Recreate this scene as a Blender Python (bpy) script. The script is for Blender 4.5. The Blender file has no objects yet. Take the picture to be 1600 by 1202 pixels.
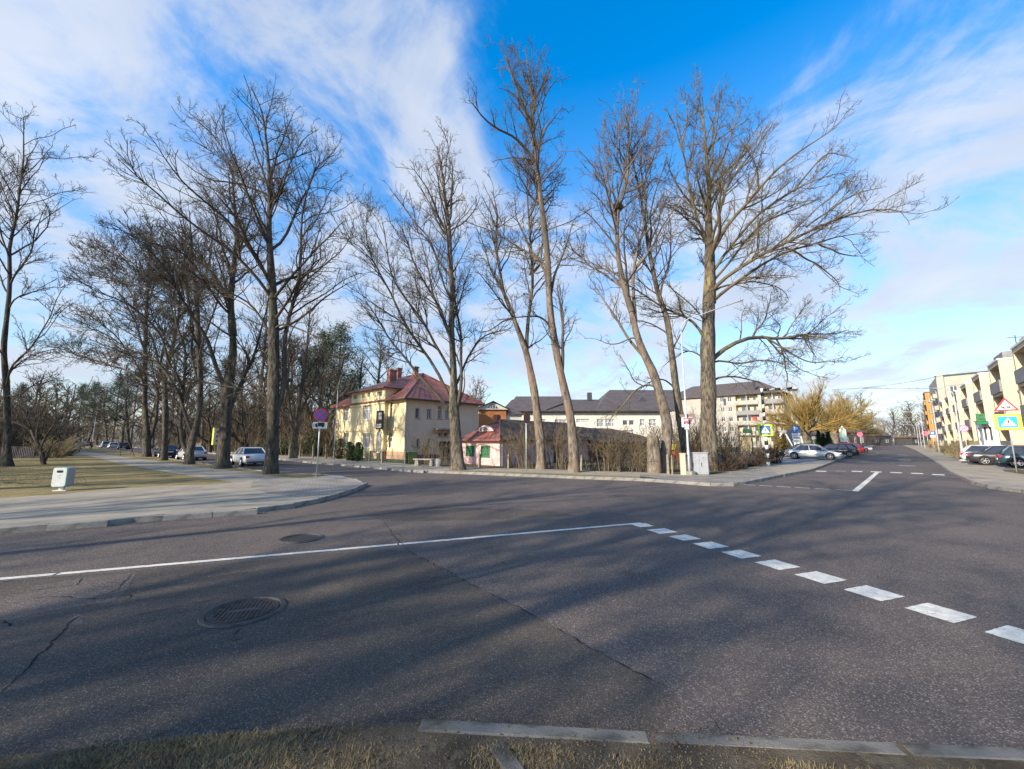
import bpy, math, random
import numpy as np
from mathutils import Vector
PI=math.pi
sc=bpy.context.scene
col=sc.collection
rnd=random.Random(7)
# ---------------------------------------------------------------- camera
F=626.0; H=2.0; PITCH=math.atan(87/626)
cP,sP=math.cos(PITCH),math.sin(PITCH)
cam_d=bpy.data.cameras.new('camera'); cam=bpy.data.objects.new('camera',cam_d); col.objects.link(cam)
cam.location=(0,0,H); cam.rotation_euler=(PI/2+PITCH,0,0)
cam_d.sensor_width=36; cam_d.lens=36*F/1600; cam_d.clip_start=0.05; cam_d.clip_end=3000
sc.camera=cam
# ---------------------------------------------------------------- sun and sky
SUN_AZ=math.radians(-128.5); SUN_EL=math.radians(27)
sd=bpy.data.lights.new('sun','SUN'); sd.energy=5.0; sd.angle=math.radians(0.5); sd.color=(1.0,0.89,0.72)
so=bpy.data.objects.new('sun',sd); col.objects.link(so)
so.rotation_euler=Vector((math.sin(SUN_AZ)*math.cos(SUN_EL),math.cos(SUN_AZ)*math.cos(SUN_EL),math.sin(SUN_EL))).to_track_quat('Z','Y').to_euler()
sc.view_settings.view_transform='Standard'; sc.view_settings.look='None'; sc.view_settings.gamma=1
sc.view_settings.exposure=0.65
try: sc.view_settings.use_curve_mapping=False
except Exception: pass
try:
    sc.cycles.max_bounces=5; sc.cycles.diffuse_bounces=2; sc.cycles.glossy_bounces=2; sc.cycles.transparent_max_bounces=4
except Exception: pass

def ray(px,py):
    x=(px-800)/F; y=(601-py)/F
    return Vector((x,cP-y*sP,sP+y*cP))
def G(px,py,z=0.0):                      # ground point under a pixel of the photograph
    r=ray(px,py); t=(z-H)/r.z
    return (r.x*t,r.y*t)
def P(px,py,Y):                          # point at world depth Y
    r=ray(px,py); t=Y/r.y
    return Vector((r.x*t,Y,H+r.z*t))
def az(a):
    a=math.radians(a); return Vector((math.sin(a),math.cos(a),0))
def solve(o,a,px):                       # distance along azimuth a from o until it stands at column px
    d=az(a); k=(px-800)/F*cP
    return (k*o[1]-o[0])/(d.x-k*d.y)

world=bpy.data.worlds.new('World'); sc.world=world; world.use_nodes=True
nt=world.node_tree; nt.nodes.clear()
def N(nt,t,**k):
    n=nt.nodes.new(t)
    for a,b in k.items(): setattr(n,a,b)
    return n
def setup_world():
    L=nt.links.new
    out=N(nt,'ShaderNodeOutputWorld'); bg=N(nt,'ShaderNodeBackground'); bg.inputs[1].default_value=0.092
    sky=N(nt,'ShaderNodeTexSky',sky_type='NISHITA'); sky.sun_disc=False
    sky.sun_elevation=SUN_EL; sky.sun_rotation=SUN_AZ%(2*PI); sky.air_density=1.0; sky.dust_density=0.6; sky.ozone_density=2.0
    hs=N(nt,'ShaderNodeHueSaturation'); hs.inputs['Saturation'].default_value=1.38; hs.inputs['Value'].default_value=1.0
    L(sky.outputs[0],hs.inputs['Color'])
    tc=N(nt,'ShaderNodeTexCoord'); D=tc.outputs['Generated']
    sep=N(nt,'ShaderNodeSeparateXYZ'); L(D,sep.inputs[0])
    def math_(op,a,b=None,clamp=False):
        m=N(nt,'ShaderNodeMath',operation=op); m.use_clamp=clamp
        for i,v in enumerate((a,b)):
            if v is None: continue
            if isinstance(v,(int,float)): m.inputs[i].default_value=v
            else: L(v,m.inputs[i])
        return m.outputs[0]
    vr=N(nt,'ShaderNodeMapRange'); L(sep.outputs[2],vr.inputs[0]); vr.inputs[1].default_value=0.0; vr.inputs[2].default_value=0.6; vr.inputs[3].default_value=1.1; vr.inputs[4].default_value=2.6; L(vr.outputs[0],hs.inputs['Value'])
    sr=N(nt,'ShaderNodeMapRange'); L(sep.outputs[2],sr.inputs[0]); sr.inputs[1].default_value=0.0; sr.inputs[2].default_value=0.75; sr.inputs[3].default_value=0.92; sr.inputs[4].default_value=1.50; L(sr.outputs[0],hs.inputs['Saturation'])
    zz=math_('ADD',math_('MAXIMUM',sep.outputs[2],0.0),0.22)
    cmb=N(nt,'ShaderNodeCombineXYZ'); L(math_('DIVIDE',sep.outputs[0],zz),cmb.inputs[0]); L(math_('DIVIDE',sep.outputs[1],zz),cmb.inputs[1])
    def noise(vec,scale,detail,rough,dist=0,rot=None,stretch=None):
        if rot is not None:
            mp=N(nt,'ShaderNodeMapping',vector_type='TEXTURE'); mp.inputs['Rotation'].default_value=(0,0,rot); mp.inputs['Scale'].default_value=stretch; L(vec,mp.inputs[0]); vec=mp.outputs[0]
        n=N(nt,'ShaderNodeTexNoise'); n.inputs['Scale'].default_value=scale; n.inputs['Detail'].default_value=detail
        n.inputs['Roughness'].default_value=rough; n.inputs['Distortion'].default_value=dist; L(vec,n.inputs['Vector']); return n.outputs[0]
    n1=noise(cmb.outputs[0],1.9,9,0.60,0.9)
    n2=noise(cmb.outputs[0],2.6,8,0.62,0.9,rot=math.radians(-28),stretch=(0.8,1.7,1))
    nb=math_('ADD',math_('MULTIPLY',math_('SUBTRACT',math_('ADD',math_('MULTIPLY',n1,0.74),math_('MULTIPLY',n2,0.26)),0.5),3.3),0.40)
    acc=None
    for px,py,rad,w in [(60,40,13,.30),(110,130,13,.42),(250,120,12,.40),(330,240,14,.40),(180,290,10,.32),(440,170,11,.32),(520,100,9,.30),(480,20,6,.15),(600,185,9,.34),(480,300,12,.22),(655,230,6,.12),
        (60,330,7,-.1),(70,620,22,.34),(260,430,16,.40),(500,520,18,.32),(760,560,16,.25),(960,560,18,.36),(1150,560,16,.35),(1160,140,6,.20),(1095,120,4,.10),
        (1500,150,10,.30),(1560,260,12,.42),(1450,330,10,.32),(1500,450,14,.55),(1360,480,12,.5),(1420,560,12,.4),(1560,600,12,.25),(1250,560,12,.3),
        (30,20,6,-.05),(820,60,12,-.16),(950,120,12,-.26),(1300,60,12,-.25),(1250,250,8,-.15),(-900,500,45,.2),(2500,500,45,.2)]:
        v=ray(px,py).normalized()
        dt=N(nt,'ShaderNodeVectorMath',operation='DOT_PRODUCT'); L(D,dt.inputs[0]); dt.inputs[1].default_value=v
        mr=N(nt,'ShaderNodeMapRange',interpolation_type='SMOOTHSTEP'); L(dt.outputs['Value'],mr.inputs[0])
        mr.inputs[1].default_value=math.cos(math.radians(rad*2.0)); mr.inputs[2].default_value=1.0
        mr.inputs[3].default_value=0; mr.inputs[4].default_value=w
        acc=mr.outputs[0] if acc is None else math_('ADD',acc,mr.outputs[0])
    acc=math_('MINIMUM',math_('MAXIMUM',acc,-0.35),0.42)
    val=math_('ADD',nb,acc)
    cr=N(nt,'ShaderNodeMapRange',interpolation_type='SMOOTHERSTEP'); L(val,cr.inputs[0]); cr.inputs[1].default_value=0.36; cr.inputs[2].default_value=1.16
    # cloud body: white with soft bluish thin parts
    n3=noise(cmb.outputs[0],2.4,5,0.55,0.2)
    cc=N(nt,'ShaderNodeMix',data_type='RGBA'); L(n3,cc.inputs[0])
    cc.inputs[6].default_value=(3.4,4.0,5.2,1); cc.inputs[7].default_value=(6.6,6.9,7.4,1)
    mx=N(nt,'ShaderNodeMix',data_type='RGBA'); L(math_('MULTIPLY',cr.outputs[0],0.88),mx.inputs[0]); L(hs.outputs[0],mx.inputs[6]); L(cc.outputs[2],mx.inputs[7])
    L(mx.outputs[2],bg.inputs[0]); L(bg.outputs[0],out.inputs[0])
setup_world()

# ---------------------------------------------------------------- materials
MATS={}
def mat(name,c,c2=None,scale=4.0,detail=4,rough=0.85,bump=0.0,bscale=None,stretch=(1,1,1),spec=0.3,metal=0.0,lo=0.35,hi=0.65,c3=None,s3=1.0,t3=0.6,emis=None):
    if name in MATS: return MATS[name]
    m=bpy.data.materials.new(name); m.use_nodes=True; t=m.node_tree; L=t.links.new
    b=t.nodes['Principled BSDF']; b.inputs['Roughness'].default_value=rough; b.inputs['Metallic'].default_value=metal
    b.inputs['Specular IOR Level'].default_value=spec
    c=tuple(c)+(1,)
    b.inputs['Base Color'].default_value=c
    tc=t.nodes.new('ShaderNodeTexCoord'); mp=t.nodes.new('ShaderNodeMapping'); mp.inputs['Scale'].default_value=stretch; L(tc.outputs['Object'],mp.inputs[0])
    def nz(s,d,r=0.6):
        n=t.nodes.new('ShaderNodeTexNoise'); n.inputs['Scale'].default_value=s; n.inputs['Detail'].default_value=d; n.inputs['Roughness'].default_value=r; L(mp.outputs[0],n.inputs['Vector']); return n.outputs[0]
    if c2 is not None:
        r=t.nodes.new('ShaderNodeMapRange'); L(nz(scale,detail),r.inputs[0]); r.inputs[1].default_value=lo; r.inputs[2].default_value=hi
        x=t.nodes.new('ShaderNodeMix'); x.data_type='RGBA'; L(r.outputs[0],x.inputs[0]); x.inputs[6].default_value=c; x.inputs[7].default_value=tuple(c2)+(1,)
        o=x.outputs[2]
        if c3 is not None:
            r=t.nodes.new('ShaderNodeMapRange'); L(nz(s3,5),r.inputs[0]); r.inputs[1].default_value=t3-.05; r.inputs[2].default_value=t3+.08
            y=t.nodes.new('ShaderNodeMix'); y.data_type='RGBA'; L(r.outputs[0],y.inputs[0]); L(o,y.inputs[6]); y.inputs[7].default_value=tuple(c3)+(1,); o=y.outputs[2]
        L(o,b.inputs['Base Color'])
    if bump:
        bm=t.nodes.new('ShaderNodeBump'); bm.inputs['Strength'].default_value=bump; bm.inputs['Distance'].default_value=0.05
        L(nz(bscale or scale*2,5,.7),bm.inputs['Height']); L(bm.outputs[0],b.inputs['Normal'])
    MATS[name]=m; return m
def asphalt(name,base,dark,warm,grain=1.0):
    m=bpy.data.materials.new(name); m.use_nodes=True; t=m.node_tree; L=t.links.new; b=t.nodes['Principled BSDF']
    b.inputs['Roughness'].default_value=0.78; b.inputs['Specular IOR Level'].default_value=0.22
    g=t.nodes.new('ShaderNodeNewGeometry')
    def nz(s,d,r=0.6,st=None):
        v=g.outputs['Position']
        if st:
            mp=t.nodes.new('ShaderNodeMapping'); mp.inputs['Rotation'].default_value=(0,0,math.radians(st[0])); mp.inputs['Scale'].default_value=(st[1],st[2],1); L(v,mp.inputs[0]); v=mp.outputs[0]
        n=t.nodes.new('ShaderNodeTexNoise'); n.inputs['Scale'].default_value=s; n.inputs['Detail'].default_value=d; n.inputs['Roughness'].default_value=r; L(v,n.inputs['Vector']); return n.outputs[0]
    def mr(o,a,c,e=0,f=1):
        r=t.nodes.new('ShaderNodeMapRange'); L(o,r.inputs[0]); r.inputs[1].default_value=a; r.inputs[2].default_value=c; r.inputs[3].default_value=e; r.inputs[4].default_value=f; return r.outputs[0]
    def mix(f,a,c):
        x=t.nodes.new('ShaderNodeMix'); x.data_type='RGBA'
        if isinstance(f,float): x.inputs[0].default_value=f
        else: L(f,x.inputs[0])
        for i,v in ((6,a),(7,c)):
            if isinstance(v,tuple): x.inputs[i].default_value=v+(1,)
            else: L(v,x.inputs[i])
        return x.outputs[2]
    o=mix(mr(nz(0.35,6),.38,.62),base,warm)
    o=mix(mr(nz(1.3,5,.65,(20,1,.3)),.5,.72,0,.55),o,dark)
    o=mix(mr(nz(.55,7,.7,(-20,.18,1.6)),.52,.66,0,.7),o,warm)      # tyre polished, dusty lanes
    o=mix(mr(nz(4.5,3,.5),.70,.76,0,.75),o,tuple(v*.5 for v in dark))   # oil and tar spots
    vo=t.nodes.new('ShaderNodeTexVoronoi'); vo.inputs['Scale'].default_value=85*grain; L(g.outputs['Position'],vo.inputs['Vector'])
    sp=t.nodes.new('ShaderNodeSeparateColor'); L(vo.outputs['Color'],sp.inputs[0])
    st=mr(sp.outputs[0],.78,1.0,0,.75)                     # pale and dark aggregate stones
    o=mix(st,o,tuple(min(1,v*3.2) for v in warm))
    o=mix(mr(sp.outputs[1],.6,1.0,0,.65),o,tuple(v*.45 for v in dark))
    L(o,b.inputs['Base Color'])
    bm=t.nodes.new('ShaderNodeBump'); bm.inputs['Strength'].default_value=.55; bm.inputs['Distance'].default_value=.006
    L(vo.outputs['Distance'],bm.inputs['Height']); 
    bm2=t.nodes.new('ShaderNodeBump'); bm2.inputs['Strength'].default_value=.35; bm2.inputs['Distance'].default_value=.03; L(nz(3.0,6,.7),bm2.inputs['Height']); L(bm.outputs[0],bm2.inputs['Normal'])
    L(bm2.outputs[0],b.inputs['Normal'])
    MATS[name]=m; return m
def brickmat(name,c1,c2,mortar,scale,bw=.5,bh=.25,ms=.02,rough=.85,rot=0,offset=.5):
    m=bpy.data.materials.new(name); m.use_nodes=True; t=m.node_tree; L=t.links.new; b=t.nodes['Principled BSDF']; b.inputs['Roughness'].default_value=rough
    g=t.nodes.new('ShaderNodeNewGeometry'); mp=t.nodes.new('ShaderNodeMapping'); mp.inputs['Rotation'].default_value=(0,0,rot); L(g.outputs['Position'],mp.inputs[0])
    k=t.nodes.new('ShaderNodeTexBrick'); k.inputs['Scale'].default_value=scale; k.inputs['Brick Width'].default_value=bw; k.inputs['Row Height'].default_value=bh; k.inputs['Mortar Size'].default_value=ms; k.offset=offset
    k.inputs['Color1'].default_value=c1+(1,); k.inputs['Color2'].default_value=c2+(1,); k.inputs['Mortar'].default_value=mortar+(1,); L(mp.outputs[0],k.inputs['Vector'])
    n=t.nodes.new('ShaderNodeTexNoise'); n.inputs['Scale'].default_value=.9; n.inputs['Detail'].default_value=7; L(g.outputs['Position'],n.inputs['Vector'])
    r=t.nodes.new('ShaderNodeMapRange'); L(n.outputs[0],r.inputs[0]); r.inputs[1].default_value=.35; r.inputs[2].default_value=.7; r.inputs[3].default_value=.7; r.inputs[4].default_value=1.15
    x=t.nodes.new('ShaderNodeVectorMath'); x.operation='SCALE'; L(k.outputs['Color'],x.inputs[0]); L(r.outputs[0],x.inputs['Scale']); L(x.outputs[0],b.inputs['Base Color'])
    bm=t.nodes.new('ShaderNodeBump'); bm.inputs['Strength'].default_value=.6; bm.inputs['Distance'].default_value=.01; bm.invert=True; L(k.outputs['Fac'],bm.inputs['Height']); L(bm.outputs[0],b.inputs['Normal'])
    MATS[name]=m; return m

M_asph=asphalt('asphalt',(.080,.068,.061),(.040,.036,.035),(.122,.096,.080),1.3)
M_asph2=asphalt('asphalt_old',(.060,.051,.044),(.028,.027,.026),(.098,.078,.060),1.6)
M_park=asphalt('asphalt_parking',(.20,.19,.175),(.12,.115,.11),(.24,.22,.20))
M_walk=mat('walkway',(.33,.285,.215),(.25,.215,.165),1.2,6,bump=.25,bscale=30,c3=(.16,.14,.11),s3=.5,t3=.62)
M_pave=brickmat('paving',(.30,.27,.225),(.24,.215,.18),(.12,.105,.085),1.0,.2,.1,.008,rot=math.radians(20))
M_kerb=mat('kerb_stone',(.30,.285,.26),(.19,.175,.155),3,6,bump=.4,bscale=40,c3=(.10,.095,.08),s3=2.2,t3=.6)
M_lawn=mat('lawn',(.27,.20,.095),(.17,.14,.055),.8,8,rough=1,bump=.9,bscale=9,c3=(.27,.22,.12),s3=3.5,t3=.56,spec=.1)
M_dirt=mat('dirt',(.16,.125,.075),(.085,.068,.045),1.5,8,rough=1,bump=.8,bscale=20,c3=(.12,.12,.045),s3=1.1,t3=.58,spec=.1)
M_verge=mat('verge_soil',(.20,.16,.11),(.09,.070,.048),2.5,9,rough=1,bump=1,bscale=60,c3=(.20,.165,.115),s3=9,t3=.56,spec=.1)
M_white=mat('marking_white',(.72,.68,.58),(.50,.47,.40),5,8,rough=.8,bump=.2,bscale=60,c3=(.17,.155,.14),s3=22,t3=.62)
M_faded=mat('marking_faded',(.30,.29,.27),(.13,.125,.12),5,8,rough=.8)
M_crack=mat('crack',(.012,.012,.013),rough=1)
M_iron=mat('cast_iron',(.085,.075,.07),(.045,.040,.038),9,5,rough=.42,bump=.3,metal=.3)
M_bark=mat('bark',(.18,.15,.115),(.05,.042,.034),11,7,rough=.95,bump=1.0,bscale=18,stretch=(1,1,.25),lo=.40,hi=.60,c3=(.20,.19,.125),s3=2.6,t3=.60,spec=.15)
M_bark_dark=mat('bark_dark',(.115,.098,.078),(.038,.032,.026),9,7,rough=.95,bump=1.0,bscale=18,stretch=(1,1,.25),lo=.40,hi=.60,c3=(.12,.12,.075),s3=2.4,t3=.60,spec=.15)
M_bark_pale=mat('bark_pale',(.25,.21,.165),(.065,.052,.04),8,7,rough=.95,bump=1.0,bscale=14,stretch=(1,1,.3),c3=(.25,.17,.12),s3=1.8,t3=.56,spec=.15)
M_twig=mat('branch_bark',(.070,.056,.044),(.135,.11,.082),.9,4,rough=.9,spec=.15)
M_twig_pale=mat('branch_bark_pale',(.11,.09,.072),(.19,.15,.115),.8,4,rough=.9,spec=.15)
M_twig_lichen=mat('branch_bark_lichen',(.085,.068,.050),(.16,.13,.080),.9,4,rough=.9,c3=(.24,.19,.085),s3=.7,t3=.60,spec=.15)
M_twig_dark=mat('branch_bark_dark',(.055,.045,.035),(.105,.087,.064),.7,4,rough=.9,spec=.15)
M_willow=mat('willow_twig',(.36,.25,.075),(.24,.165,.06),.8,4,rough=.85,spec=.15)
M_shrub=mat('shrub_twig',(.20,.155,.095),(.11,.085,.055),1.5,4,rough=.9,spec=.15)
M_shrub_g=mat('shrub_golden',(.30,.25,.15),(.20,.16,.09),1.5,4,rough=.9,spec=.15)
M_shrub_d=mat('shrub_dark',(.10,.070,.048),(.060,.042,.030),1.5,4,rough=.9,spec=.15)
M_needle=mat('needles',(.045,.075,.028),(.025,.045,.020),1.2,4,rough=.8,spec=.2)
M_leafg=mat('evergreen_leaf',(.055,.085,.028),(.03,.05,.018),1.2,4,rough=.7,spec=.3)
M_steel=mat('galvanised',(.48,.49,.50),(.40,.41,.42),5,3,rough=.45,metal=.35)
M_lampp=mat('lamp_paint',(.46,.48,.49),(.38,.40,.41),3,3,rough=.45)
M_dkmetal=mat('dark_metal',(.06,.062,.065),rough=.5)
M_black=mat('black_paint',(.02,.02,.022),rough=.5)
M_wh=mat('white_paint',(.70,.70,.68),(.62,.62,.60),4,4,rough=.5)
M_red=mat('sign_red',(.60,.035,.05),rough=.4)
M_blue=mat('sign_blue',(.05,.13,.38),rough=.4)
M_cyan=mat('sign_bright_blue',(.01,.33,.75),rough=.4)
M_yel=mat('sign_yellow',(.80,.70,.06),rough=.45)
M_lime=mat('sign_lime',(.62,.85,.04),rough=.45)
M_signback=mat('sign_back',(.17,.12,.11),(.12,.09,.085),4,3,rough=.6)
M_grey=mat('grey_panel',(.30,.315,.335),(.24,.25,.27),3,4,rough=.5)
M_cream=mat('cream_panel',(.52,.50,.38),(.44,.42,.31),3,4,rough=.6)
M_conc=mat('concrete',(.33,.31,.27),(.22,.20,.17),4,6,bump=.4,bscale=30)
M_post=mat('post_concrete',(.28,.25,.19),(.15,.13,.09),4,7,bump=.5,bscale=25,c3=(.17,.18,.09),s3=3,t3=.58)
M_glass=mat('window_glass',(.05,.06,.075),(.12,.13,.15),1.0,2,rough=.08,spec=.6)
M_glass_pale=mat('window_curtain',(.45,.45,.44),(.20,.21,.23),2.2,3,rough=.15,spec=.5,stretch=(4,4,.6))
M_frame=mat('window_frame',(.74,.73,.70),(.62,.61,.58),6,4,rough=.5)
M_ywall=mat('yellow_plaster',(.80,.67,.40),(.70,.58,.34),1.0,6,rough=.9,bump=.15,bscale=30,c3=(.52,.42,.24),s3=.9,t3=.64)
M_plinth=mat('salmon_plinth',(.50,.30,.20),(.38,.24,.17),2,5,rough=.9,bump=.2)
M_wall2=mat('tan_plaster',(.72,.52,.38),(.64,.46,.34),1.0,6,rough=.9,bump=.15,bscale=30)
M_roofred=mat('red_metal_roof',(.26,.095,.065),(.17,.065,.047),1.6,7,rough=.5,bump=.25,bscale=6,c3=(.13,.06,.05),s3=1.0,t3=.58)
M_brick=brickmat('red_brick',(.36,.12,.075),(.28,.09,.06),(.30,.22,.18),1.0,.26,.08,.012)
M_pink=mat('pink_plaster',(.70,.46,.43),(.62,.39,.37),1.2,6,rough=.9,bump=.2,c3=(.50,.31,.29),s3=1.0,t3=.6)
M_green=mat('green_paint',(.035,.20,.085),(.025,.15,.06),4,3,rough=.5)
M_orange=mat('orange_plaster',(.52,.20,.07),(.45,.17,.06),1.5,5,rough=.9)
M_greyroof=mat('grey_roof',(.105,.085,.080),(.070,.058,.055),1.2,6,rough=.75,bump=.3,bscale=8)
M_barn=mat('barn_wall',(.075,.070,.070),(.045,.042,.042),1.5,6,rough=.95,bump=.5,bscale=8,stretch=(1,1,3))
M_mossroof=mat('mossy_roof',(.21,.13,.08),(.10,.066,.044),1.5,7,rough=.95,bump=.5,bscale=12)
M_whitewall=mat('white_plaster',(.74,.70,.60),(.64,.60,.51),1.2,6,rough=.9,bump=.1)
M_apt=mat('apartment_panel',(.42,.39,.34),(.33,.31,.27),.5,5,rough=.9)
M_apty=mat('apartment_yellow',(.62,.48,.24),(.56,.44,.24),1,4,rough=.9)
M_aptshade=mat('apartment_side_shaded',(.40,.36,.33),(.33,.30,.28),.5,5,rough=.9)  # greyer copy of the panel colour, with the side wall's shade painted in
M_saw=mat('peach_panel',(.64,.53,.37),(.57,.47,.33),.7,5,rough=.85,bump=.08)
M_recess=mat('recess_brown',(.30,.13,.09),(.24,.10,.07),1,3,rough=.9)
M_parap=mat('parapet_grey',(.26,.255,.25),(.21,.205,.20),2,3,rough=.8)
M_tower=mat('tower_panel',(.42,.40,.33),(.34,.325,.27),.5,5,rough=.9)
M_orange2=mat('ochre_cladding',(.50,.27,.075),(.42,.22,.06),1,4,rough=.8)
M_tyre=mat('tyre',(.018,.018,.018),rough=.85)
M_rim=mat('rim',(.52,.53,.54),rough=.35,metal=.6)
M_carglass=mat('car_glass',(.025,.03,.035),rough=.05,spec=.8)
M_tail=mat('tail_lamp',(.50,.02,.02),rough=.25)
M_head=mat('head_lamp',(.75,.78,.80),rough=.15)
M_plate=mat('plate_white',(.75,.75,.72),rough=.5)
M_wood=mat('weathered_wood',(.24,.19,.13),(.14,.11,.075),4,6,rough=.95,bump=.5,stretch=(1,1,.3))
def paint(name,c,metal=.25): return mat('car_paint_'+name,c,rough=.28,spec=.6,metal=metal)

# ---------------------------------------------------------------- object helpers
def link(o,parent=None):
    col.objects.link(o)
    if parent is not None: o.parent=parent
    return o
def tag(o,label=None,cat=None,group=None,kind=None):
    if label: o['label']=label
    if cat: o['category']=cat
    if group: o['group']=group
    if kind: o['kind']=kind
    return o
def thing(name,label,cat,loc=(0,0,0),rotz=0,group=None):
    o=bpy.data.objects.new(name,None); col.objects.link(o); o.location=loc; o.rotation_euler=(0,0,rotz); o.empty_display_size=.2
    return tag(o,label,cat,group)
class MB:
    def __init__(s,off=(0,0,0)): s.v=[]; s.f=[]; s.off=Vector(off)
    def add(s,vs,fs):
        n=len(s.v); s.v+= [tuple(Vector(p)-s.off) for p in vs]; s.f+=[tuple(i+n for i in f) for f in fs]; return s
    def box(s,c,size,rz=0,top=None):
        hx,hy,hz=size[0]/2,size[1]/2,size[2]/2; ca,sa=math.cos(rz),math.sin(rz); tp=top or (1,1)
        pts=[]
        for z,k in ((-hz,(1,1)),(hz,tp)):
            for x,y in ((-hx,-hy),(hx,-hy),(hx,hy),(-hx,hy)):
                x*=k[0]; y*=k[1]; pts.append((c[0]+x*ca-y*sa,c[1]+x*sa+y*ca,c[2]+z))
        return s.add(pts,[(0,3,2,1),(4,5,6,7),(0,1,5,4),(1,2,6,5),(2,3,7,6),(3,0,4,7)])
    def hexa(s,p):   # eight corners: bottom ring, top ring
        return s.add(p,[(0,3,2,1),(4,5,6,7),(0,1,5,4),(1,2,6,5),(2,3,7,6),(3,0,4,7)])
    def quad(s,a,b,c,d): return s.add([a,b,c,d],[(0,1,2,3)])
    def poly(s,pts): return s.add(pts,[tuple(range(len(pts)))])
    def prism(s,pts,z0,z1):
        n=len(pts); vs=[(p[0],p[1],z0) for p in pts]+[(p[0],p[1],z1) for p in pts]
        return s.add(vs,[tuple(reversed(range(n))),tuple(range(n,2*n))]+[(i,(i+1)%n,n+(i+1)%n,n+i) for i in range(n)])
    def slab(s,pts,d):   # polygon extruded by vector d
        n=len(pts); pts=[Vector(p) for p in pts]; d=Vector(d); vs=pts+[p+d for p in pts]
        return s.add(vs,[tuple(reversed(range(n))),tuple(range(n,2*n))]+[(i,(i+1)%n,n+(i+1)%n,n+i) for i in range(n)])
    def tube(s,pts,rs,sides=8,cap=True):
        pts=[Vector(p) for p in pts]; 
        if not hasattr(rs,'__len__'): rs=[rs]*len(pts)
        base=len(s.v); vs=[]; ref=None
        for i,p in enumerate(pts):
            t=(pts[min(i+1,len(pts)-1)]-pts[max(i-1,0)]).normalized()
            if ref is None:
                ref=Vector((0,0,1)) if abs(t.z)<.9 else Vector((1,0,0))
            a=t.cross(ref).normalized(); b=a.cross(t).normalized()
            for k in range(sides):
                an=2*PI*k/sides; vs.append(p+(a*math.cos(an)+b*math.sin(an))*rs[i])
        n=len(pts); fs=[(i*sides+k,i*sides+(k+1)%sides,(i+1)*sides+(k+1)%sides,(i+1)*sides+k) for i in range(n-1) for k in range(sides)]
        if cap: fs+=[tuple(range(sides))[::-1],tuple((n-1)*sides+k for k in range(sides))]
        return s.add(vs,fs)
    def disc(s,c,nrm,r,th,sides=24,up=(0,0,1)):
        c=Vector(c); n=Vector(nrm).normalized(); return s.tube([c-n*th/2,c+n*th/2],r,sides)
    def build(s,name,m,parent=None,smooth=False,bevel=0,fix=True):
        me=bpy.data.meshes.new(name); me.from_pydata(s.v,[],s.f)
        if fix:
            import bmesh
            bm=bmesh.new(); bm.from_mesh(me); bmesh.ops.recalc_face_normals(bm,faces=bm.faces); bm.to_mesh(me); bm.free()
        if smooth: me.polygons.foreach_set('use_smooth',[True]*len(me.polygons))
        me.materials.append(m); me.update()
        o=bpy.data.objects.new(name,me); link(o,parent)
        if bevel:
            b=o.modifiers.new('bevel','BEVEL'); b.width=bevel; b.segments=2; b.limit_method='ANGLE'
        return o
def copy_tree(o,loc,rz=None,label=None,scale=None):
    r=o.copy(); col.objects.link(r); r.location=loc
    if rz is not None: r.rotation_euler=(0,0,rz)
    if scale: r.scale=(scale,)*3 if not hasattr(scale,'__len__') else scale
    if label: r['label']=label
    for ch in list(o.children):
        c=ch.copy(); col.objects.link(c); c.parent=r
        for g in list(ch.children):
            d=g.copy(); col.objects.link(d); d.parent=c
    return r
def structure(name,mb,m,parent=None,smooth=False):
    o=mb.build(name,m,parent,smooth,fix=False); o['kind']='structure'; return o
def sheet(name,pts,z,m,parent=None,skirt=None):
    """flat polygon; with skirt: side walls down to that height"""
    from mathutils.geometry import tessellate_polygon
    if sum(pts[i][0]*pts[(i+1)%len(pts)][1]-pts[(i+1)%len(pts)][0]*pts[i][1] for i in range(len(pts)))<0: pts=pts[::-1]
    mb=MB(); v=[(p[0],p[1],z) for p in pts]
    tr=tessellate_polygon([[Vector(p) for p in v]])
    fs=[]
    for a,b,c in tr:
        n=(Vector(v[b])-Vector(v[a])).cross(Vector(v[c])-Vector(v[a]))
        fs.append((a,b,c) if n.z>0 else (a,c,b))
    mb.add(v,fs)
    if skirt is not None:
        n=len(v); mb.v+=[(p[0],p[1],skirt) for p in pts]; mb.f+=[(n+i,n+(i+1)%n,(i+1)%n,i) for i in range(n)]
    return mb.build(name,m,parent,fix=False)

# ---------------------------------------------------------------- facades
class Face:
    def __init__(s,o,a): s.o=Vector((o[0],o[1],0)); s.a=a; s.d=az(a); s.n=az(a+90)
    def pt(s,u,z,out=0.0): 
        v=s.o+s.d*u+s.n*out; return Vector((v.x,v.y,z))
    def uz(s,px,py,out=0.0):
        r=ray(px,py); o=s.o+s.n*out; t=(o-Vector((0,0,H))).dot(s.n)/r.dot(s.n)
        p=Vector((0,0,H))+r*t; return ((p-o).dot(s.d),p.z)
    def rect(s,x0,y0,x1,y1,out=0.0):
        ym=(y0+y1)/2; xm=(x0+x1)/2
        u0=s.uz(x0,ym,out)[0]; u1=s.uz(x1,ym,out)[0]; z1=s.uz(xm,y0,out)[1]; z0=s.uz(xm,y1,out)[1]
        return (min(u0,u1),max(u0,u1),z0,z1)
    def box(s,mb,u0,u1,z0,z1,o0,o1):
        return mb.hexa([s.pt(u0,z0,o0),s.pt(u1,z0,o0),s.pt(u1,z0,o1),s.pt(u0,z0,o1),s.pt(u0,z1,o0),s.pt(u1,z1,o0),s.pt(u1,z1,o1),s.pt(u0,z1,o1)])
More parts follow.
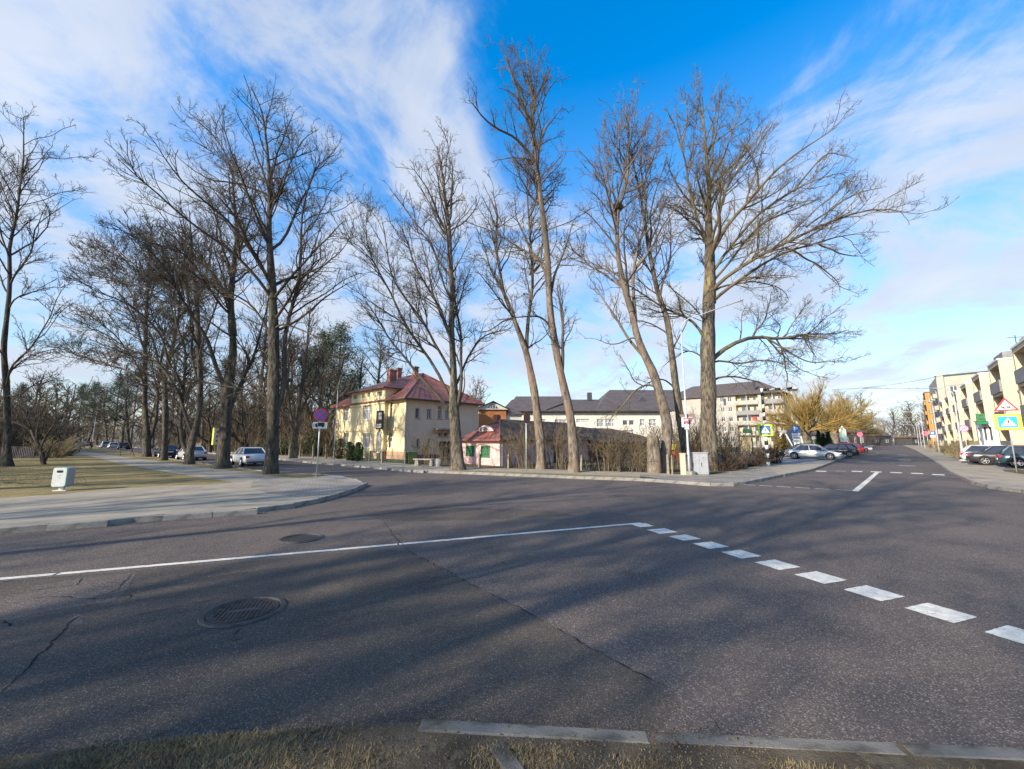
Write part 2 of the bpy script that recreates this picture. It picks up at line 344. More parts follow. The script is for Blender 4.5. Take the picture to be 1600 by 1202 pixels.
def facade(face,L,z0,z1,holes,m,parent,off,name='wall',out=0.0,depth=.22,u_start=0.0):
    us=sorted({u_start,L}|{h[0] for h in holes}|{h[1] for h in holes}); zs=sorted({z0,z1}|{h[2] for h in holes}|{h[3] for h in holes})
    us=[u for u in us if u_start<=u<=L]; zs=[z for z in zs if z0<=z<=z1]
    mb=MB(off)
    for i in range(len(us)-1):
        for j in range(len(zs)-1):
            uc=(us[i]+us[i+1])/2; zc=(zs[j]+zs[j+1])/2
            if any(h[0]<uc<h[1] and h[2]<zc<h[3] for h in holes): continue
            mb.quad(face.pt(us[i],zs[j],out),face.pt(us[i+1],zs[j],out),face.pt(us[i+1],zs[j+1],out),face.pt(us[i],zs[j+1],out))
    for a,b,c,d in holes:
        a,b=max(a,u_start),min(b,L)
        mb.quad(face.pt(a,c,out),face.pt(b,c,out),face.pt(b,c,out-depth),face.pt(a,c,out-depth))
        mb.quad(face.pt(a,d,out),face.pt(a,d,out-depth),face.pt(b,d,out-depth),face.pt(b,d,out))
        mb.quad(face.pt(a,c,out),face.pt(a,c,out-depth),face.pt(a,d,out-depth),face.pt(a,d,out))
        mb.quad(face.pt(b,c,out),face.pt(b,d,out),face.pt(b,d,out-depth),face.pt(b,c,out-depth))
    return mb.build(name,m,parent,fix=False)
def window(face,r,parent,off,nv=1,bars=(.62,),fm=None,gm=None,out=0.0,fw=.07,rec=.12,sill=True,name='window'):
    fm=fm or M_frame; gm=gm or M_glass; u0,u1,z0,z1=r; mb=MB(off); a=out-rec
    w=min(fw,(u1-u0)*.18)
    face.box(mb,u0,u0+w,z0,z1,a-.05,a); face.box(mb,u1-w,u1,z0,z1,a-.05,a)
    face.box(mb,u0+w,u1-w,z0,z0+w,a-.05,a); face.box(mb,u0+w,u1-w,z1-w,z1,a-.05,a)
    for k in range(1,nv+1):
        u=u0+(u1-u0)*k/(nv+1); face.box(mb,u-w*.4,u+w*.4,z0+w,z1-w,a-.05,a+.002)
    for b in bars:
        z=z0+(z1-z0)*b; face.box(mb,u0+w,u1-w,z-w*.4,z+w*.4,a-.05,a+.005)
    o=mb.build(name,fm,parent)
    g=MB(off); g.quad(face.pt(u0+w*.5,z0+w*.5,a-.035),face.pt(u1-w*.5,z0+w*.5,a-.035),face.pt(u1-w*.5,z1-w*.5,a-.035),face.pt(u0+w*.5,z1-w*.5,a-.035))
    g.build('pane',gm,o,fix=False)
    if sill:
        s=MB(off); face.box(s,u0-.06,u1+.06,z0-.05,z0-.002,a-.02,out+.07); s.build('sill',M_roofred if fm is M_frame and gm is M_glass else fm,o)
    return o
# ---------------------------------------------------------------- ground, road, pavements
KZ=0.12
ground=sheet('ground',[(-900,-600),(900,-600),(900,900),(-900,900)],-0.06,M_lawn); ground['kind']='structure'
road=sheet('road',[(-90,-2),(0,-2),(60,-2),(90,20),(60,45),(300,265),(268,292),(10,50),(-5,60),(-215,255),(-250,225),(-75,60),(-95,25)],0,M_asph); road['kind']='structure'
def GP(l,z=KZ): return [G(x,y,z) for x,y in l]
KL=[(-260,842),(-130,836),(0,826),(130,817),(200,810),(350,800),(430,791),(480,783),(520,774),(550,765),(566,758),(567,755),(560,751),(536,745),(510,741.5),(470,740.6),(434,739),(362,730),(297,721.8),(235,711.5),(200,706),(150,700)]
KLw=GP(KL); farL=[(-250,235),(-330,200)]
blockL=sheet('lawn_block',KLw+farL+[(-330,40),(-60,9)],KZ,M_lawn); blockL['kind']='structure'
pv=KL[:15]+[(514,745),(470,748),(425,745),(407,741),(336,732.5),(287,726),(225,718.5),(163,710),(120,703.5),(108,705.5),(141,713),(197,727),(249,736),(300,745),(366,754),(340,757),(250,760),(170,765),(100,772),(0,779),(-130,789),(-260,800)]
walkL=sheet('pavement',[(x,y) for x,y in GP(pv,KZ)],KZ+.008,M_walk); walkL['kind']='structure'
corner=sheet('paved_corner',GP([(566,758),(560,751.5),(536,745.5),(512,744),(470,748.2),(425,746.5),(395,752),(392,762),(420,772),(470,777),(520,771),(550,763)]),KZ+.014,M_pave); corner['kind']='structure'
# middle block between the two streets
c0=G(1267,734.5,KZ); dR=az(43)
KC=[(150,697.2),(235,699.3),(336,708.5),(434,716.5),(490,722.5),(542,726.5),(592,730.5),(630,734),(652,735.5),(724,737.8),(780,740),(869,743.5),(906,745),(1000,748),(1069,752.5),(1110,755.5),(1140,755.5),(1160,753.5),(1194,747.5),(1216,743),(1267,733.8)]
KCw=GP(KC)+[(c0[0]+dR.x*t,c0[1]+dR.y*t) for t in (8,30,80,180,330)]
blockC=sheet('middle_block',KCw+[(60,420),(-130,300)],KZ,M_dirt); blockC['kind']='structure'
back=[(1190,727),(1115,741.5),(1060,741.5),(1000,738),(906,735.5),(849,733.5),(745,731.5),(690,729.5),(632,724.5),(520,715.5),(434,711.5),(336,705),(235,697.3)]
bR=[(c0[0]+dR.x*t-dR.y*w,c0[1]+dR.y*t+dR.x*w) for t,w in ((330,2.5),(60,2.5),(45,2.5),(44,9),(5,9.5),(3,5))]
walkC=sheet('pavement',GP(KC[1:])+KCw[len(KC):]+bR+GP(back),KZ+.008,M_walk); walkC['kind']='structure'
strip=sheet('grass_strip',GP([(690,736),(724,737.2),(780,739.4),(869,742.8),(906,744.2),(1000,747),(1040,749),(1000,745.3),(906,741.8),(869,740.6),(780,737.2),(724,735.2)]),KZ+.014,M_lawn); strip['kind']='structure'
park=sheet('parking_area',[(c0[0]+dR.x*t-dR.y*w,c0[1]+dR.y*t+dR.x*w) for t,w in ((6,1.2),(43,1.2),(43,14),(4,14))],KZ+.020,M_park); park['kind']='structure'
cpav=sheet('paved_corner',GP([(1000,747.3),(1069,751.8),(1110,754.6),(1140,754.6),(1160,752.6),(1194,746.6),(1216,742),(1205,733),(1150,738),(1100,744),(1040,743.5),(1000,742)]),KZ+.014,M_pave); cpav['kind']='structure'
# right block
KR=[(1900,840),(1750,795),(1660,777),(1600,766),(1560,761),(1525,754),(1500,743.5),(1484,736),(1470,725.5),(1450,714.5),(1431,703.8),(1418,698.5)]
KRw=GP(KR); e=KRw[-1]; KRw+= [(e[0]+dR.x*t,e[1]+dR.y*t) for t in (60,150,300)]
blockR=sheet('right_pavement',KRw+[(360,150),(120,6),(45,6)],KZ,M_walk); blockR['kind']='structure'
drw=az(133)
def RP(px,py,z=KZ): return G(px,py,z)
gR=sheet('verge',GP([(1570,737),(1592,740),(1660,752),(1650,742),(1590,734),(1566,734.5)]),KZ+.014,M_dirt); gR['kind']='structure'
gR2=sheet('verge',GP([(1488,716.5),(1505,720.5),(1530,722.5),(1532,720),(1512,716),(1490,712)]),KZ+.014,M_lawn); gR2['kind']='structure'
parkR=sheet('parking_area',GP([(1535,722),(1566,734),(1590,733),(1700,752),(1760,735),(1600,717)]),KZ+.010,M_park); parkR['kind']='structure'
# grass bank in front of the tower blocks: a real mound
def bank():
    mb=MB(); prof=[(0,0),(1.0,.5),(2.6,1.8),(5,2.4),(11,2.5)]
    s=G(1486,712); n=9; vs=[]
    for i in range(n+1):
        t=-1+i*3.0
        for w,h in prof:
            hh=h*(0.0+1.0*min(1,i/1.0))*(1 if i<n else .6)
            vs.append((s[0]+dR.x*t+drw.x*w,s[1]+dR.y*t+drw.y*w,KZ+.01+hh))
    k=len(prof); fs=[(i*k+j,(i+1)*k+j,(i+1)*k+j+1,i*k+j+1) for i in range(n) for j in range(k-1)]
    mb.add(vs,fs); o=mb.build('grass_bank',M_lawn,smooth=True); o['kind']='structure'
bank()
# near verge (where the photographer stands)
NB=[(-260,1230),(0,1183),(150,1166),(300,1149),(420,1141),(560,1131),(655,1129),(1000,1144),(1180,1152),(1600,1171),(1900,1186)]
NBw=GP(NB,.08)
verge=sheet('near_verge',NBw+[(9,2.7),(12,-1),(12,-14),(-60,-14),(-60,2)],.08,M_verge,skirt=-.05); verge['kind']='structure'

M_kerb2=mat('kerb_stone_near',(.22,.20,.17),(.13,.12,.10),4,8,bump=.5,bscale=60,c3=(.07,.062,.048),s3=3.5,t3=.56)
# kerb stones: one object each as far as they show
kerb=tag(bpy.data.objects.new('kerb',None),kind='structure'); col.objects.link(kerb)
kmesh=[]; kmesh2=[]
for i in range(3):
    mb=MB(); j=random.Random(i); h=.17
    mb.hexa([(-.49,-.07,-h),(.49,-.07,-h),(.49,.07,-h),(-.49,.07,-h),(-.49,-.055+j.uniform(-.006,.006),0),(.49,-.055+j.uniform(-.006,.006),0),(.49,.07,0),(-.49,.07,0)])
    o=mb.build('kerb_stone',M_kerb,bevel=0); 
    import bmesh
    bm=bmesh.new(); bm.from_mesh(o.data); bmesh.ops.bevel(bm,geom=[e for e in bm.edges if all(v.co.z>-.01 for v in e.verts)],offset=.015,segments=1,affect='EDGES'); bm.to_mesh(o.data); bm.free()
    kmesh.append(o.data); d2=o.data.copy(); d2.materials[0]=M_kerb2; kmesh2.append(d2); bpy.data.objects.remove(o)
def kerb_bed(pts):
    mb=MB()
    for a,b in zip(pts[:-1],pts[1:]): mb.quad((a[0],a[1],-.05),(b[0],b[1],-.05),(b[0],b[1],KZ),(a[0],a[1],KZ))
    mb.build('kerb_bed',M_kerb,kerb,fix=False)
for l in (KLw,KCw,KRw): kerb_bed(l)
def resample(pts,step):
    out=[]; acc=0; 
    for a,b in zip(pts[:-1],pts[1:]):
        a=Vector(a);b=Vector(b); L=(b-a).length
        while acc<L: out.append((a+(b-a)*(acc/L),(b-a).normalized())); acc+=step
        acc-=L
    return out
def kerb_line(pts,top,step=1.0,maxd=52,inward=1,width=1.0,near=False):
    far=MB()
    for p,d in resample(pts,step):
        dist=p.length
        if p.y<-1 or (p.y<abs(p.x)*.5): continue
        c=p+d*.5*step; nrm=Vector((-d.y,d.x))*inward; c=c+nrm*.022
        a=math.atan2(d.y,d.x)+(PI if inward<0 else 0)
        if dist<maxd:
            o=bpy.data.objects.new('kerb_stone',rnd.choice(kmesh2 if near else kmesh)); link(o,kerb); o.location=(c.x,c.y,top+rnd.uniform(-.008,.006)); o.rotation_euler=(rnd.uniform(-.02,.02),rnd.uniform(-.004,.004),a+rnd.uniform(-.012,.012)); o.scale=(step*1.012,width,1)
        else: far.box((c.x,c.y,top-.085),(step,.13,.17),a)
    if far.v:
        o=far.build('kerb_run',M_kerb,kerb); o['kind']='stuff'
kerb_line([Vector(p) for p in KLw],KZ+.022,inward=1)
kerb_line([Vector(p) for p in KCw],KZ+.022,inward=1)
kerb_line([Vector(p) for p in KRw],KZ+.022,inward=-1)
ks=[Vector(p) for p in GP([(655,1130),(1900,1187)],.08)]
kerb_line(ks,.088,inward=-1,step=1.55,width=1.0,near=True)
slab=MB(); a=G(785,1160,.1); b=G(815,1202,.1)
slab.box(((a[0]+b[0])/2+.03,(a[1]+b[1])/2-.12,.035),(.11,.5,.12),math.atan2(b[1]-a[1],b[0]-a[0])+PI/2)
tag(slab.build('kerb_slab',M_kerb2,bevel=.008),'broken length of old kerb slab half buried in the near verge','kerb slab')

# painted markings
def mark(pts,m=M_white,name='road_marking'):
    out=[]; pts=[Vector((p[0],p[1])) for p in pts]
    for a,b in zip(pts,pts[1:]+pts[:1]):           # painted edges are never quite straight
        n=max(1,min(60,int((b-a).length/.05))); d=(b-a).normalized() if (b-a).length else Vector((1,0)); nn=Vector((-d.y,d.x))
        out+=[a+(b-a)*(i/n)+nn*rnd.gauss(0,.0035) for i in range(n)]
    return sheet(name,out,.004,m,road)
a,b=Vector(G(-260,927.7)),Vector(G(1002,817.5)); d=(b-a).normalized(); n=Vector((-d.y,d.x))*.06
L=(b-a).length; brk=[0,(Vector(G(86,897))-a).length,(Vector(G(91,897))-a).length,(Vector(G(621,852))-a).length,(Vector(G(624,851.5))-a).length,L]
for i in (0,2,4):
    p,q=a+d*brk[i],a+d*brk[i+1]; mark([p+n,q+n,q-n,p-n],name='edge_line')
D0,D1=Vector(G(1004,821)),Vector(G(1580,990)); dd=(D1-D0).normalized(); u=az(71); v=az(160)
for i in range(13):
    c=D0+dd*(.653*i); uu=Vector((u.x,u.y))*.235*rnd.uniform(.97,1.03); vv=Vector((v.x,v.y))*.215*rnd.uniform(.96,1.03)
    if i==0: vv*=.8; uu*=.85
    mark([c-uu-vv,c+uu-vv,c+uu+vv,c-uu+vv],name='give_way_dash')
for x,y in [(1119,756),(1143.5,757),(1170,758),(1196.5,759.5),(1224.5,761),(1254,762.5),(1285,764.3),(1318,766)]:
    c=Vector(G(x,y)); e1=az(127); e1=Vector((e1.x,e1.y))*.25; e2=Vector((-e1.y,e1.x)).normalized()*.055
    mark([c-e1-e2,c+e1-e2,c+e1+e2,c-e1+e2],name='edge_dash')
a,b=Vector(G(1336,768)),Vector(G(1371,738)); d=(b-a).normalized(); n=Vector((-d.y,d.x))*.1
mark([a+n,b+n,b-n,a-n],name='centre_line')
for x,y in [(1283,736.6),(1313,736.3),(1339,736.8),(1369,737.5),(1400,738.7),(1433,740),(1466,742)]:
    c=Vector(G(x,y)); e1=az(128); e1=Vector((e1.x,e1.y))*.26; e2=az(43); e2=Vector((e2.x,e2.y))*.42
    mark([c-e1-e2,c+e1-e2,c+e1+e2,c-e1+e2],name='crossing_block',m=M_faded if x<1330 and x>1290 else M_white)
for x,y,l in [(1401,697,5),(1410,711,1.6),(1414,719,1.2),(1417,728,.8)]:
    c=Vector(G(x,y)); e1=az(43); e1=Vector((e1.x,e1.y))*l; e2=az(133); e2=Vector((e2.x,e2.y))*.45
    mark([c-e1-e2,c+e1-e2,c+e1+e2,c-e1+e2],name='worn_marking',m=M_faded)
# older coarse asphalt patch (lower left) and cracks
patch=sheet('asphalt_patch',[Vector(p) for p in GP([(-260,1225),(0,1190),(300,1160),(1020,1150),(1065,1100),(1010,1060),(900,1000),(830,960),(740,915),(690,890),(640,862),(600,858),(400,876),(0,909),(-260,932)],0)],.002,M_asph2,road)
def crack(pts,w=.012,seed=0):
    r=random.Random(seed); pts=[Vector(G(*p)) for p in pts]; pp=[]
    for a,b in zip(pts[:-1],pts[1:]):
        n=max(2,int((b-a).length/.06)); d=(b-a).normalized(); nn=Vector((-d.y,d.x))
        for i in range(n): pp.append(a+(b-a)*(i/n)+nn*r.gauss(0,.012))
    pp.append(pts[-1]); mb=MB(); k=len(pp); vs=[]
    for i,p in enumerate(pp):
        d=(pp[min(i+1,k-1)]-pp[max(i-1,0)]).normalized(); nn=Vector((-d.y,d.x)); ww=w*r.choice([.2,.3,.45,.6,1.1])*min(1,min(i,k-1-i)/3+.1)
        vs+= [(p.x+nn.x*ww,p.y+nn.y*ww,.0065),(p.x-nn.x*ww,p.y-nn.y*ww,.0065)]
    mb.add(vs,[(2*i,2*i+2,2*i+3,2*i+1) for i in range(k-1)])
    mb.build('crack',M_crack,road,fix=False)
crack([(600,815),(615,838),(640,862),(700,893),(740,915),(830,960),(900,1000),(1010,1060),(1065,1085)],.010,1)
crack([(-20,912),(60,904),(120,901)],.008,2); crack([(0,932),(40,925),(120,915),(128,902)],.012,3); crack([(207,895),(185,921),(160,930),(140,938)],.012,4)
crack([(160,937),(240,921),(330,903),(400,893)],.007,5); crack([(0,948),(75,932),(150,937),(205,930),(195,942)],.009,6)
crack([(128,960),(108,975),(75,1012),(40,1048),(0,1085)],.013,7); crack([(200,966),(250,955),(300,943),(360,935)],.008,8)
crack([(378,976),(365,992),(358,998)],.006,9); crack([(880,798),(960,803),(1040,808),(1130,809)],.007,10); crack([(1300,798),(1400,806),(1560,812)],.006,11); crack([(48,938),(75,925)],.012,12)
crack([(-20,975),(10,970),(16,980)],.03,13)
crack([(1105,1118),(1125,1140),(1160,1150)],.008,14); crack([(1230,786),(1320,790),(1350,781)],.006,15)
sheet('asphalt_patch',[Vector(p) for p in GP([(-40,945),(60,915),(135,903),(214,895),(196,925),(176,941),(60,958),(-40,985)],0)],.0045,M_asph,road)
sheet('asphalt_patch',[Vector(p) for p in GP([(560,800),(700,792),(860,798),(900,806),(760,812),(600,815)],0)],.002,M_asph2,road)
# wheel-worn pothole patch left
sheet('asphalt_patch',[Vector(p) for p in GP([(112,966),(116,961),(123,960),(131,963),(127,969),(131,975),(122,978),(113,976),(109,972)],0)],.005,M_asph,road)

def manhole(px,py,label,grid,r=.40):
    x,y=G(px,py); t=thing('manhole_cover',label,'manhole cover',(x,y,0),rotz=.3)
    f=MB(); n=40; vs=[]
    for rr,z in ((r,.006),(r-.015,.024),(r-.055,.024),(r-.07,.004)):
        vs+=[(rr*math.cos(2*PI*i/n),rr*math.sin(2*PI*i/n),z) for i in range(n)]
    f.add(vs,[(k*n+i,k*n+(i+1)%n,(k+1)*n+(i+1)%n,(k+1)*n+i) for k in range(3) for i in range(n)]); f.build('frame',M_iron,t)
    l=MB(); R=r-.075; l.add([(R*math.cos(2*PI*i/n),R*math.sin(2*PI*i/n),.008) for i in range(n)],[tuple(range(n))]); 
    for rr in (R-.01,R-.05):
        vs=[(q*math.cos(2*PI*i/n),q*math.sin(2*PI*i/n),z) for q,z in ((rr,.008),(rr,.016),(rr-.015,.016),(rr-.015,.008)) for i in range(n)]
        l.add(vs,[(k*n+i,k*n+(i+1)%n,(k+1)*n+(i+1)%n,(k+1)*n+i) for k in range(3) for i in range(n)])
    R2=R-.075
    s=.045 if grid else .06
    k=int(R2/s)
    for i in range(-k,k+1):
        for j in range(-k,k+1):
            cx,cy=i*s,j*s
            if math.hypot(cx,cy)>R2: continue
            if grid:
                if abs(cx)<.16 and abs(cy)<.045: continue
                l.box((cx,cy,.0125),(.03,.03,.010))
            else: l.box((cx,cy,.0125),(.022,.055,.010))
    if grid: l.box((0,0,.0115),(.34,.075,.009))
    l.build('lid',M_iron,t)
manhole(381,955.5,'large round iron manhole cover with square studs in the near lane','g',.44)
manhole(471,842,'smaller looking round iron drain cover beyond the white line, left of the junction','',.42)

# grass blades
def blades(name,pts_fn,n,h,w,m,parent=None,seed=1,z=.08):
    r=np.random.default_rng(seed); xy=pts_fn(r,n); n=len(xy)
    a=r.uniform(0,2*PI,n); hh=h*r.uniform(.4,1.3,n); le=r.normal(0,.75,(n,2))*hh[:,None]; ww=w*r.uniform(.6,1.4,n)
    V=np.zeros((n,3,3)); V[:,0,:2]=xy+np.stack([np.cos(a),np.sin(a)],1)*ww[:,None]; V[:,1,:2]=xy-np.stack([np.cos(a),np.sin(a)],1)*ww[:,None]; V[:,2,:2]=xy+le; V[:,:2,2]=z-.005; V[:,2,2]=z+hh
    me=bpy.data.meshes.new(name); me.vertices.add(3*n); me.vertices.foreach_set('co',V.ravel()); me.loops.add(3*n); me.loops.foreach_set('vertex_index',np.arange(3*n,dtype=np.int32)); me.polygons.add(n); me.polygons.foreach_set('loop_start',np.arange(0,3*n,3,dtype=np.int32)); me.update(calc_edges=True)
    me.materials.append(m); o=bpy.data.objects.new(name,me); link(o,parent); o['kind']='stuff'; return o
M_blade1=mat('dry_blade',(.36,.27,.14),(.18,.135,.07),6,3,rough=.9,spec=.1)
M_blade2=mat('green_blade',(.15,.15,.055),(.24,.19,.09),6,3,rough=.9,spec=.1)
nbx=[p[0] for p in NBw]; nby=[p[1] for p in NBw]
def near_fn(dens):
    def f(r,n):
        x=r.uniform(-5,5,n); edge=np.interp(x,nbx,nby); y=edge-.02-r.exponential(.5,n)
        cl=np.sin(x*3.1+y*5)+np.sin(x*7.3-y*4.1)+r.normal(0,.8,n)
        keep=(cl>dens-1.2*(x<-.8))&(y>1.2)&((x<-1.0)|(y<edge-.17-.06*np.abs(np.sin(x*2.2))))
        return np.stack([x,y],1)[keep]
    return f
tag(blades('dry_grass',near_fn(.35),100000,.026,.0022,M_blade1,seed=1),'dead straw coloured grass on the near verge','grass')
tag(blades('green_grass',near_fn(1.3),7000,.03,.0025,M_blade2,seed=2),'short green grass among the dead grass of the near verge','grass')
def lawn_fn(r,n):
    Y=r.uniform(17,60,n); X=-Y*r.uniform(.50,1.35,n); 
    px=800+F*X/Y
    pc=688+F*2/Y*.94
    ok=(pc<758)&(X<-8)
    # stay off the path: path line from (-16,19) toward (-100,113)
    d=(X+15.5)*math.cos(math.radians(48))+(Y-19.5)*math.sin(math.radians(48))
    ok&=(d<-3.2)
    return np.stack([X,Y],1)[ok]
tag(blades('lawn_grass',lawn_fn,70000,.04,.007,M_blade1,seed=3,z=KZ),'patchy yellow winter grass on the lawn beside the path','grass')

# grit and leaf litter gathered along the kerbs
def grit(name,label,line,n,spread,size,m,z,seed,side=1):
    r=np.random.default_rng(seed); pts=np.array(line,float); d=np.r_[0,np.cumsum(np.linalg.norm(np.diff(pts,axis=0),axis=1))]; t=r.uniform(0,d[-1],n)
    x=np.interp(t,d,pts[:,0]); y=np.interp(t,d,pts[:,1]); o=r.exponential(spread,n)*side; c=np.stack([x+r.normal(0,.02,n),y+o,np.full(n,z)],1)
    s=size*r.uniform(.3,1.4,n)[:,None]; V=np.zeros((n,4,3))
    for k in range(3): a=2*PI*k/3+r.uniform(-.5,.5,n); V[:,k]=c+np.stack([np.cos(a),np.sin(a),-.05*np.ones(n)],1)*s
    V[:,3]=c+np.stack([r.normal(0,.3,n),r.normal(0,.3,n),r.uniform(.3,.9,n)],1)*s
    f=np.array([[0,1,3],[1,2,3],[2,0,3]]); q=(np.arange(n)[:,None,None]*4+f[None]).reshape(-1,3)
    me=bpy.data.meshes.new(name); me.from_pydata(V.reshape(-1,3).tolist(),[],q.tolist()); me.materials.append(m); o=bpy.data.objects.new(name,me); link(o); tag(o,label,'grit',kind='stuff')
M_grit=mat('grit',(.20,.165,.12),(.08,.065,.05),9,3,rough=1)
grit('grit','sand and grit washed along the near kerb',[tuple(p) for p in NBw[:9]],9000,.10,.006,M_grit,.004,11)
grit('grit','grit on the near verge edge',[tuple(p) for p in NBw[:9]],5000,.35,.007,M_grit,.083,12,-1)
grit('leaf_litter','small dead leaves scattered on the near verge',[tuple(p) for p in NBw[:9]],420,.5,.012,mat('dead_leaf',(.15,.095,.05),(.08,.05,.03),5,3,rough=1),.09,13,-1)
grit('grit','grit along the left corner kerb',[tuple(p) for p in KLw[:14]],5000,.12,.010,M_grit,.004,14,-1)
# ---------------------------------------------------------------- bare trees
def unit(v): return v/np.maximum(np.linalg.norm(v,axis=-1,keepdims=True),1e-9)
def tubes(Ps,Rs,S):
    """(N,K,3),(N,K) -> verts, quads"""
    N_,K,_=Ps.shape
    T=np.empty_like(Ps); T[:,1:-1]=Ps[:,2:]-Ps[:,:-2]; T[:,0]=Ps[:,1]-Ps[:,0]; T[:,-1]=Ps[:,-1]-Ps[:,-2]; T=unit(T)
    mean=unit(T.mean(1)); ref=np.zeros((N_,3)); ref[np.arange(N_),np.argmin(np.abs(mean),1)]=1
    a=unit(np.cross(T,ref[:,None,:])); b=np.cross(a,T)
    th=2*PI*np.arange(S)/S
    V=Ps[:,:,None,:]+(a[:,:,None,:]*np.cos(th)[:,None]+b[:,:,None,:]*np.sin(th)[:,None])*Rs[:,:,None,None]
    V=V.reshape(-1,3)
    i=np.arange(N_)[:,None,None]*K*S; k=np.arange(K-1)[None,:,None]*S; s=np.arange(S)[None,None,:]; s2=(s+1)%S
    q=np.stack([i+k+s,i+k+s2,i+k+S+s2,i+k+S+s],-1).reshape(-1,4)
    return V,q
def np_mesh(name,chunks,m,smooth=True):
    Vs=[];Qs=[];n=0
    for V,q in chunks: Vs.append(V);Qs.append(q+n);n+=len(V)
    V=np.concatenate(Vs);Q=np.concatenate(Qs).astype(np.int32)
    me=bpy.data.meshes.new(name); me.vertices.add(len(V)); me.vertices.foreach_set('co',V.astype(np.float32).ravel())
    me.loops.add(Q.size); me.loops.foreach_set('vertex_index',Q.ravel()); me.polygons.add(len(Q)); me.polygons.foreach_set('loop_start',np.arange(0,Q.size,4,dtype=np.int32))
    if smooth: me.polygons.foreach_set('use_smooth',np.ones(len(Q),dtype=bool))
    me.update(calc_edges=True); me.materials.append(m); return me
def rs(pts,K):
    pts=np.array(pts,float); d=np.r_[0,np.cumsum(np.linalg.norm(np.diff(pts,axis=0),axis=1))]; t=np.linspace(0,d[-1],K)
    return np.stack([np.interp(t,d,pts[:,i]) for i in range(pts.shape[1])],1)
def smooth_poly(p):
    for _ in range(2): q=p.copy(); q[1:-1]=.25*p[:-2]+.5*p[1:-1]+.25*p[2:]; p=q
    return p
def grow(P_,R_,r,spacing,frac,ang,K,up,crook,t0=.15,lmin=.2,lmax=4,tip=.006,rm=.55,out=None):
    N_,Kp,_=P_.shape; Ln=np.linalg.norm(np.diff(P_,axis=1),axis=2).sum(1)
    n=np.maximum(1,np.round(Ln*(1-t0)/spacing*r.uniform(.75,1.25,N_))).astype(int); idx=np.repeat(np.arange(N_),n); M=len(idx)
    t=t0+(1-t0)*r.uniform(0,1,M)**.85; f=t*(Kp-1); i=np.minimum(f.astype(int),Kp-2); a=(f-i)[:,None]
    pos=P_[idx,i]*(1-a)+P_[idx,i+1]*a; T=unit(P_[idx,i+1]-P_[idx,i]); rr=R_[idx,i]*(1-a[:,0])+R_[idx,i+1]*a[:,0]
    q=r.normal(size=(M,3)); 
    if out is not None: q+=unit(pos-out)*.6
    q=unit(q-(q*T).sum(1,keepdims=True)*T); th=np.clip(ang+r.normal(0,.16,M),.2,1.4)[:,None]
    d=np.cos(th)*T+np.sin(th)*q; d[:,2]+=up*.4; d=unit(d)
    L=np.clip(Ln[idx]*frac*(1.15-.9*t)*r.uniform(.5,1.3,M),lmin,lmax)
    X=np.empty((M,K,3)); X[:,0]=pos; st=(L/(K-1))[:,None]
    for k in range(1,K):
        d=unit(d+r.normal(size=(M,3))*crook+np.array([0,0,up/(K-1)])); X[:,k]=X[:,k-1]+d*st
    r0=np.minimum(rr*rm,L*.016+.006); r0=np.maximum(r0,tip*1.2); R=r0[:,None]*(1-np.linspace(0,1,K)[None,:])+tip*np.linspace(0,1,K)[None,:]
    return X,R
def limbs_to_arrays(limbs,K,r,crook=.032):
    A=[];B=[]
    for pts,r0,r1 in limbs:
        p=smooth_poly(rs(pts,K)); L=np.linalg.norm(np.diff(p,axis=0),axis=1).sum(); j=r.normal(size=(K,3))*L*crook/2; j[0]=0
        A.append(smooth_poly(p+j)); B.append(np.linspace(1,0,K)**.8*(r0-r1)+r1)
    return np.array(A),np.array(B)
def rs14(A): return A if A.shape[1]==14 else np.array([rs(a,14) for a in A])
def crown(A,B,r,dens=1.0,up=.25,crook=.22,levels=4,tipm=1.0,l2max=4.2,f2=.42):
    ch=[tubes(A,B,7)]; c0=A[:,0].mean(0)
    if levels>=4 and l2max>3:               # long secondary limbs that fill the crown
        X0,R0=grow(A,B,r,1.7/dens,.55,.62,14,up,crook*.55,t0=.25,lmin=1.2,lmax=5.5,tip=.015*tipm,out=c0,rm=.6); ch.append(tubes(X0,R0,5)); A=np.concatenate([rs14(A),X0]); B=np.concatenate([B,R0])
    X,R=grow(A,B,r,.60/dens,f2,.72,8,up,crook*.8,t0=.15,lmin=.6,lmax=3.2,tip=.010*tipm,out=c0); ch.append(tubes(X,R,4))
    X,R=grow(X,R,r,.32/dens,.54,.74,5,up*.9,crook,lmin=.4,lmax=1.8,tip=.0075*tipm,t0=.12); ch.append(tubes(X,R,3))
    if levels>=4: X,R=grow(X,R,r,.185/dens,.58,.76,3,up*.8,crook*1.3,lmin=.22,lmax=.95,tip=.0055*tipm,t0=.1); ch.append(tubes(X,R,3))
    if levels>=5: X,R=grow(X,R,r,.19/dens,.6,.8,2,up*.7,crook*1.2,lmin=.16,lmax=.5,tip=.0042*tipm,t0=.1); ch.append(tubes(X,R,3))
    return ch
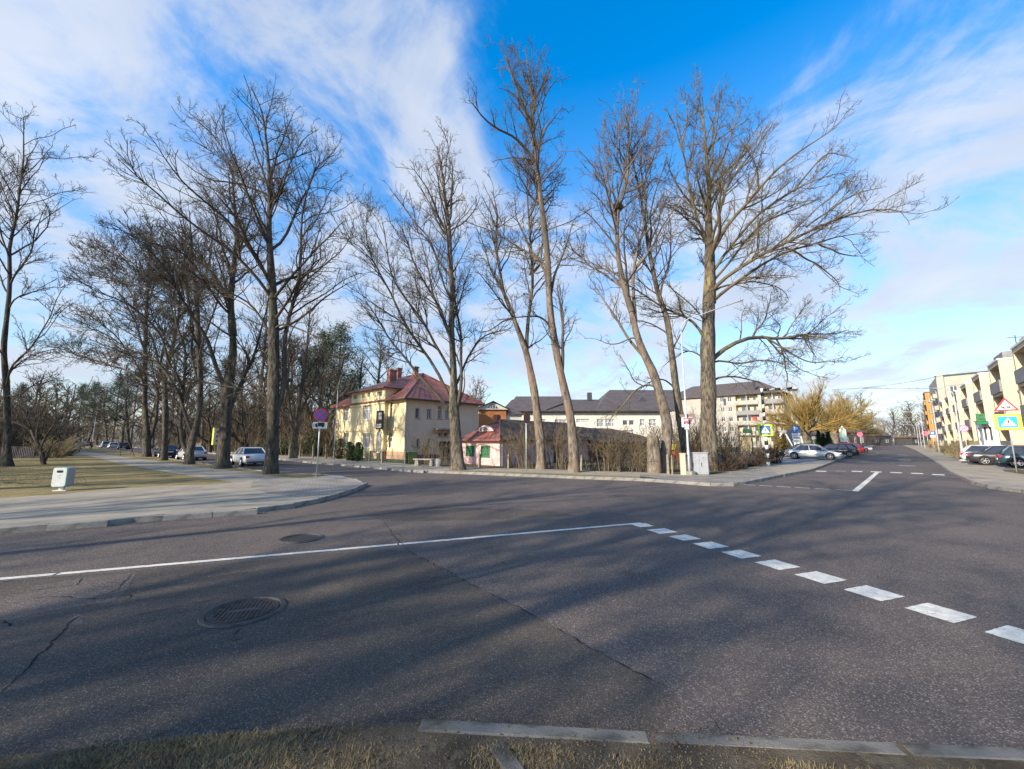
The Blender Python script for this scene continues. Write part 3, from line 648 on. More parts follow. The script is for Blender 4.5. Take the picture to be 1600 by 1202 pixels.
def trunk_mesh(pts,rad,r,base_flare=1.35,S=18,K=40,bump=.07):
    p=rs(np.c_[np.array(pts,float),np.array(rad,float)],K); X=smooth_poly(p[:,:3]); X[0]=p[0,:3]; R=p[:,3].copy()
    hgt=X[:,2]-X[0,2]; R*=1+(base_flare-1)*np.exp(-hgt/.35)
    V,q=tubes(X[None],R[None],S); V=V.reshape(K,S,3); c=X[:,None,:]
    ph=r.uniform(0,6,6); th=2*PI*np.arange(S)/S; z=X[:,2][:,None]
    b=1+bump*(np.sin(3*th[None]+ph[0]+z*.5)+.7*np.sin(5*th[None]+ph[1]-z*1.3)+.6*np.sin(2*th[None]+z*2.1+ph[2]))+bump*.9*np.exp(-hgt[:,None]/.4)*np.sin(5*th[None]+ph[3])*2+r.normal(0,bump*.28,(K,S))
    V=c+(V-c)*b[:,:,None]
    return [(V.reshape(-1,3),q)]
TREES={}
def traced_tree(key,label,base,trunk,limbs,seed,mt=None,mc=None,dens=1.0,group=None,auto=6,name='bare_tree',levels=5,depth=.5,up=.30,crook=.22,extra=None,tipm=1.0,cat='tree',Y=None,flare=1.35,auto_len=.28):
    r=np.random.default_rng(seed); mt=mt or M_bark; mc=mc or M_twig
    g=G(*base,KZ); Y=Y or g[1]; k=lambda w,p: w/2*(p.y*cP+(p.z-H)*sP)/F*math.cos(math.atan(abs(p.x)/max(p.y,1)))
    o3=Vector((g[0],g[1],KZ)) if Y==g[1] else Vector((P(base[0],base[1],Y).x,Y,KZ))
    tp=[];tr=[]
    for px,py,w in trunk:
        p=P(px,py,Y); tp.append(p-o3); tr.append(k(w,p))
    tp[0]=Vector((tp[0].x,0,-.08))
    hgt=max(p.z for p in tp)
    L=[]
    for li in limbs:
        w0=li[0]; pts=li[1:]; q=[P(x,y,Y)-o3 for x,y in pts]; q=[Vector(v) for v in rs(np.array(q),12)[:11]]
        TT=rs(np.array(tp),40); dd=np.linalg.norm(TT-np.array(q[0]),axis=1); ni=int(dd.argmin())
        if dd[ni]<1.3: q=[Vector(TT[max(0,ni-1)])]+q
        lat=abs(q[-1].x-q[0].x)+.35*abs(q[-1].z-q[0].z); dy=r.uniform(-1,1)*depth*lat
        n=len(q); q=[Vector(((p.x+o3.x)*(1+dy*(i/(n-1))**1.2/Y)-o3.x,p.y+dy*(i/(n-1))**1.2,(p.z+o3.z-H)*(1+dy*(i/(n-1))**1.2/Y)+H-o3.z)) for i,p in enumerate(q)]
        L.append((q,k(w0,q[0]+o3),.02))
    T=rs(np.array(tp),30); TR=np.interp(np.linspace(0,1,30),np.linspace(0,1,len(tr)),tr)
    for i in range(auto):                       # limbs that run towards and away from the viewer
        t=r.uniform(.45,.92); p=T[int(t*29)]; s=1 if i%2 else -1; ln=hgt*auto_len*r.uniform(.6,1.1)*(1.25-t*.8)
        d=np.array([r.normal(0,.45),s*1.0,r.uniform(.5,1.3)]); d/=np.linalg.norm(d)
        pts=[p+d*ln*a+np.array([0,0,.12*ln*a*a])+r.normal(0,.05*ln,3)*a for a in np.linspace(0,1,7)]
        L.append((pts,TR[int(t*29)]*.5,.02))
    A,B=limbs_to_arrays(L,14,r)
    root=thing(name,label,cat,tuple(o3),group=group); B=B*.78; tr=[v*.92 for v in tr]
    tm=np_mesh('trunk',trunk_mesh(tp,tr,r,flare),mt); link(bpy.data.objects.new('trunk',tm),root)
    # the upper trunk also carries twigs
    up_tr=T[12:]; A2,B2=np.array([rs(up_tr,14)]),np.array([np.interp(np.linspace(0,1,14),np.linspace(0,1,18),TR[12:])*.9])
    ch=crown(np.concatenate([A,A2]),np.concatenate([B,B2]),r,dens,up,crook,levels,tipm)
    if extra: ch+=extra(r)
    cm=np_mesh('crown',ch,mc); link(bpy.data.objects.new('crown',cm),root)
    TREES[key]=root; return root
def generic_tree(seed,hgt,spread,tr0,mt,mc,nl=14,dens=.8,levels=4,t0=.25,name='bare_tree',upl=.7,tipm=1.3,stems=1):
    r=np.random.default_rng(seed); ch=[];L=[];trs=[]
    for s in range(stems):
        lean=r.normal(0,.05 if stems==1 else .16,2); K=9; z=np.linspace(0,hgt,K)
        pts=np.stack([lean[0]*z+np.cumsum(r.normal(0,hgt*.012,K)),lean[1]*z+np.cumsum(r.normal(0,hgt*.012,K)),z],1); pts[:,:2]-=pts[0,:2]; pts[0,2]=-.1
        rad=np.linspace(tr0,.03,K); trs+=trunk_mesh(pts,rad,r,1.3,12,20)
        for i in range(nl//stems):
            t=t0+(1-t0)*(i+r.uniform())/(nl/stems)*.95; p=rs(pts,30)[int(t*29)]; an=i*2.4+r.uniform(-.5,.5); ln=spread*(1.1-t*.65)*r.uniform(.7,1.1)
            d=np.array([math.cos(an),math.sin(an),upl*r.uniform(.6,1.4)]); d/=np.linalg.norm(d)
            q=[p+d*ln*a+np.array([0,0,.2*ln*a*a])+r.normal(0,.05*ln,3)*a for a in np.linspace(0,1,6)]
            L.append((q,tr0*(1-t)*.7+.02,.02))
        L.append((rs(pts,30)[12:],tr0*.5,.02))
    A,B=limbs_to_arrays(L,14,r); ch=crown(A,B,r,dens,.25,.22,levels,tipm)
    return np_mesh('trunk',trs,mt),np_mesh('crown',ch,mc)
def place(meshes,name,label,cat,loc,rz=0,s=1.0,group=None,names=('trunk','crown')):
    t=thing(name,label,cat,loc,rz,group); t.scale=(s,s,s) if not hasattr(s,'__len__') else s
    for m,n in zip(meshes,names): link(bpy.data.objects.new(n,m),t)
    return t

# traced street trees ------------------------------------------------
traced_tree('T7','tall dark bare tree with straight thick trunk, right of the white saloon',(424,740.5),
 [(423,741,23),(425,700,21),(426,679,21),(428,621,21),(428,564,20),(428,506,17),(425,452,12),(420,365,9),(422,295,7),(418,235,5),(410,172,3),(392,137,1.5)],
 [[8,(424,456),(395,410),(350,382),(315,361),(262,316),(224,288),(175,250),(150,221)],[6,(423,379),(385,295),(357,253),(315,228),(280,211)],[4,(372,270),(332,207),(277,166)],
  [7,(416,428),(350,333),(294,302),(266,263),(241,225),(220,200)],[5,(420,295),(395,225),(364,158)],[7,(434,379),(472,330),(490,260),(525,235),(553,225)],[7,(437,449),(469,424),(490,393),(528,351),(556,337)],
  [7,(441,487),(465,442),(479,424),(518,414),(525,393)],[5,(423,277),(441,225),(465,162)],[7,(444,508),(490,480),(525,456),(556,435)],[5,(420,618),(345,598),(287,589),(259,581),(215,558)],
  [12,(436,640),(438,600),(440,549),(443,492),(460,440),(470,380),(478,300),(500,210)],[6,(428,540),(400,480),(360,450),(310,430),(250,415)],[5,(422,330),(450,290),(462,230),(500,190)],[5,(430,500),(480,520),(520,540),(548,520)]],
 11,M_bark_dark,M_twig_dark,dens=1.0,auto=8,group='bare trees along the left street')
traced_tree('T6','bare tree with swollen leaning trunk and wide fork, left of the white saloon',(350,732),
 [(347,733,26),(350,700,23),(351,679,20),(355,640,19),(356,600,20),(362,578,17),(365,535,12),(364,533,11),(360,470,9),(364,424,8),(371,365,6),(366,316,4),(362,260,2)],
 [[11,(350,605),(336,558),(316,520),(300,490),(280,440),(250,410),(224,385),(168,344)],[9,(360,640),(372,610),(384,585),(397,552),(402,535),(415,480),(425,420)],
  [7,(360,470),(332,424),(294,400),(245,379),(196,365),(150,344)],[6,(364,500),(340,440),(300,380),(260,350),(230,310)],[6,(365,430),(345,370),(330,310),(300,260)],[5,(368,400),(390,350),(400,300),(390,250)],[5,(362,520),(330,500),(270,470),(200,440),(120,420)]],
 12,M_bark_dark,M_twig_dark,dens=1.15,group='bare trees along the left street',levels=4,tipm=1.2)
traced_tree('T5','bare tree dividing low into three curved stems in front of a silver car',(296,725.5),
 [(296,726,16),(296,712,15),(297,700,15),(304,679,13),(311,656,11),(313,604,10),(310,535,8),(308,477,6),(300,400,4),(296,330,2)],
 [[10,(293,702),(290,679),(287,644),(287,592),(276,535),(270,480),(262,400)],[8,(304,670),(290,621),(267,587),(247,569),(213,549),(172,529),(138,506),(100,500)],
  [7,(308,620),(305,598),(302,506),(295,440),(290,370)],[6,(267,575),(244,506),(201,472),(138,449),(90,420)],[5,(312,560),(330,500),(345,440),(350,370)],[5,(270,500),(230,440),(190,400),(140,370)],[5,(308,500),(280,430),(240,380),(215,330)]],
 13,M_bark_dark,M_twig_dark,dens=1.15,group='bare trees along the left street',levels=4,tipm=1.3)
traced_tree('T4','slim dark bare trunk between two thicker street trees, in front of a black parked car',(256,719.5),
 [(256,720,12),(258,690,11),(259,650,11),(257,598,9),(262,570,8),(270,540,6),(278,500,5),(287,440,3),(290,370,1.5)],
 [[6,(257,598),(245,545),(225,500),(205,450),(180,420)],[5,(265,560),(290,520),(310,470),(325,420)],[4,(260,610),(235,590),(200,560),(160,545)],[4,(275,510),(260,460),(240,410),(230,360)]],
 14,M_bark_dark,M_twig_dark,dens=1.1,group='bare trees along the left street',levels=4,tipm=1.6)
traced_tree('T3','bare twin stemmed tree with long low branches over the left path',(229,714),
 [(229,715,15),(230,690,15),(228,664,11),(226,621,9),(227,564,8),(228,495,6),(232,430,4),(238,350,2)],
 [[9,(234,685),(239,659),(247,615),(250,581),(258,520),(262,460)],[6,(221,590),(184,575),(161,564),(132,552),(95,549),(60,540)],[5,(226,665),(205,655),(187,650),(161,641),(140,650)],[5,(227,540),(205,490),(180,450),(150,420)],
  [5,(228,510),(200,450),(160,410),(110,390)],[5,(227,600),(200,545),(150,500),(100,470)],[4,(230,470),(250,420),(262,370)]],
 15,M_bark_dark,M_twig_dark,dens=1.1,group='bare trees along the left street',levels=4,tipm=1.6)
traced_tree('T1','tall bare tree at the left edge of the picture on the lawn',(10,729),
 [(9,730,26),(11,710,17),(12,670,14),(10,600,13),(6,560,12),(5,540,11),(10,500,10),(14,470,9),(16,435,8),(14,386,6),(28,330,5),(31,288,4),(37,253,3),(37,183,1.5)],
 [[6,(16,435),(45,400),(60,344),(84,330),(115,312)],[5,(17,470),(45,455),(70,449),(105,445)],[6,(8,600),(22,570),(49,549),(80,500),(105,440)],[5,(6,615),(34,621),(66,592),(100,580)],[5,(12,450),(-10,410),(-35,370)],[5,(14,386),(-5,350),(-10,300),(-5,240)],[4,(28,340),(5,300),(-12,270),(0,215)],
  [4,(31,300),(55,270),(75,240)],[5,(8,560),(-20,520),(-50,490)],[5,(9,590),(40,560),(80,545),(120,545)],[4,(33,280),(45,240),(65,215)],[5,(10,655),(-10,650),(-30,640)]],
 16,M_bark_dark,M_twig_dark,dens=.95,auto=6,levels=4,tipm=1.3)
traced_tree('T2','small leaning dark tree beside the golden bush on the lawn',(68,726),
 [(68,727,9),(66,710,9),(60,695,8),(52,680,6),(45,660,4),(35,640,2)],
 [[6,(72,722),(76,705),(80,690),(95,670)],[5,(62,700),(75,675),(95,650),(110,640)],[4,(56,688),(60,650),(70,620)],[4,(50,675),(30,660),(0,655),(-20,662)],[4,(66,705),(90,690),(110,680)]],
 17,M_bark_dark,M_twig_dark,dens=1.0,auto=3,levels=4,tipm=1.4,auto_len=.4)
traced_tree('T8','bare tree with slim upright stems across the left street, near the no stopping sign',(458,716.5),
 [(458,717,13),(459,700,13),(462,676,11),(464,655,8),(467,630,7),(473,597,5),(480,540,3),(485,480,1.5)],
 [[6,(460,668),(449,644),(448,607),(452,560),(440,500)],[6,(463,662),(478,630),(490,590),(497,545),(520,510)],[5,(462,672),(440,650),(430,600),(425,550)],[4,(448,607),(430,570),(410,530)],[4,(473,597),(495,560),(515,540)],[4,(467,640),(490,625),(505,600)]],
 18,M_bark,M_twig,dens=1.0,group='bare trees along the left street',levels=4,tipm=1.6)
traced_tree('T8b','slim grey bare tree across the left street, seen just right of the white saloon roof',(406,705),
 [(406,706,10),(407,690,9),(407,672,8),(405,635,6),(409,588,5),(414,540,3),(418,470,1.5)],
 [[5,(407,672),(400,650),(396,615),(390,570)],[4,(405,635),(420,600),(428,560)],[4,(408,600),(395,560),(380,520)],[4,(410,570),(425,530),(440,490)]],
 19,M_bark,M_twig,dens=.8,group='bare trees along the left street',levels=4,tipm=1.8)
traced_tree('T9','thick bare tree forking into many upright limbs in front of the yellow house',(716,734),
 [(716,735,23),(715,715,20),(713,690,18),(711,659,18),(708,635,17),(709,600,12),(708,560,10),(705,515,9),(707,457,8),(703,400,8),(701,354,7),(697,319,5),(690,267,4),(683,229,2)],
 [[7,(701,639),(678,613),(649,581),(629,561),(612,526),(589,500),(569,475),(560,437)],[7,(706,624),(678,572),(646,538),(623,480),(606,455),(583,417),(570,345),(560,300)],[6,(704,580),(678,521),(638,469),(612,437),(600,380),(596,310)],
  [6,(701,515),(669,452),(646,410),(627,355),(613,320)],[5,(690,424),(662,355),(624,316),(603,281)],[5,(694,355),(662,285),(634,250)],[6,(704,337),(708,285),(704,236)],[6,(716,600),(730,555),(753,524),(781,512),(813,515)],
  [8,(714,640),(726,620),(728,580),(722,540),(716,490),(712,430),(714,380)],[5,(720,630),(727,600),(724,570)],[4,(708,500),(724,450),(738,410)],[4,(700,360),(735,340),(755,300)],[5,(714,560),(700,520),(680,470),(660,400),(650,330)]],
 20,M_bark,M_twig,dens=1.0,auto=7)
traced_tree('T10','leaning grey bare tree behind the round sign pole, beside the pink house',(847,733),
 [(847,734,17),(846,710,15),(845,687,15),(839,644,14),(833,601,12),(825,561,11),(817,535,9),(807,509,7),(796,480,6),(784,452,5),(781,417,4),(774,390,4),(778,337,2.5),(770,300,1.5)],
 [[8,(825,545),(828,501),(833,457),(829,414),(828,389),(825,320),(827,264),(832,197)],[4,(800,495),(780,505),(760,520),(745,515)],[4,(784,452),(765,420),(755,380),(740,340)],[4,(812,520),(790,460),(770,420),(750,400)],[4,(828,430),(845,390),(860,350)],[4,(828,389),(810,350),(800,300)],
  [4,(826,340),(842,300),(850,260)],[4,(778,360),(765,330),(748,300)],[4,(820,545),(850,530),(865,510)],[4,(830,470),(850,440),(870,420)]],
 21,M_bark_pale,M_twig,dens=1.0,auto=6)
traced_tree('T11','tallest bare tree, slender leaning trunk with small high crown, right of the pink house',(897,738),
 [(897,739,17),(897,710,16),(896,687,16),(891,644,14),(879,601,13),(868,544,12),(859,486,11),(857,429,10),(856,400,9),(846,320,8),(837,250,7),(833,208,6),(832,145,3),(823,92,1.5)],
 [[4,(834,208),(816,162),(802,117),(781,82),(790,58)],[4,(837,197),(848,155),(869,124),(882,113)],[6,(834,243),(809,218),(764,197),(746,176),(732,152),(715,148)],[4,(837,250),(795,246),(764,253)],[9,(878,600),(877,515),(875,480),(865,429)],
  [6,(865,440),(848,417),(830,400),(806,390),(781,365),(757,355),(729,348),(715,340)],[5,(850,415),(835,400),(816,365),(816,344),(802,334),(785,334)],[6,(862,445),(865,428),(886,379),(898,350),(902,325)],[5,(857,498),(845,492),(827,495),(800,497),(770,498)],[4,(832,170),(850,130),(858,90)],
  [4,(833,150),(815,110),(800,70)],[4,(840,280),(860,260),(875,250)],[4,(836,230),(860,190),(884,160)],[4,(832,200),(810,150),(770,130)],[4,(835,170),(838,120),(845,85)]],
 22,M_bark_pale,M_twig,dens=1.0,auto=6,auto_len=.14)
traced_tree('T12','pale barked bare tree with a bird nest, beside a sawn stump at the corner',(1033,738),
 [(1035,739,21),(1040,715,20),(1042,697,19),(1043,656,17),(1031,619,16),(1022,581,14),(1009,562,13),(994,525,12),(991,503,10),(985,480,8),(974,446,8),(965,399,7),(963,337,6),(975,300,5),(981,279,4),(983,229,3),(978,167,1.5)],
 [[7,(1000,550),(975,516),(950,481),(931,447),(909,425)],[8,(991,505),(992,417),(1000,374),(1012,323),(1003,276),(1000,229),(1007,182)],[5,(965,390),(927,341),(898,323)],[5,(963,337),(938,276),(895,221)],[5,(1025,596),(1003,600),(981,619),(956,650),(944,681)],
  [4,(968,320),(950,280),(945,230),(938,180)],[4,(981,290),(960,240),(965,190),(958,160)],[4,(1000,374),(1030,340),(1045,300)],[4,(1003,300),(1020,250),(1030,210)],[4,(975,450),(945,420),(905,400)],[4,(995,525),(960,540),(930,530)],[4,(985,240),(1005,210),(1010,175)]],
 23,M_bark_pale,M_twig_pale,dens=1.05,auto=7,crook=.28)
traced_tree('T13','dark slim bare tree between the nest tree and the great oak',(1070,736),
 [(1076,737,18),(1074,710,17),(1069,697,17),(1062,650,14),(1056,603,12),(1050,556,11),(1047,525,10),(1041,491,9),(1028,462,8),(1022,431,7),(1014,392,5),(1007,345,4),(1000,300,3),(985,240,1.5)],
 [[5,(1028,462),(1045,420),(1050,370),(1045,320)],[4,(1014,392),(1030,350),(1035,300)],[4,(1047,525),(1030,510),(1000,500),(970,505)],[4,(1050,545),(1070,510),(1085,480)],[4,(1022,431),(995,400),(975,370)],[4,(1056,603),(1030,590),(1005,600),(990,620)]],
 24,M_bark,M_twig,dens=.9,auto=5,levels=4,tipm=1.2)
traced_tree('T14','great wide bare tree with massive trunk and long low branch over the cabinets',(1108,734.5),
 [(1110,735,32),(1108,712,29),(1106,666,27),(1106,619,27),(1106,572,26),(1106,525,24),(1109,462,20),(1109,400,17),(1107,365,11),(1107,323,8),(1108,287,6),(1102,229,4),(1097,150,1.5)],
 [[7,(1114,385),(1126,308),(1145,279),(1170,243),(1206,207),(1235,156)],[9,(1117,380),(1163,323),(1206,272),(1250,229),(1290,207),(1329,196)],[7,(1120,412),(1163,356),(1199,319),(1242,294),(1290,272),(1351,272)],[6,(1120,432),(1160,385),(1195,337),(1242,330),(1300,310)],
  [9,(1117,441),(1181,403),(1224,381),(1264,356),(1300,345),(1344,337),(1387,319),(1445,345)],[8,(1117,463),(1181,417),(1228,388),(1279,381),(1333,356),(1385,372)],[5,(1228,388),(1271,410),(1308,435),(1322,468)],
  [11,(1116,551),(1148,537),(1192,522),(1242,530),(1297,519),(1344,519)],[7,(1101,376),(1083,323),(1072,283),(1065,229),(1061,192),(1025,153)],[6,(1100,368),(1068,337),(1036,316)],[5,(1108,287),(1130,240),(1150,190),(1160,150)],[5,(1119,450),(1170,439),(1224,450),(1242,482)],
  [7,(1100,518),(1081,500),(1041,481),(1000,453),(978,437),(940,430)],[5,(1116,560),(1150,570),(1200,560),(1250,575)],[5,(1107,330),(1128,290),(1180,210),(1200,165)],[5,(1083,323),(1055,290),(1040,240)],[4,(1065,229),(1075,185),(1070,145)],[5,(1116,590),(1150,588),(1190,600),(1215,620)],
  [5,(1240,300),(1290,235),(1340,250)],[5,(1260,355),(1320,310),(1390,290)],[5,(1190,525),(1220,545),(1270,570),(1330,560)],[4,(1104,500),(1075,470),(1050,450),(1025,430)],[4,(1103,560),(1080,545),(1050,560),(1030,580)],[5,(1280,382),(1320,400),(1360,400)]],
 25,M_bark,M_twig_lichen,dens=1.1,auto=7,depth=.45,crook=.2,auto_len=.22)

# bird nest in T12
def nest():
    r=np.random.default_rng(5); T=TREES['T12']; Y=T.location.y; c=P(965,324,Y); n=420
    a=r.uniform(0,2*PI,n); rad=.32*np.sqrt(r.uniform(.1,1,n)); z=r.uniform(-.16,.14,n)
    p0=np.stack([rad*np.cos(a),rad*np.sin(a),z],1); d=np.stack([-np.sin(a)+r.normal(0,.4,n),np.cos(a)+r.normal(0,.4,n),r.normal(0,.25,n)],1); d=unit(d)*.28
    X=np.stack([p0-d/2,p0+d*.1+r.normal(0,.02,(n,3)),p0+d/2],1); me=np_mesh('bird_nest',[tubes(X,np.full((n,3),.008),3)],M_shrub)
    o=bpy.data.objects.new('bird_nest',me); link(o); o.location=c; tag(o,'dark twig bird nest in a fork of the pale tree','nest')
nest()
# sawn stump leaning on T12
def stump():
    x,y=G(1023,739,KZ); t=thing('tree_stump','pale broken stump standing against the nest tree','stump',(x,y,KZ))
    r=np.random.default_rng(3); ch=trunk_mesh([(0,0,-.1),(.02,0,.8),(.0,0,1.6),(-.03,0,2.15)],[.42,.36,.36,.30],r,1.15,18,24,.05)
    me=np_mesh('bark',ch,M_bark_pale); link(bpy.data.objects.new('bark',me),t)
    mb=MB(); V=ch[0][0][-18:]; c=V.mean(0); mb.add([tuple(c+np.array([0,0,.1]))]+[tuple(v) for v in V],[(0,i+1,(i+1)%18+1) for i in range(18)]); mb.build('cut_top',M_wood,t)
stump()

# shadow casters: trees on the photographer's side of the street
L_=lambda s:'bare tree behind the camera, '+s
for key,x,y,rz,s,lab in [('T1',-17,-8,1.0,.95,'nearest, shading the near lane'),('T9',-13,-13.5,.6,.8,'second in the row'),('T12',-9,-17.5,4.1,.9,'third in the row'),
        ('T6',-6,-27,2.6,.95,'fourth in the row'),('T10',1,-31,5.0,1.0,'fifth in the row'),('T8',7,-37,2.6,1.2,'last in the row'),('T9',-24,-11,2.2,.95,'behind the nearest one'),
        ('T12',-30,-15,3.9,1.0,'shading the junction middle'),('T13',-22,-2.5,1.2,.9,'slim one nearest the left foreground street'),('T12',-35,-6,2.8,.95,'farthest left of the row'),('T5',-44,9,.3,.95,'on the lawn left of the picture'),('T7',-54,15,3.0,.9,'far left of the lawn'),('T6',-63,24,2.5,.9,'beyond the left edge of the lawn'),('T8',-30,14.5,1.5,1.0,'slim one just outside the lawn view'),('T4',-33,17.5,0.5,1.0,'slim one behind the lawn shade'),('T13',-38,20.5,2.2,.8,'tallest one beside the lawn'),('T8',-27,10.5,4.0,1.0,'nearest the litter bin side')]:
    copy_tree(TREES[key],(x,y,.1),rz,L_(lab),s)['group']='bare trees on the near side of the street'

# wood behind: generic bare trees and pines -------------------------------
BG=[generic_tree(101,15,5.5,.26,M_bark_dark,M_twig_dark,16,.8,4,tipm=2.0),generic_tree(102,17,5,.28,M_bark,M_twig,16,.8,4,tipm=2.0),generic_tree(103,11,5,.2,M_bark_dark,M_shrub,16,.85,4,t0=.2,tipm=2.2),generic_tree(104,9,4.5,.18,M_bark_dark,M_twig_dark,14,.9,4,t0=.12,tipm=2.2,stems=2)]
def pine_meshes(seed,hgt,spread,t0,mt,mn,n_br=70,conic=.3):
    r=np.random.default_rng(seed); z=np.linspace(0,hgt,9); pts=np.stack([np.cumsum(r.normal(0,.06,9)),np.cumsum(r.normal(0,.06,9)),z],1); pts[0,2]=-.1
    tr=trunk_mesh(pts,np.linspace(.24,.04,9),r,1.2,10,16); L=[]; cen=[]
    for i in range(n_br):
        t=t0+(1-t0)*r.uniform()**.9; p=rs(pts,30)[int(t*29)]; a=i*2.4; ln=spread*(1-conic*(t-t0)/(1-t0)-(.65*max(0,t-.75)/.25))*r.uniform(.55,1.05)
        d=np.array([math.cos(a),math.sin(a),r.uniform(0,.45)]); q=[p+d*ln*s+np.array([0,0,.12*ln*s*s]) for s in (0,.35,.7,1)]; L.append((q,.05,.012))
        for s in np.linspace(.35,1.05,6): cen.append(p+d*ln*s+np.array([0,0,.12*ln*s*s])+r.normal(0,.22,3))
    A,B=limbs_to_arrays(L,5,r); cen=np.repeat(np.array(cen),26,0); n=len(cen)
    c=cen+r.normal(0,1,(n,3))*np.array([.42,.42,.24]); d=unit(r.normal(size=(n,3))+np.array([0,0,.3])); u=unit(np.cross(d,r.normal(size=(n,3)))); l=r.uniform(.12,.26,n)[:,None]; w=.035
    V=np.stack([c-u*w,c+u*w,c+d*l+u*w*.3,c+d*l-u*w*.3],1).reshape(-1,3); q=np.arange(4*n).reshape(-1,4)
    return np_mesh('trunk',tr+[tubes(A,B,4)],mt),np_mesh('needles',[(V,q)],mn,False)
PI_=[pine_meshes(201,15,3.4,.35,M_bark_pale,M_needle),pine_meshes(202,17,3.0,.55,M_bark_pale,M_needle,55)]
def bgt(v,px,Y,top,label,group,pine=False,lo=0):
    p=P(px,688,Y); ms=(PI_ if pine else BG)[v]; h0=([15,17] if pine else [15.5,17.5,11.8,10])[v]; h=P(px,top,Y).z-lo
    return place(ms,'pine_tree' if pine else 'bare_tree',label,'pine' if pine else 'tree',(p.x,Y,.05+lo),rnd.uniform(0,6),h/h0,group)
gw='trees of the wood behind the left street'
WL=['brown bare tree left of the lawn, beyond the left edge tree', 'low bare tree behind the white house roof', 'bare tree rising right of the left edge trunk', "round low bare tree above the golden bush's left side", 'bare tree straight above the golden bush', 'small pale topped bare tree right of the golden bush', 'small far bare tree over the left end of the street', 'bare tree above the person in red', 'bare tree over the blue car at the street bend', 'far bare tree just right of the person in red', 'low bare tree above the three small parked cars', 'tall bare tree behind the twin stemmed tree', 'bare tree between the twin stemmed and slim dark trunks', 'wide bare tree behind the slim dark trunk', 'low bare tree behind the three stemmed tree', 'tall bare tree left of the swollen trunk', 'tall bare tree directly behind the swollen trunk', "taller bare tree over the white saloon's left half", "bare tree over the white saloon's roof", 'bare tree hugging the tallest straight trunk', 'broad low bare tree right of the straight trunk', 'tall bare tree behind the forked street tree', 'narrow bare tree right of the forked street tree', 'bare tree above the no stopping sign', 'low two stemmed bare tree left of the yellow house pine', 'two stemmed bare tree past the left edge of the picture', 'tall thin bare tree far behind the golden bush', 'two stemmed bare tree behind the advertising board', 'two stemmed bare tree behind the white saloon', 'low bare tree behind the silver saloon', 'farthest low bare tree near the slim trunk', 'two stemmed bare tree right of the straight trunk']
for k_,(px,Y,top,v) in enumerate([(-60,75,560,0),(-15,60,590,2),(25,80,575,0),(55,58,600,2),(85,75,588,1),(96,88,592,3),(135,140,606,0),(152,170,610,2),(170,150,600,0),(190,120,598,2),(205,90,570,0),(230,85,560,1),(262,80,545,0),(288,95,560,2),(318,78,540,1),(345,90,550,0),(372,72,530,1),(398,85,545,0),(420,70,535,2),(440,66,520,1),(470,74,530,0),(492,60,545,2),(512,66,540,3),(-110,50,590,3),(60,110,585,1),(330,62,600,3),(385,58,610,3),(280,66,605,3),(240,100,590,2),(430,58,600,3)]):
    bgt(v,px,Y,top,WL[k_%len(WL)],gw)
for px,Y,top,v,lab in [(522,68,508,0,'dense pine rising left of the yellow house'),(498,72,520,1,'pine behind the hedge left of the yellow house'),(545,75,590,0,'small round pine peeping over the left eave of the yellow house'),(472,80,545,1,'pine seen between the street tree trunks'),(175,120,590,0,'pine at the bend of the left street'),(205,110,570,1,'tall pine beyond the left street bend'),(140,160,598,0,'distant pine top over the left street'),(118,180,600,1,'farthest pine top over the lawn'),(345,88,560,1,'pine deep in the wood behind the swollen trunk'),(20,95,600,0,'pine behind the house at the left edge')]:
    bgt(v,px,Y,top,lab,'pines of the wood',True)
gh='bare trees behind the houses'
HL=['thin bare tree over the bay roof of the yellow house', 'bare tree behind the big brick chimney', 'bare tree behind the middle chimney of the yellow house', 'bare tree over the small orange house', 'bare tree above the right eave of the yellow house']
for k_,(px,Y,top,v) in enumerate([(560,75,540,1),(590,82,525,0),(612,78,550,1),(760,85,600,0),(735,80,590,1)]):
    bgt(v,px,Y,top,HL[k_],gh)
gr='trees at the far end of the right street'
FLB=['slender bare tree rising out of the third willow', 'bare tree right of the third willow crown', 'bare tree over the brown house roof', 'low bare tree left of the dark pavilion', 'bare tree above the dark pavilion', "tall bare tree over the street's vanishing point", 'bare tree just right of the vanishing point', 'low bare tree over the far right kerb', 'tall bare tree left of the lamp row', 'tall bare tree behind the farthest lamps', 'bare tree touching the ochre block', 'farthest low bare tree above the dark car', "low bare tree behind the pavilion's left end", 'bare tree partly behind the ochre block', 'farthest bare tree in the gap of the right street']
for k_,(px,Y,top,v) in enumerate([(1330,120,610,1),(1345,140,615,0),(1360,170,640,0),(1375,230,650,2),(1392,240,640,0),(1404,260,636,1),(1415,220,640,0),(1425,250,632,2),(1436,210,624,0),(1446,190,618,1),(1456,220,625,0),(1384,300,655,2),(1352,210,648,3),(1464,230,630,1),(1410,330,645,0)]):
    bgt(v,px,Y,top,FLB[k_],gr)

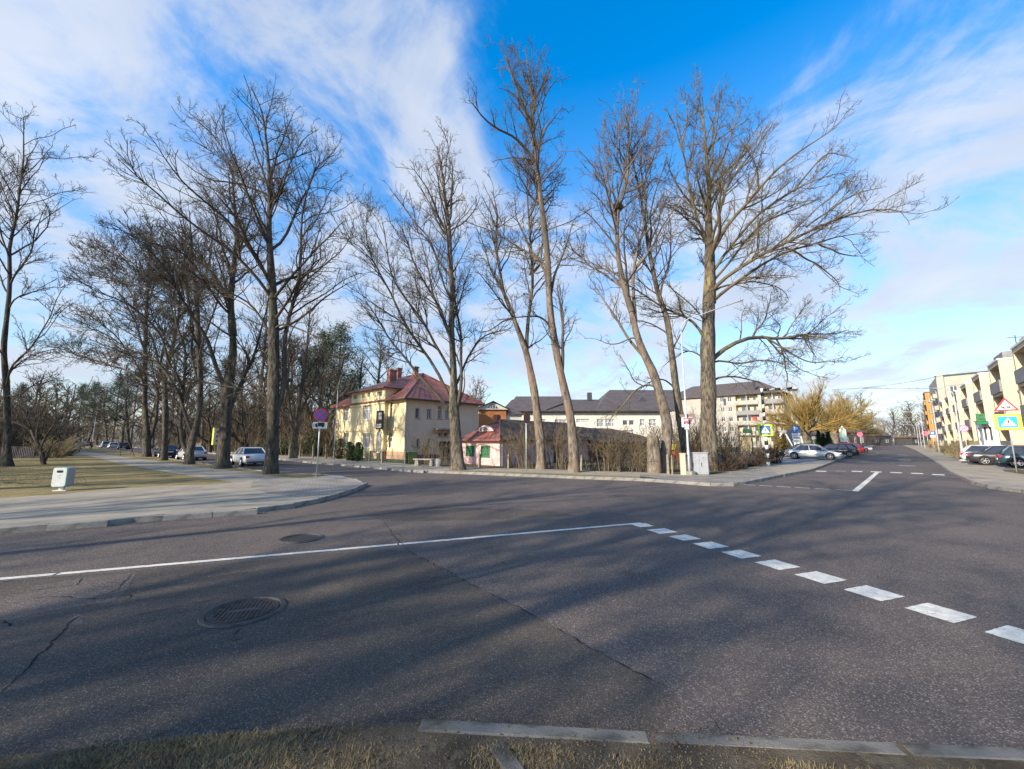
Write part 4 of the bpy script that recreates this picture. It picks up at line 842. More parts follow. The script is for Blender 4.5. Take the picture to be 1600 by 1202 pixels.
# willows -------------------------------------------------------------
def willow(base,Y,hgt,spread,label,seed,tr=.5):
    r=np.random.default_rng(seed); p=P(base[0],base[1],Y); root=thing('willow_tree',label,'willow',(p.x,Y,KZ))
    k=hgt*.27; tm=np_mesh('trunk',trunk_mesh([(0,0,-.1),(.05,0,k*.5),(-.05,0,k),(0,0,k*1.25)],[tr,tr*.9,tr*1.05,tr*.6],r,1.25,16,20,.10),M_bark_pale); link(bpy.data.objects.new('trunk',tm),root)
    L=[]; k0=k
    for i in range(30):
        a=i*2.4; e=r.uniform(.05,1.3); ln=spread*r.uniform(.75,1.05)*(1.0 if e<.9 else .9); d=np.array([math.cos(a)*math.cos(e),math.sin(a)*math.cos(e),math.sin(e)]); q=[np.array([0,0,k*1.0])+d*ln*s+np.array([0,0,.10*ln*math.sin(s*3)])+r.normal(0,.25,3)*s for s in np.linspace(0,1,6)]; L.append((q,.13,.03))
    A,B=limbs_to_arrays(L,10,r); ch=[tubes(A,B,6)]
    X,R=grow(A,B,r,.36,.55,.65,7,.45,.16,t0=.15,lmin=1.2,lmax=3.4,tip=.014); ch.append(tubes(X,R,4))
    X,R=grow(X,R,r,.23,.6,.5,4,.45,.14,t0=.1,lmin=.6,lmax=1.7,tip=.010); ch.append(tubes(X,R,3))
    cm=np_mesh('crown',ch,M_willow); link(bpy.data.objects.new('crown',cm),root)
willow((1262,700),60,11.0,7.4,'golden twigged willow with thick pollard trunk behind the silver saloon',301,.55)
willow((1307,700),82,11.6,9.2,'second golden willow with pale leaning trunk, farther down the parking area',302,.75)
willow((1338,700),108,10.5,8.2,'third and farthest golden willow merging with the dark wood',303,.5)

# shrubs --------------------------------------------------------------
def shrub(px,py,w,h,label,m=None,seed=1,n=14,dens=1.0,name='bare_shrub',tipm=1.0,group=None,Y=None,spread=1.0,lv=3):
    r=np.random.default_rng(seed); 
    if Y is None: x,Y=G(px,py,KZ)
    else: x=P(px,py,Y).x
    L=[]
    for i in range(n):
        a=r.uniform(0,2*PI); b=r.uniform(0,.35)*w; x0=np.array([math.cos(a)*b,math.sin(a)*b*.6,-.03]); e=r.uniform(.25,1.1)*spread; d=np.array([math.cos(a)*w*.55*e,math.sin(a)*w*.45*e,h*r.uniform(.55,1)*(1-.3*e)])
        L.append(([x0+d*s*np.array([s**.5+.001,s**.5+.001,1.25-.25*s])+r.normal(0,.05*h,3)*s for s in np.linspace(0,1,5)],.014*tipm+.008,.006*tipm))
    A,B=limbs_to_arrays(L,7,r,.03); ch=[tubes(A,B,4)]
    X,R=grow(A,B,r,.26/dens,.42,.75,5,.2,.3,t0=.2,lmin=.2,lmax=1.3,tip=.005*tipm); ch.append(tubes(X,R,3))
    if lv>2: X,R=grow(X,R,r,.17/dens,.5,.8,3,.1,.3,t0=.1,lmin=.1,lmax=.5,tip=.0042*tipm); ch.append(tubes(X,R,3))
    me=np_mesh(name,ch,m or M_shrub); o=bpy.data.objects.new(name,me); link(o); o.location=(x,Y,KZ); tag(o,label,'shrub',group); return o
shrub(82,716,3.4,2.9,'golden twigged round bush on the lawn',M_shrub_g,401,70,1.1,tipm=1.5)
shrub(98,713,2.6,1.8,'low dark bush right of the golden bush',M_shrub_d,402,60,1.2,tipm=1.8)
shrub(45,710,3.0,2.2,'dark bush by the picket fence left of the golden bush',M_shrub_d,403,40,1.0,tipm=1.8)
for i,(px,py,w,h,l,m) in enumerate([(655,724.5,2.2,3.3,'bare shrub in front of the lower left windows of the tan wall',M_shrub),(673,725.5,2.0,3.2,'bare shrub left of the dark house door',M_shrub),(692,727,2.0,3.6,'bare shrub hanging over the dark house door',M_shrub),
   (803,731,2.0,3.4,'thin bare shrub against the left part of the pink barn',M_shrub),(825,732,2.8,4.0,'bushy bare shrub behind the round sign pole',M_shrub),(868,732,3.2,4.2,'wide bare shrub between the two leaning trees',M_shrub),(882,733,2.2,3.8,'bare shrub touching the tallest tree',M_shrub),
   (843,731,2.2,3.9,'climbing bare shrub behind the leaning grey tree, over the barn eave',M_shrub),(920,735,2.4,3.3,'bare shrub in front of the dark barn wall',M_shrub_d),
   (948,736,2.8,3.8,'tangled shrub under the hanging branch',M_shrub),(978,737,3.0,2.6,'tangled brown shrub before the white building',M_shrub),(1002,737,2.2,2.9,'tangled brown shrub left of the stump',M_shrub),(962,735,2.4,1.5,'low dark shrub at the foot of the fence',M_shrub_d),
   (1052,733,1.6,4.8,'tall thin shrub right of the nest tree',M_shrub),(1088,732,2.2,5.4,'tall thin stems beside the great tree',M_shrub_d),(1130,730,2.6,5.0,'tall twiggy shrub right of the great tree',M_shrub),(1150,726,3.0,4.2,'arching twiggy shrub in front of the apartment block',M_shrub),
   (1130,736,2.2,1.5,'clipped brown hedge bush beside the cabinets',M_shrub_d),(1152,733,2.4,1.5,'clipped brown hedge bush in the middle of the hedge',M_shrub_d),(1172,729,2.4,1.6,'clipped brown hedge bush left of the striped pole',M_shrub_d),(1212,724.5,1.4,2.0,'brown hedge bush right of the striped pole',M_shrub_d),(1190,725,1.8,1.6,'low hedge bush behind the striped pole',M_shrub_d),
   (1065,734,1.6,3.0,'bare shrub behind the lamp post',M_shrub),(1100,729,2.6,3.4,'dark shrub hiding the foot of the great tree',M_shrub_d)]):
    dense='hedge' in l or 'tangled' in l; shrub(px,py,w,h,l,m,410+i,(46 if 'hedge' in l else 24) if dense else 13,1.3 if dense else 1.1,tipm=1.15 if dense else 1.0)
for i,(px,py,w,h,l) in enumerate([(1462,706,3,3,'bare shrub on the grass bank near the ochre block'),(1488,713.5,2.2,2.3,'bare pale shrub beside the lamp post on the right'),(1500,716,2.4,2.4,'grey tangled shrub behind the no stopping sign on the right'),(1519,716,2.6,3.2,'tall bare shrub in front of the peach wall')]):
    shrub(px,py,w,h,l,M_shrub_g,450+i,26,1.0,tipm=1.2)
# thicket along the far side of the left street and round the wood edge
def thicket(name,line,w,h,n,m,seed,label,tipm=2.0):
    r=np.random.default_rng(seed); pts=np.array(line,float); d=np.r_[0,np.cumsum(np.linalg.norm(np.diff(pts,axis=0),axis=1))]; t=r.uniform(0,d[-1],n)
    c=np.stack([np.interp(t,d,pts[:,0]),np.interp(t,d,pts[:,1]),np.zeros(n)],1)+np.c_[r.normal(0,w/2,(n,2)),np.zeros(n)]
    c[:,2]=.05; hh=h*r.uniform(.5,1.1,n)*(1+.3*np.sin(t*.35)); K=4; X=np.empty((n,K,3)); X[:,0]=c; dd=unit(np.c_[r.normal(0,.3,(n,2)),np.ones(n)])
    for k in range(1,K): dd=unit(dd+r.normal(0,.16,(n,3))); X[:,k]=X[:,k-1]+dd*(hh/(K-1))[:,None]
    R=np.linspace(.022,.008,K)[None]*np.ones((n,1))*tipm*.7; ch=[tubes(X,R,3)]
    Y_,R2=grow(X,R,r,.5*max(1,h/4.2),.45,.6,3,.2,.2,t0=.1,lmin=.4,lmax=.4*h,tip=.010*tipm); ch.append(tubes(Y_,R2,3))
    me=np_mesh(name,ch,m); o=bpy.data.objects.new(name,me); link(o); tag(o,label,'thicket',kind='stuff')
thicket('thicket',[(-22,50),(-33,60),(-50,76),(-80,105),(-120,144)],4.5,4.4,2500,M_shrub,501,'brown thicket behind the fence along the far side of the left street')
thicket('thicket',[(-30,62),(-60,95),(-110,150)],14,11,2000,M_twig_dark,502,'dark undergrowth of the wood behind the left street',2.6)
thicket('thicket',[(-185,138),(-135,95),(-98,64),(-84,48)],8,9,1600,M_twig_dark,503,'dark undergrowth at the left end of the lawn',2.4)
thicket('far_wood',[(-260,250),(-150,190),(-60,200)],40,14,1300,M_twig_dark,504,'far brown wood closing the left street',4.5)
thicket('far_wood',[(100,300),(190,270),(255,330),(300,290),(250,200),(190,160)],26,13,1700,M_twig_dark,505,'far brown wood closing the right street',4.5)
thicket('thicket',[(78,98),(100,122),(150,176)],5,4,900,M_shrub_d,506,'brown thicket on the left side of the right street',2.4)
thicket('thicket',[(11,33),(15,34),(18,35)],2.5,3.0,260,M_shrub,507,'brown thicket behind the corner fence',1.1)
thicket('thicket',[(-58,43),(-72,57),(-87,73),(-106,88)],5,6.5,1500,M_twig_dark,508,'dark undergrowth between the golden bush and the left street path',2.2)
# evergreen clumps
def leafy(name,label,px,py,w,h,n,m,seed,Y=None,cat='shrub',cone=False,leaf=.05,group=None,z0=KZ):
    r=np.random.default_rng(seed)
    if Y is None: x,Y=G(px,py,KZ)
    else: x=P(px,py,Y).x
    u=r.uniform(0,1,n)**.6; th=r.uniform(0,2*PI,n); zz=r.uniform(0,1,n); rad=(1-zz*.85 if cone else np.sqrt(np.maximum(.08,1-(2*zz-1)**2*.85)))*w/2*(1+.22*np.sin(th*3+zz*9)+.12*np.sin(th*7-zz*5))
    c=np.stack([np.cos(th)*rad*u,np.sin(th)*rad*u,zz*h],1); d=unit(r.normal(size=(n,3))+np.array([0,0,.4])); q=unit(np.cross(d,r.normal(size=(n,3)))); l=leaf*r.uniform(.7,1.5,n)[:,None]
    V=np.stack([c-q*l*.5,c+q*l*.5,c+d*l+q*l*.35,c+d*l-q*l*.35],1).reshape(-1,3); me=np_mesh(name,[(V,np.arange(4*n).reshape(-1,4))],m,False)
    o=bpy.data.objects.new(name,me); link(o); o.location=(x,Y,z0); tag(o,label,cat,group); return o
for i,(px,py,w,h,l) in enumerate([(530,717,1.2,2.0,'dark clipped evergreen at the left corner of the yellow house'),(545,719.5,.8,1.7,'small round evergreen before the first window of the yellow house'),(551,720,.7,1.4,'smallest evergreen near the green gate post'),(559,721,.8,1.7,'evergreen beside the green gate post')]):
    leafy('evergreen_shrub',l,px,py,w,h,2600,M_leafg,600+i)
leafy('ivy_hedge','green ivy covered hedge behind the no stopping sign on the left',497,712,3.4,3.0,7000,M_leafg,610,leaf=.07)
leafy('ivy_hedge','low green ivy hedge seen under the street tree at left of the yellow house',437,706,5,2.2,5000,M_leafg,611,Y=54,leaf=.08)
for i,(px,w,h) in enumerate([(1216,1.6,3.0),(1226,1.5,2.6),(1281,1.7,3.4),(1288,1.5,2.9),(1296,1.6,3.2)]):
    leafy('thuja_tree',['small yellow green conifer behind the striped pole','yellow green conifer next to the white arch','dark conifer just right of the first willow trunk','slim conifer between the two willows','conifer against the second willow trunk'][i],px,700,w,h,2600,M_leafg if i>1 else M_willow,620+i,Y=64 if i>1 else 50,cone=True,leaf=.09,cat='conifer')
# ---------------------------------------------------------------- yellow house
def hip_roof(fr,x0,x1,y0,y1,ze,ridge,off,m,parent,name='roof',th=.12):
    """fr(x,y,z)->world; ridge = two (x,y,z)"""
    c=[fr(x0,y0,ze),fr(x1,y0,ze),fr(x1,y1,ze),fr(x0,y1,ze)]; a,b=fr(*ridge[0]),fr(*ridge[1]); lo=[Vector((p.x,p.y,p.z-th)) for p in c]
    mb=MB(off); vs=c+[a,b]+lo
    # a nearer y0, b nearer y1
    mb.add(vs,[(0,1,4),(1,2,5,4),(2,3,5),(3,0,4,5),(0,6,7,1),(1,7,8,2),(2,8,9,3),(3,9,6,0),(6,9,8,7)])
    o=mb.build(name,m,parent)
    # standing seams on the slopes that show
    sm=MB(off)
    def seams(e0,e1,r0,r1,n):
        for i in range(1,n):
            t=i/n; p=e0.lerp(e1,t); q=r0.lerp(r1,t); sm.tube([p+Vector((0,0,.02)),q+Vector((0,0,.02))],.02,3,False)
    seams(c[3],c[0],b,a,26); seams(c[0],c[1],a,a,14)
    s=sm.build('roof_seams',m,o); s['kind']='stuff'
    for p,q in ((c[0],a),(c[1],a),(a,b),(c[3],b)):
        rb=MB(off); rb.tube([p+Vector((0,0,.03)),q+Vector((0,0,.03))],.06,6); rb.build('ridge_cap',m,o)
    return o
def yellow_house():
    C=Vector(G(632,720.5)+(0,)); off=(C.x,C.y,0); a=az(43); b=az(-47); Lx=9.6; Ly=15.9; ZE=6.15
    fr=lambda x,y,z: Vector((C.x+a.x*x+b.x*y,C.y+a.y*x+b.y*y,z))
    t=thing('yellow_house','two storey yellow house with red hipped metal roof and brick chimneys','house',off)
    FL=Face(fr(0,Ly,0),133); FR=Face(C,43)
    up=[(536.5,636,545,658),(604,629,613,654)]; low=[(536.5,677,544.5,699.5),(604,676.5,612.5,700)]
    W=[FL.rect(*r) for r in up+low]; bayo=.45
    u0,_=FL.uz(547.5,660,bayo); u1,_=FL.uz(600,660,bayo); ZB=FL.uz(575,609.5,bayo)[1]
    facade(FL,Ly,0.9,ZE,W,M_ywall,t,off); 
    for r in W: window(FL,r,t,off,1,(.68,),gm=M_glass_pale,fw=.09)
    BW=[FL.rect(*r,bayo) for r in [(567,632,579,656),(567,677,578,699.5),(552.5,616.5,558.5,623.5),(566,615,570,622),(574.5,613.5,578.5,620.5),(589.5,612,597,619)]]
    dr=FL.rect(588,678,595,702,bayo); dr=(dr[0],dr[1],.75,dr[3])
    facade(FL,u1,.6,ZB,BW+[dr],M_ywall,t,off,'bay_wall',bayo,u_start=u0)
    mb=MB(off); FL.box(mb,u0,u0+.02,.6,ZB,-.3,bayo-.003); mb.build('bay_side',M_ywall,t); mb=MB(off); FL.box(mb,u1-.02,u1,.6,ZB,-4.0,bayo-.003); mb.build('bay_side',M_ywall,t)
    for i,r in enumerate(BW):
        window(FL,r,t,off,2 if i<2 else 1,(.68,) if i<2 else (.5,),out=bayo,gm=M_glass_pale if i in (0,1) else M_glass,fw=.08 if i<2 else .06,sill=i<2)
    w=window(FL,dr,t,off,1,(.72,),out=bayo,gm=M_glass_pale,sill=False,name='door')
    pl=MB(off); FL.box(pl,0,u0-.003,0,.9,-.2,.06); FL.box(pl,u1+.003,Ly,0,.9,-.2,.06); FL.box(pl,u0,dr[0],0,.9,0,bayo+.06); FL.box(pl,dr[1],u1,0,.9,0,bayo+.06); FL.box(pl,dr[0],dr[1],0,.7,0,bayo+.3); pl.build('plinth',M_plinth,t)
    co=MB(off); zc=FL.uz(575,671.5,bayo)[1]
    FL.box(co,0,u0,zc-.12,zc+.12,-.05,.09); FL.box(co,u1,Ly,zc-.12,zc+.12,-.05,.09); FL.box(co,u0-.05,u1+.05,zc-.12,zc+.12,bayo-.05,bayo+.09); FL.box(co,u0-.05,u1+.05,ZE-.35,ZE-.2,bayo-.05,bayo+.07); co.build('cornice',M_ywall,t)
    pi=MB(off)
    for u in (0.02,u0-.35,u1+.05,Ly-.4): FL.box(pi,u,u+.36,.9,ZE-.1,0,.05)
    pi.build('pilasters',M_ywall,t)
    # tan right wall
    RW=[FR.rect(*r) for r in [(649,637.5,656,654),(667,639,674,654),(684,634,690.5,655),(696,640,701,655),(650.5,685,656,699),(667.5,685,672.5,699),(684.5,676.5,691,682.5),(693,676.5,700,682.5)]]
    d=FR.rect(686,690,704,718); d=(d[0],min(d[1],Lx-.3),.25,d[3])
    facade(FR,Lx,0,ZE,RW+[d],M_wall2,t,off)
    for i,r in enumerate(RW): window(FR,r,t,off,1 if i in(1,3) else 0,() if i!=2 else (.7,),fw=.06)
    mb=MB(off); FR.box(mb,d[0],d[1],d[2],d[3],-.5,-.3); mb.build('door',M_dkmetal,t)
    mb=MB(off); cz=FR.uz(690,671,0)[1]; FR.box(mb,d[0]-.8,d[1]+.2,cz-.08,cz+.08,0,.75); FR.box(mb,d[0]-.7,d[1],cz-.35,cz-.085,0,.5); mb.build('door_canopy',M_plinth,t)
    mb=MB(off); FR.box(mb,0.03,d[0],0,.55,0,.06); mb.build('plinth',M_recess,t)
    # the other walls
    mb=MB(off); mb.quad(fr(Lx,0,0),fr(Lx,Ly,0),fr(Lx,Ly,ZE),fr(Lx,0,ZE)); mb.quad(fr(0,Ly,0),fr(Lx,Ly,0),fr(Lx,Ly,ZE),fr(0,Ly,ZE)); mb.build('wall',M_wall2,t,fix=False)
    hip_roof(fr,-.55,Lx+.55,-.55,Ly+.55,ZE,((Lx/2,4.4,9.7),(Lx/2,Ly-4.4,9.7)),off,M_roofred,t)
    # bay roof
    y0,y1=Ly-u1,Ly-u0
    c=[fr(-bayo-.45,y0-.4,ZB),fr(4.6,y0-.4,ZB),fr(4.6,y1+.4,ZB),fr(-bayo-.45,y1+.4,ZB)]; ym=(y0+y1)/2; r0,r1=fr(1.9,ym-.6,ZB+1.25),fr(1.9,ym+.6,ZB+1.25); r2=fr(4.6,ym,9.72)
    mb=MB(off); lo=[p-Vector((0,0,.12)) for p in c]
    mb.add(c+[r0,r1,r2]+lo,[(3,0,4,5),(0,1,6,4),(2,3,5,6),(4,6,5),(0,7,8,1),(2,9,10,3),(3,10,7,0),(7,10,9,8)]); mb.build('bay_roof',M_roofred,t)
    mb=MB(off); mb.quad(fr(4,y1-.03,ZE),fr(4,y1-.03,ZB),fr(-.25,y1-.03,ZB),fr(-.25,y1-.03,ZE)); mb.build('bay_side',M_ywall,t,fix=False)
    # small hipped dormer on the right slope
    p=P(679,594,47.5); mb=MB(off); q=[p+a*x+b*y+Vector((0,0,z)) for x,y,z in ((-1.6,-2.2,-1.9),(1.8,-2.2,-1.9),(1.8,1.6,-1.9),(-1.6,1.6,-1.9),(0,0,0))]; mb.add(q,[(0,1,4),(1,2,4),(2,3,4),(3,0,4)]); mb.build('dormer_roof',M_roofred,t)
    for i,(x0,y0_,x1,y1_,Y) in enumerate([(605,578,620,600,44.5),(619,575,628,590,47),(645,573,654,590,48)]):
        m=P((x0+x1)/2,y0_,Y); w=(x1-x0)/F*Y/1.25; zb=P(0,y1_,Y).z-1.0; ch=MB(off); ch.box((m.x,m.y,(m.z+zb)/2),(w,w*.8,m.z-zb),math.radians(47)); ch.box((m.x,m.y,m.z-.12),(w+.16,w*.8+.16,.14),math.radians(47)); ch.build('chimney',M_brick,t)
    dp=MB(off); q=C+az(133)*.12+az(-137)*.1; dp.tube([(q.x,q.y,.2),(q.x,q.y,ZE-.5),fr(-.35,-.35,ZE-.1)],.06,8); dp.build('downpipe',M_grey,t)
    gu=MB(off); gu.tube([fr(-.6,-.6,ZE-.08),fr(-.6,Ly-u1-.5,ZE-.08)],.07,6); gu.tube([fr(-.6,-.6,ZE-.08),fr(Lx+.6,-.6,ZE-.08)],.07,6); gu.build('gutter',M_greyroof,t)
    # notice board on the front, bracketed off the wall
    u,z=FL.uz(593.5,656.5,bayo+.7); p=FL.pt(u,z,bayo+.7); s=thing('hanging_board','black framed projecting sign board with pale panels on the yellow front','sign',tuple(p))
    mb=MB(p); FL.box(mb,u-.62,u+.62,z-.95,z+.95,bayo+.62,bayo+.78); mb.build('board',M_black,s)
    for k,(h0,h1) in enumerate(((.45,.75),(.05,.38),(-.55,-.4),(-.8,-.62))):
        mb=MB(p); FL.box(mb,u-.1 if k<2 else u-.45,u+.5,z+h0,z+h1,bayo+.78,bayo+.79); mb.build('panel',M_grey,s)
    mb=MB(p); FL.box(mb,u-.04,u+.04,z-1.2,z-.95,bayo+.6,bayo+.8); FL.box(mb,u-.4,u+.4,z-1.4,z-1.2,bayo+.66,bayo+.74); FL.box(mb,u-.5,u-.45,z+.7,z+.75,bayo,bayo+.62); FL.box(mb,u-.5,u-.45,z-.75,z-.7,bayo,bayo+.62); mb.build('bracket',M_grey,s)
yellow_house()

# ---------------------------------------------------------------- pink cottage with long dark roof
def pink_house():
    C=Vector(G(781,731)+(0,)); off=(C.x,C.y,0); a=az(43); b=az(-47); Ly=4.35; Lx=12.0; ZE=2.02
    fr=lambda x,y,z: Vector((C.x+a.x*x+b.x*y,C.y+a.y*x+b.y*y,z))
    t=thing('pink_cottage','low pink cottage with green window frames, red metal roof and eyebrow dormer','cottage',off)
    FL=Face(fr(0,Ly,0),133); FR=Face(C,43)
    W=[FL.rect(729.5,698,740.3,711.5),FL.rect(752.8,698.3,764.3,713.5)]
    facade(FL,Ly,0,ZE,W,M_pink,t,off,depth=.12)
    for r in W:
        window(FL,r,t,off,2,(.35,.68),fm=M_green,fw=.09,rec=.03,sill=False)
        mb=MB(off); u0,u1,z0,z1=r; FL.box(mb,u0-.07,u1+.07,z0-.07,z0,-.02,.05); FL.box(mb,u0-.07,u1+.07,z1,z1+.07,-.02,.05); FL.box(mb,u0-.07,u0,z0,z1,-.02,.05); FL.box(mb,u1,u1+.07,z0,z1,-.02,.05); mb.build('window_surround',M_green,t)
    dw=(6.5,7.5,.1,1.9); facade(FR,Lx,0,ZE,[dw],M_pink,t,off)
    mb=MB(off); FR.box(mb,dw[0],dw[1],dw[2],dw[3],-.22,-.15); mb.build('door',M_barn,t)
    mb=MB(off); mb.quad(fr(0,Ly,0),fr(Lx,Ly,0),fr(Lx,Ly,ZE),fr(0,Ly,ZE)); mb.quad(fr(Lx,0,0),fr(Lx,Ly,0),fr(Lx,Ly,ZE),fr(Lx,0,ZE)); mb.build('wall',M_pink,t,fix=False)
    # left hip in red metal, long slope mossy
    e=.35; z=ZE+.02; c=[fr(-e,-e,z),fr(-e,Ly+e,z),fr(Lx+.2,Ly+e,z),fr(Lx+.2,-e,z)]; A=fr(Ly/2,Ly/2,3.72); B=fr(Lx+.2,Ly/2,3.72)
    mb=MB(off); mb.add([c[0],c[1],A]+[p-Vector((0,0,.09)) for p in c[:2]],[(0,2,1),(0,1,4,3)]); mb.build('roof',M_roofred,t)
    sm=MB(off)
    for i in range(1,9): p=c[0].lerp(c[1],i/9); sm.tube([p+Vector((0,0,.02)),p.lerp(A,.98-.5*abs(i/9-.5))+Vector((0,0,.02))],.016,3,False)
    s=sm.build('roof_seams',M_roofred,t); s['kind']='stuff'
    mb=MB(off); mb.add([c[0],A,B,c[3],c[1],c[2]]+[c[0]-Vector((0,0,.09)),c[3]-Vector((0,0,.09))],[(0,3,2,1),(1,2,5,4),(0,6,7,3)]); mb.build('long_roof',M_mossroof,t)
    g=MB(off); g.tube([c[0]+Vector((0,0,-.05)),c[1]+Vector((0,0,-.05))],.06,6); g.tube([c[0],A],.05,6); g.build('gutter',M_recess,t)
    dp=MB(off); q=fr(.12,-.12,0); dp.tube([q,q+Vector((0,0,ZE))],.045,6); dp.build('downpipe',M_grey,t)
    # eyebrow dormer
    pc=c[0].lerp(c[1],.5).lerp(A,.45); n=FL.n; d=FL.d
    base=pc-Vector((0,0,.10)); w=.85; h=.48
    prof=[(math.cos(k*PI/14),math.sin(k*PI/14)) for k in range(15)]
    mb=MB(off); f=[base+d*(x*w*1.25)+Vector((0,0,y**1.6*h))+n*.35 for x,y in prof]; bk=[p-n*1.6+Vector((0,0,.0)) for p in f]
    k=len(f); mb.add(f+bk,[(i,i+1,k+i+1,k+i) for i in range(k-1)]); mb.build('dormer_roof',M_roofred,t,True,fix=False)
    mb=MB(off); mb.poly([p-n*.05 for p in f]); mb.build('dormer_front',M_pink,t,fix=False)
    dm=[base+d*(x*w*.62)+Vector((0,0,.07+y*h*.62))+n*.34 for x,y in prof]
    mb=MB(off); mb.poly(dm); dg=mb.build('dormer_window',M_glass,t,fix=False)
    mb=MB(off)
    for x in (-.25,0,.25): q=base+d*(x*w)+Vector((0,0,.07))+n*.36; mb.tube([q,q+Vector((0,0,h*.55))],.02,4)
    mb.tube([p+n*.02 for p in dm],.03,4); mb.build('dormer_frame',M_frame,t)
    p=P(776.5,649,33.2); ch=MB(off); ch.box((p.x,p.y,p.z-.5),(.42,.42,1.1),math.radians(47)); ch.box((p.x,p.y,p.z-.15),(.5,.5,.1),math.radians(47)); ch.build('chimney',M_brick,t)
    # dark barn that continues it
    o2=fr(Lx+.25,0,0); t2=thing('dark_barn','low dark grey barn with sagging mossy roof behind the fence posts','barn',tuple(o2)); off=tuple(o2); L2=16; z=1.9
    F2=Face(fr(Lx+.25,-.1,0),43); facade(F2,L2,0,z,[(2.0,3.2,.9,1.5)],M_barn,t2,off)
    mb=MB(off)
    for i in range(20): F2.box(mb,i*.8+.02,i*.8+.06,0,z,0,.02)
    s=mb.build('wall_battens',M_barn,t2); s['kind']='stuff'
    mb=MB(off); rz=[3.45,3.3,3.35,3.05,2.6]; n=len(rz); g=lambda i:Lx+.25+L2*i/(n-1)
    vs=[fr(g(i),-.55,z-.05) for i in range(n)]+[fr(g(i),2.3,rz[i]) for i in range(n)]+[fr(g(i),5.2,z-.05) for i in range(n)]
    mb.add(vs,[(i,i+1,n+i+1,n+i) for i in range(n-1)]+[(n+i,n+i+1,2*n+i+1,2*n+i) for i in range(n-1)]+[(0,n,2*n),(n-1,2*n-1,3*n-1)]); mb.build('roof',M_mossroof,t2)
    mb=MB(off); FB=Face(fr(Lx+.25,5,0),43); FB.box(mb,0,L2,0,z,-.1,0); mb.build('wall',M_barn,t2)
pink_house()

# ---------------------------------------------------------------- small orange house behind
def orange_house():
    Y=52; x0=P(748,660,Y).x; off=(x0,Y,0); t=thing('orange_house','small orange gabled house seen between the yellow house and the pink cottage','house',off)
    Fc=Face((x0,Y),78); L=3.6; z=Fc.uz(765,640)[1]; facade(Fc,L,0,z,[],M_orange,t,off)
    Fl=Face(Fc.pt(0,0)-Fc.n*6,168); r=(4.9,5.6,Fl.uz(745,665)[1],Fl.uz(745,650)[1]); facade(Fl,6,0,z,[r],M_ywall,t,off); window(Fl,r,t,off,0,())
    zp=Fc.uz(767,626.5,.3)[1]; A=[Fc.pt(-.5,z,.5),Fc.pt(L+.5,z,.5),Fc.pt(L/2,zp,.5)]; mb=MB(off); bk=[p-Fc.n*7 for p in A]
    mb.add(A+bk,[(0,2,5,3),(2,1,4,5)]); mb.build('roof',M_greyroof,t,fix=False)
    mb=MB(off); mb.poly([Fc.pt(-.3,z,.2),Fc.pt(L+.3,z,.2),Fc.pt(L/2,zp-.15,.2)]); mb.build('gable',M_whitewall,t,fix=False)
    mb=MB(off); q=Fc.pt(L/2,z+.15,.23); mb.poly([q-Fc.d*.75,q+Fc.d*.75,q+Vector((0,0,(zp-z)*.62))]); mb.build('gable_window',M_glass,t,fix=False)
    mb=MB(off)
    for s in (-.35,0,.35): mb.tube([q+Fc.d*s+Fc.n*.02,q+Fc.d*s+Fc.n*.02+Vector((0,0,(zp-z)*.55*(1-abs(s))))],.03,4)
    mb.build('gable_bars',M_frame,t)
    mb=MB(off); Fc.box(mb,L,L+2.2,0,z-.6,-3,-.3); mb.build('annex_wall',M_whitewall,t)
    mb=MB(off); mb.hexa([Fc.pt(L+.02,z-.6,0),Fc.pt(L+2.6,z-.6,0),Fc.pt(L+2.6,z-.6,-3.4),Fc.pt(L+.02,z-.6,-3.4),Fc.pt(L+.02,z+.4,-1.2),Fc.pt(L+1.0,z+.4,-1.4),Fc.pt(L+1.0,z+.4,-2.2),Fc.pt(L+.02,z+.4,-2.2)]); mb.build('annex_roof',M_greyroof,t)
orange_house()

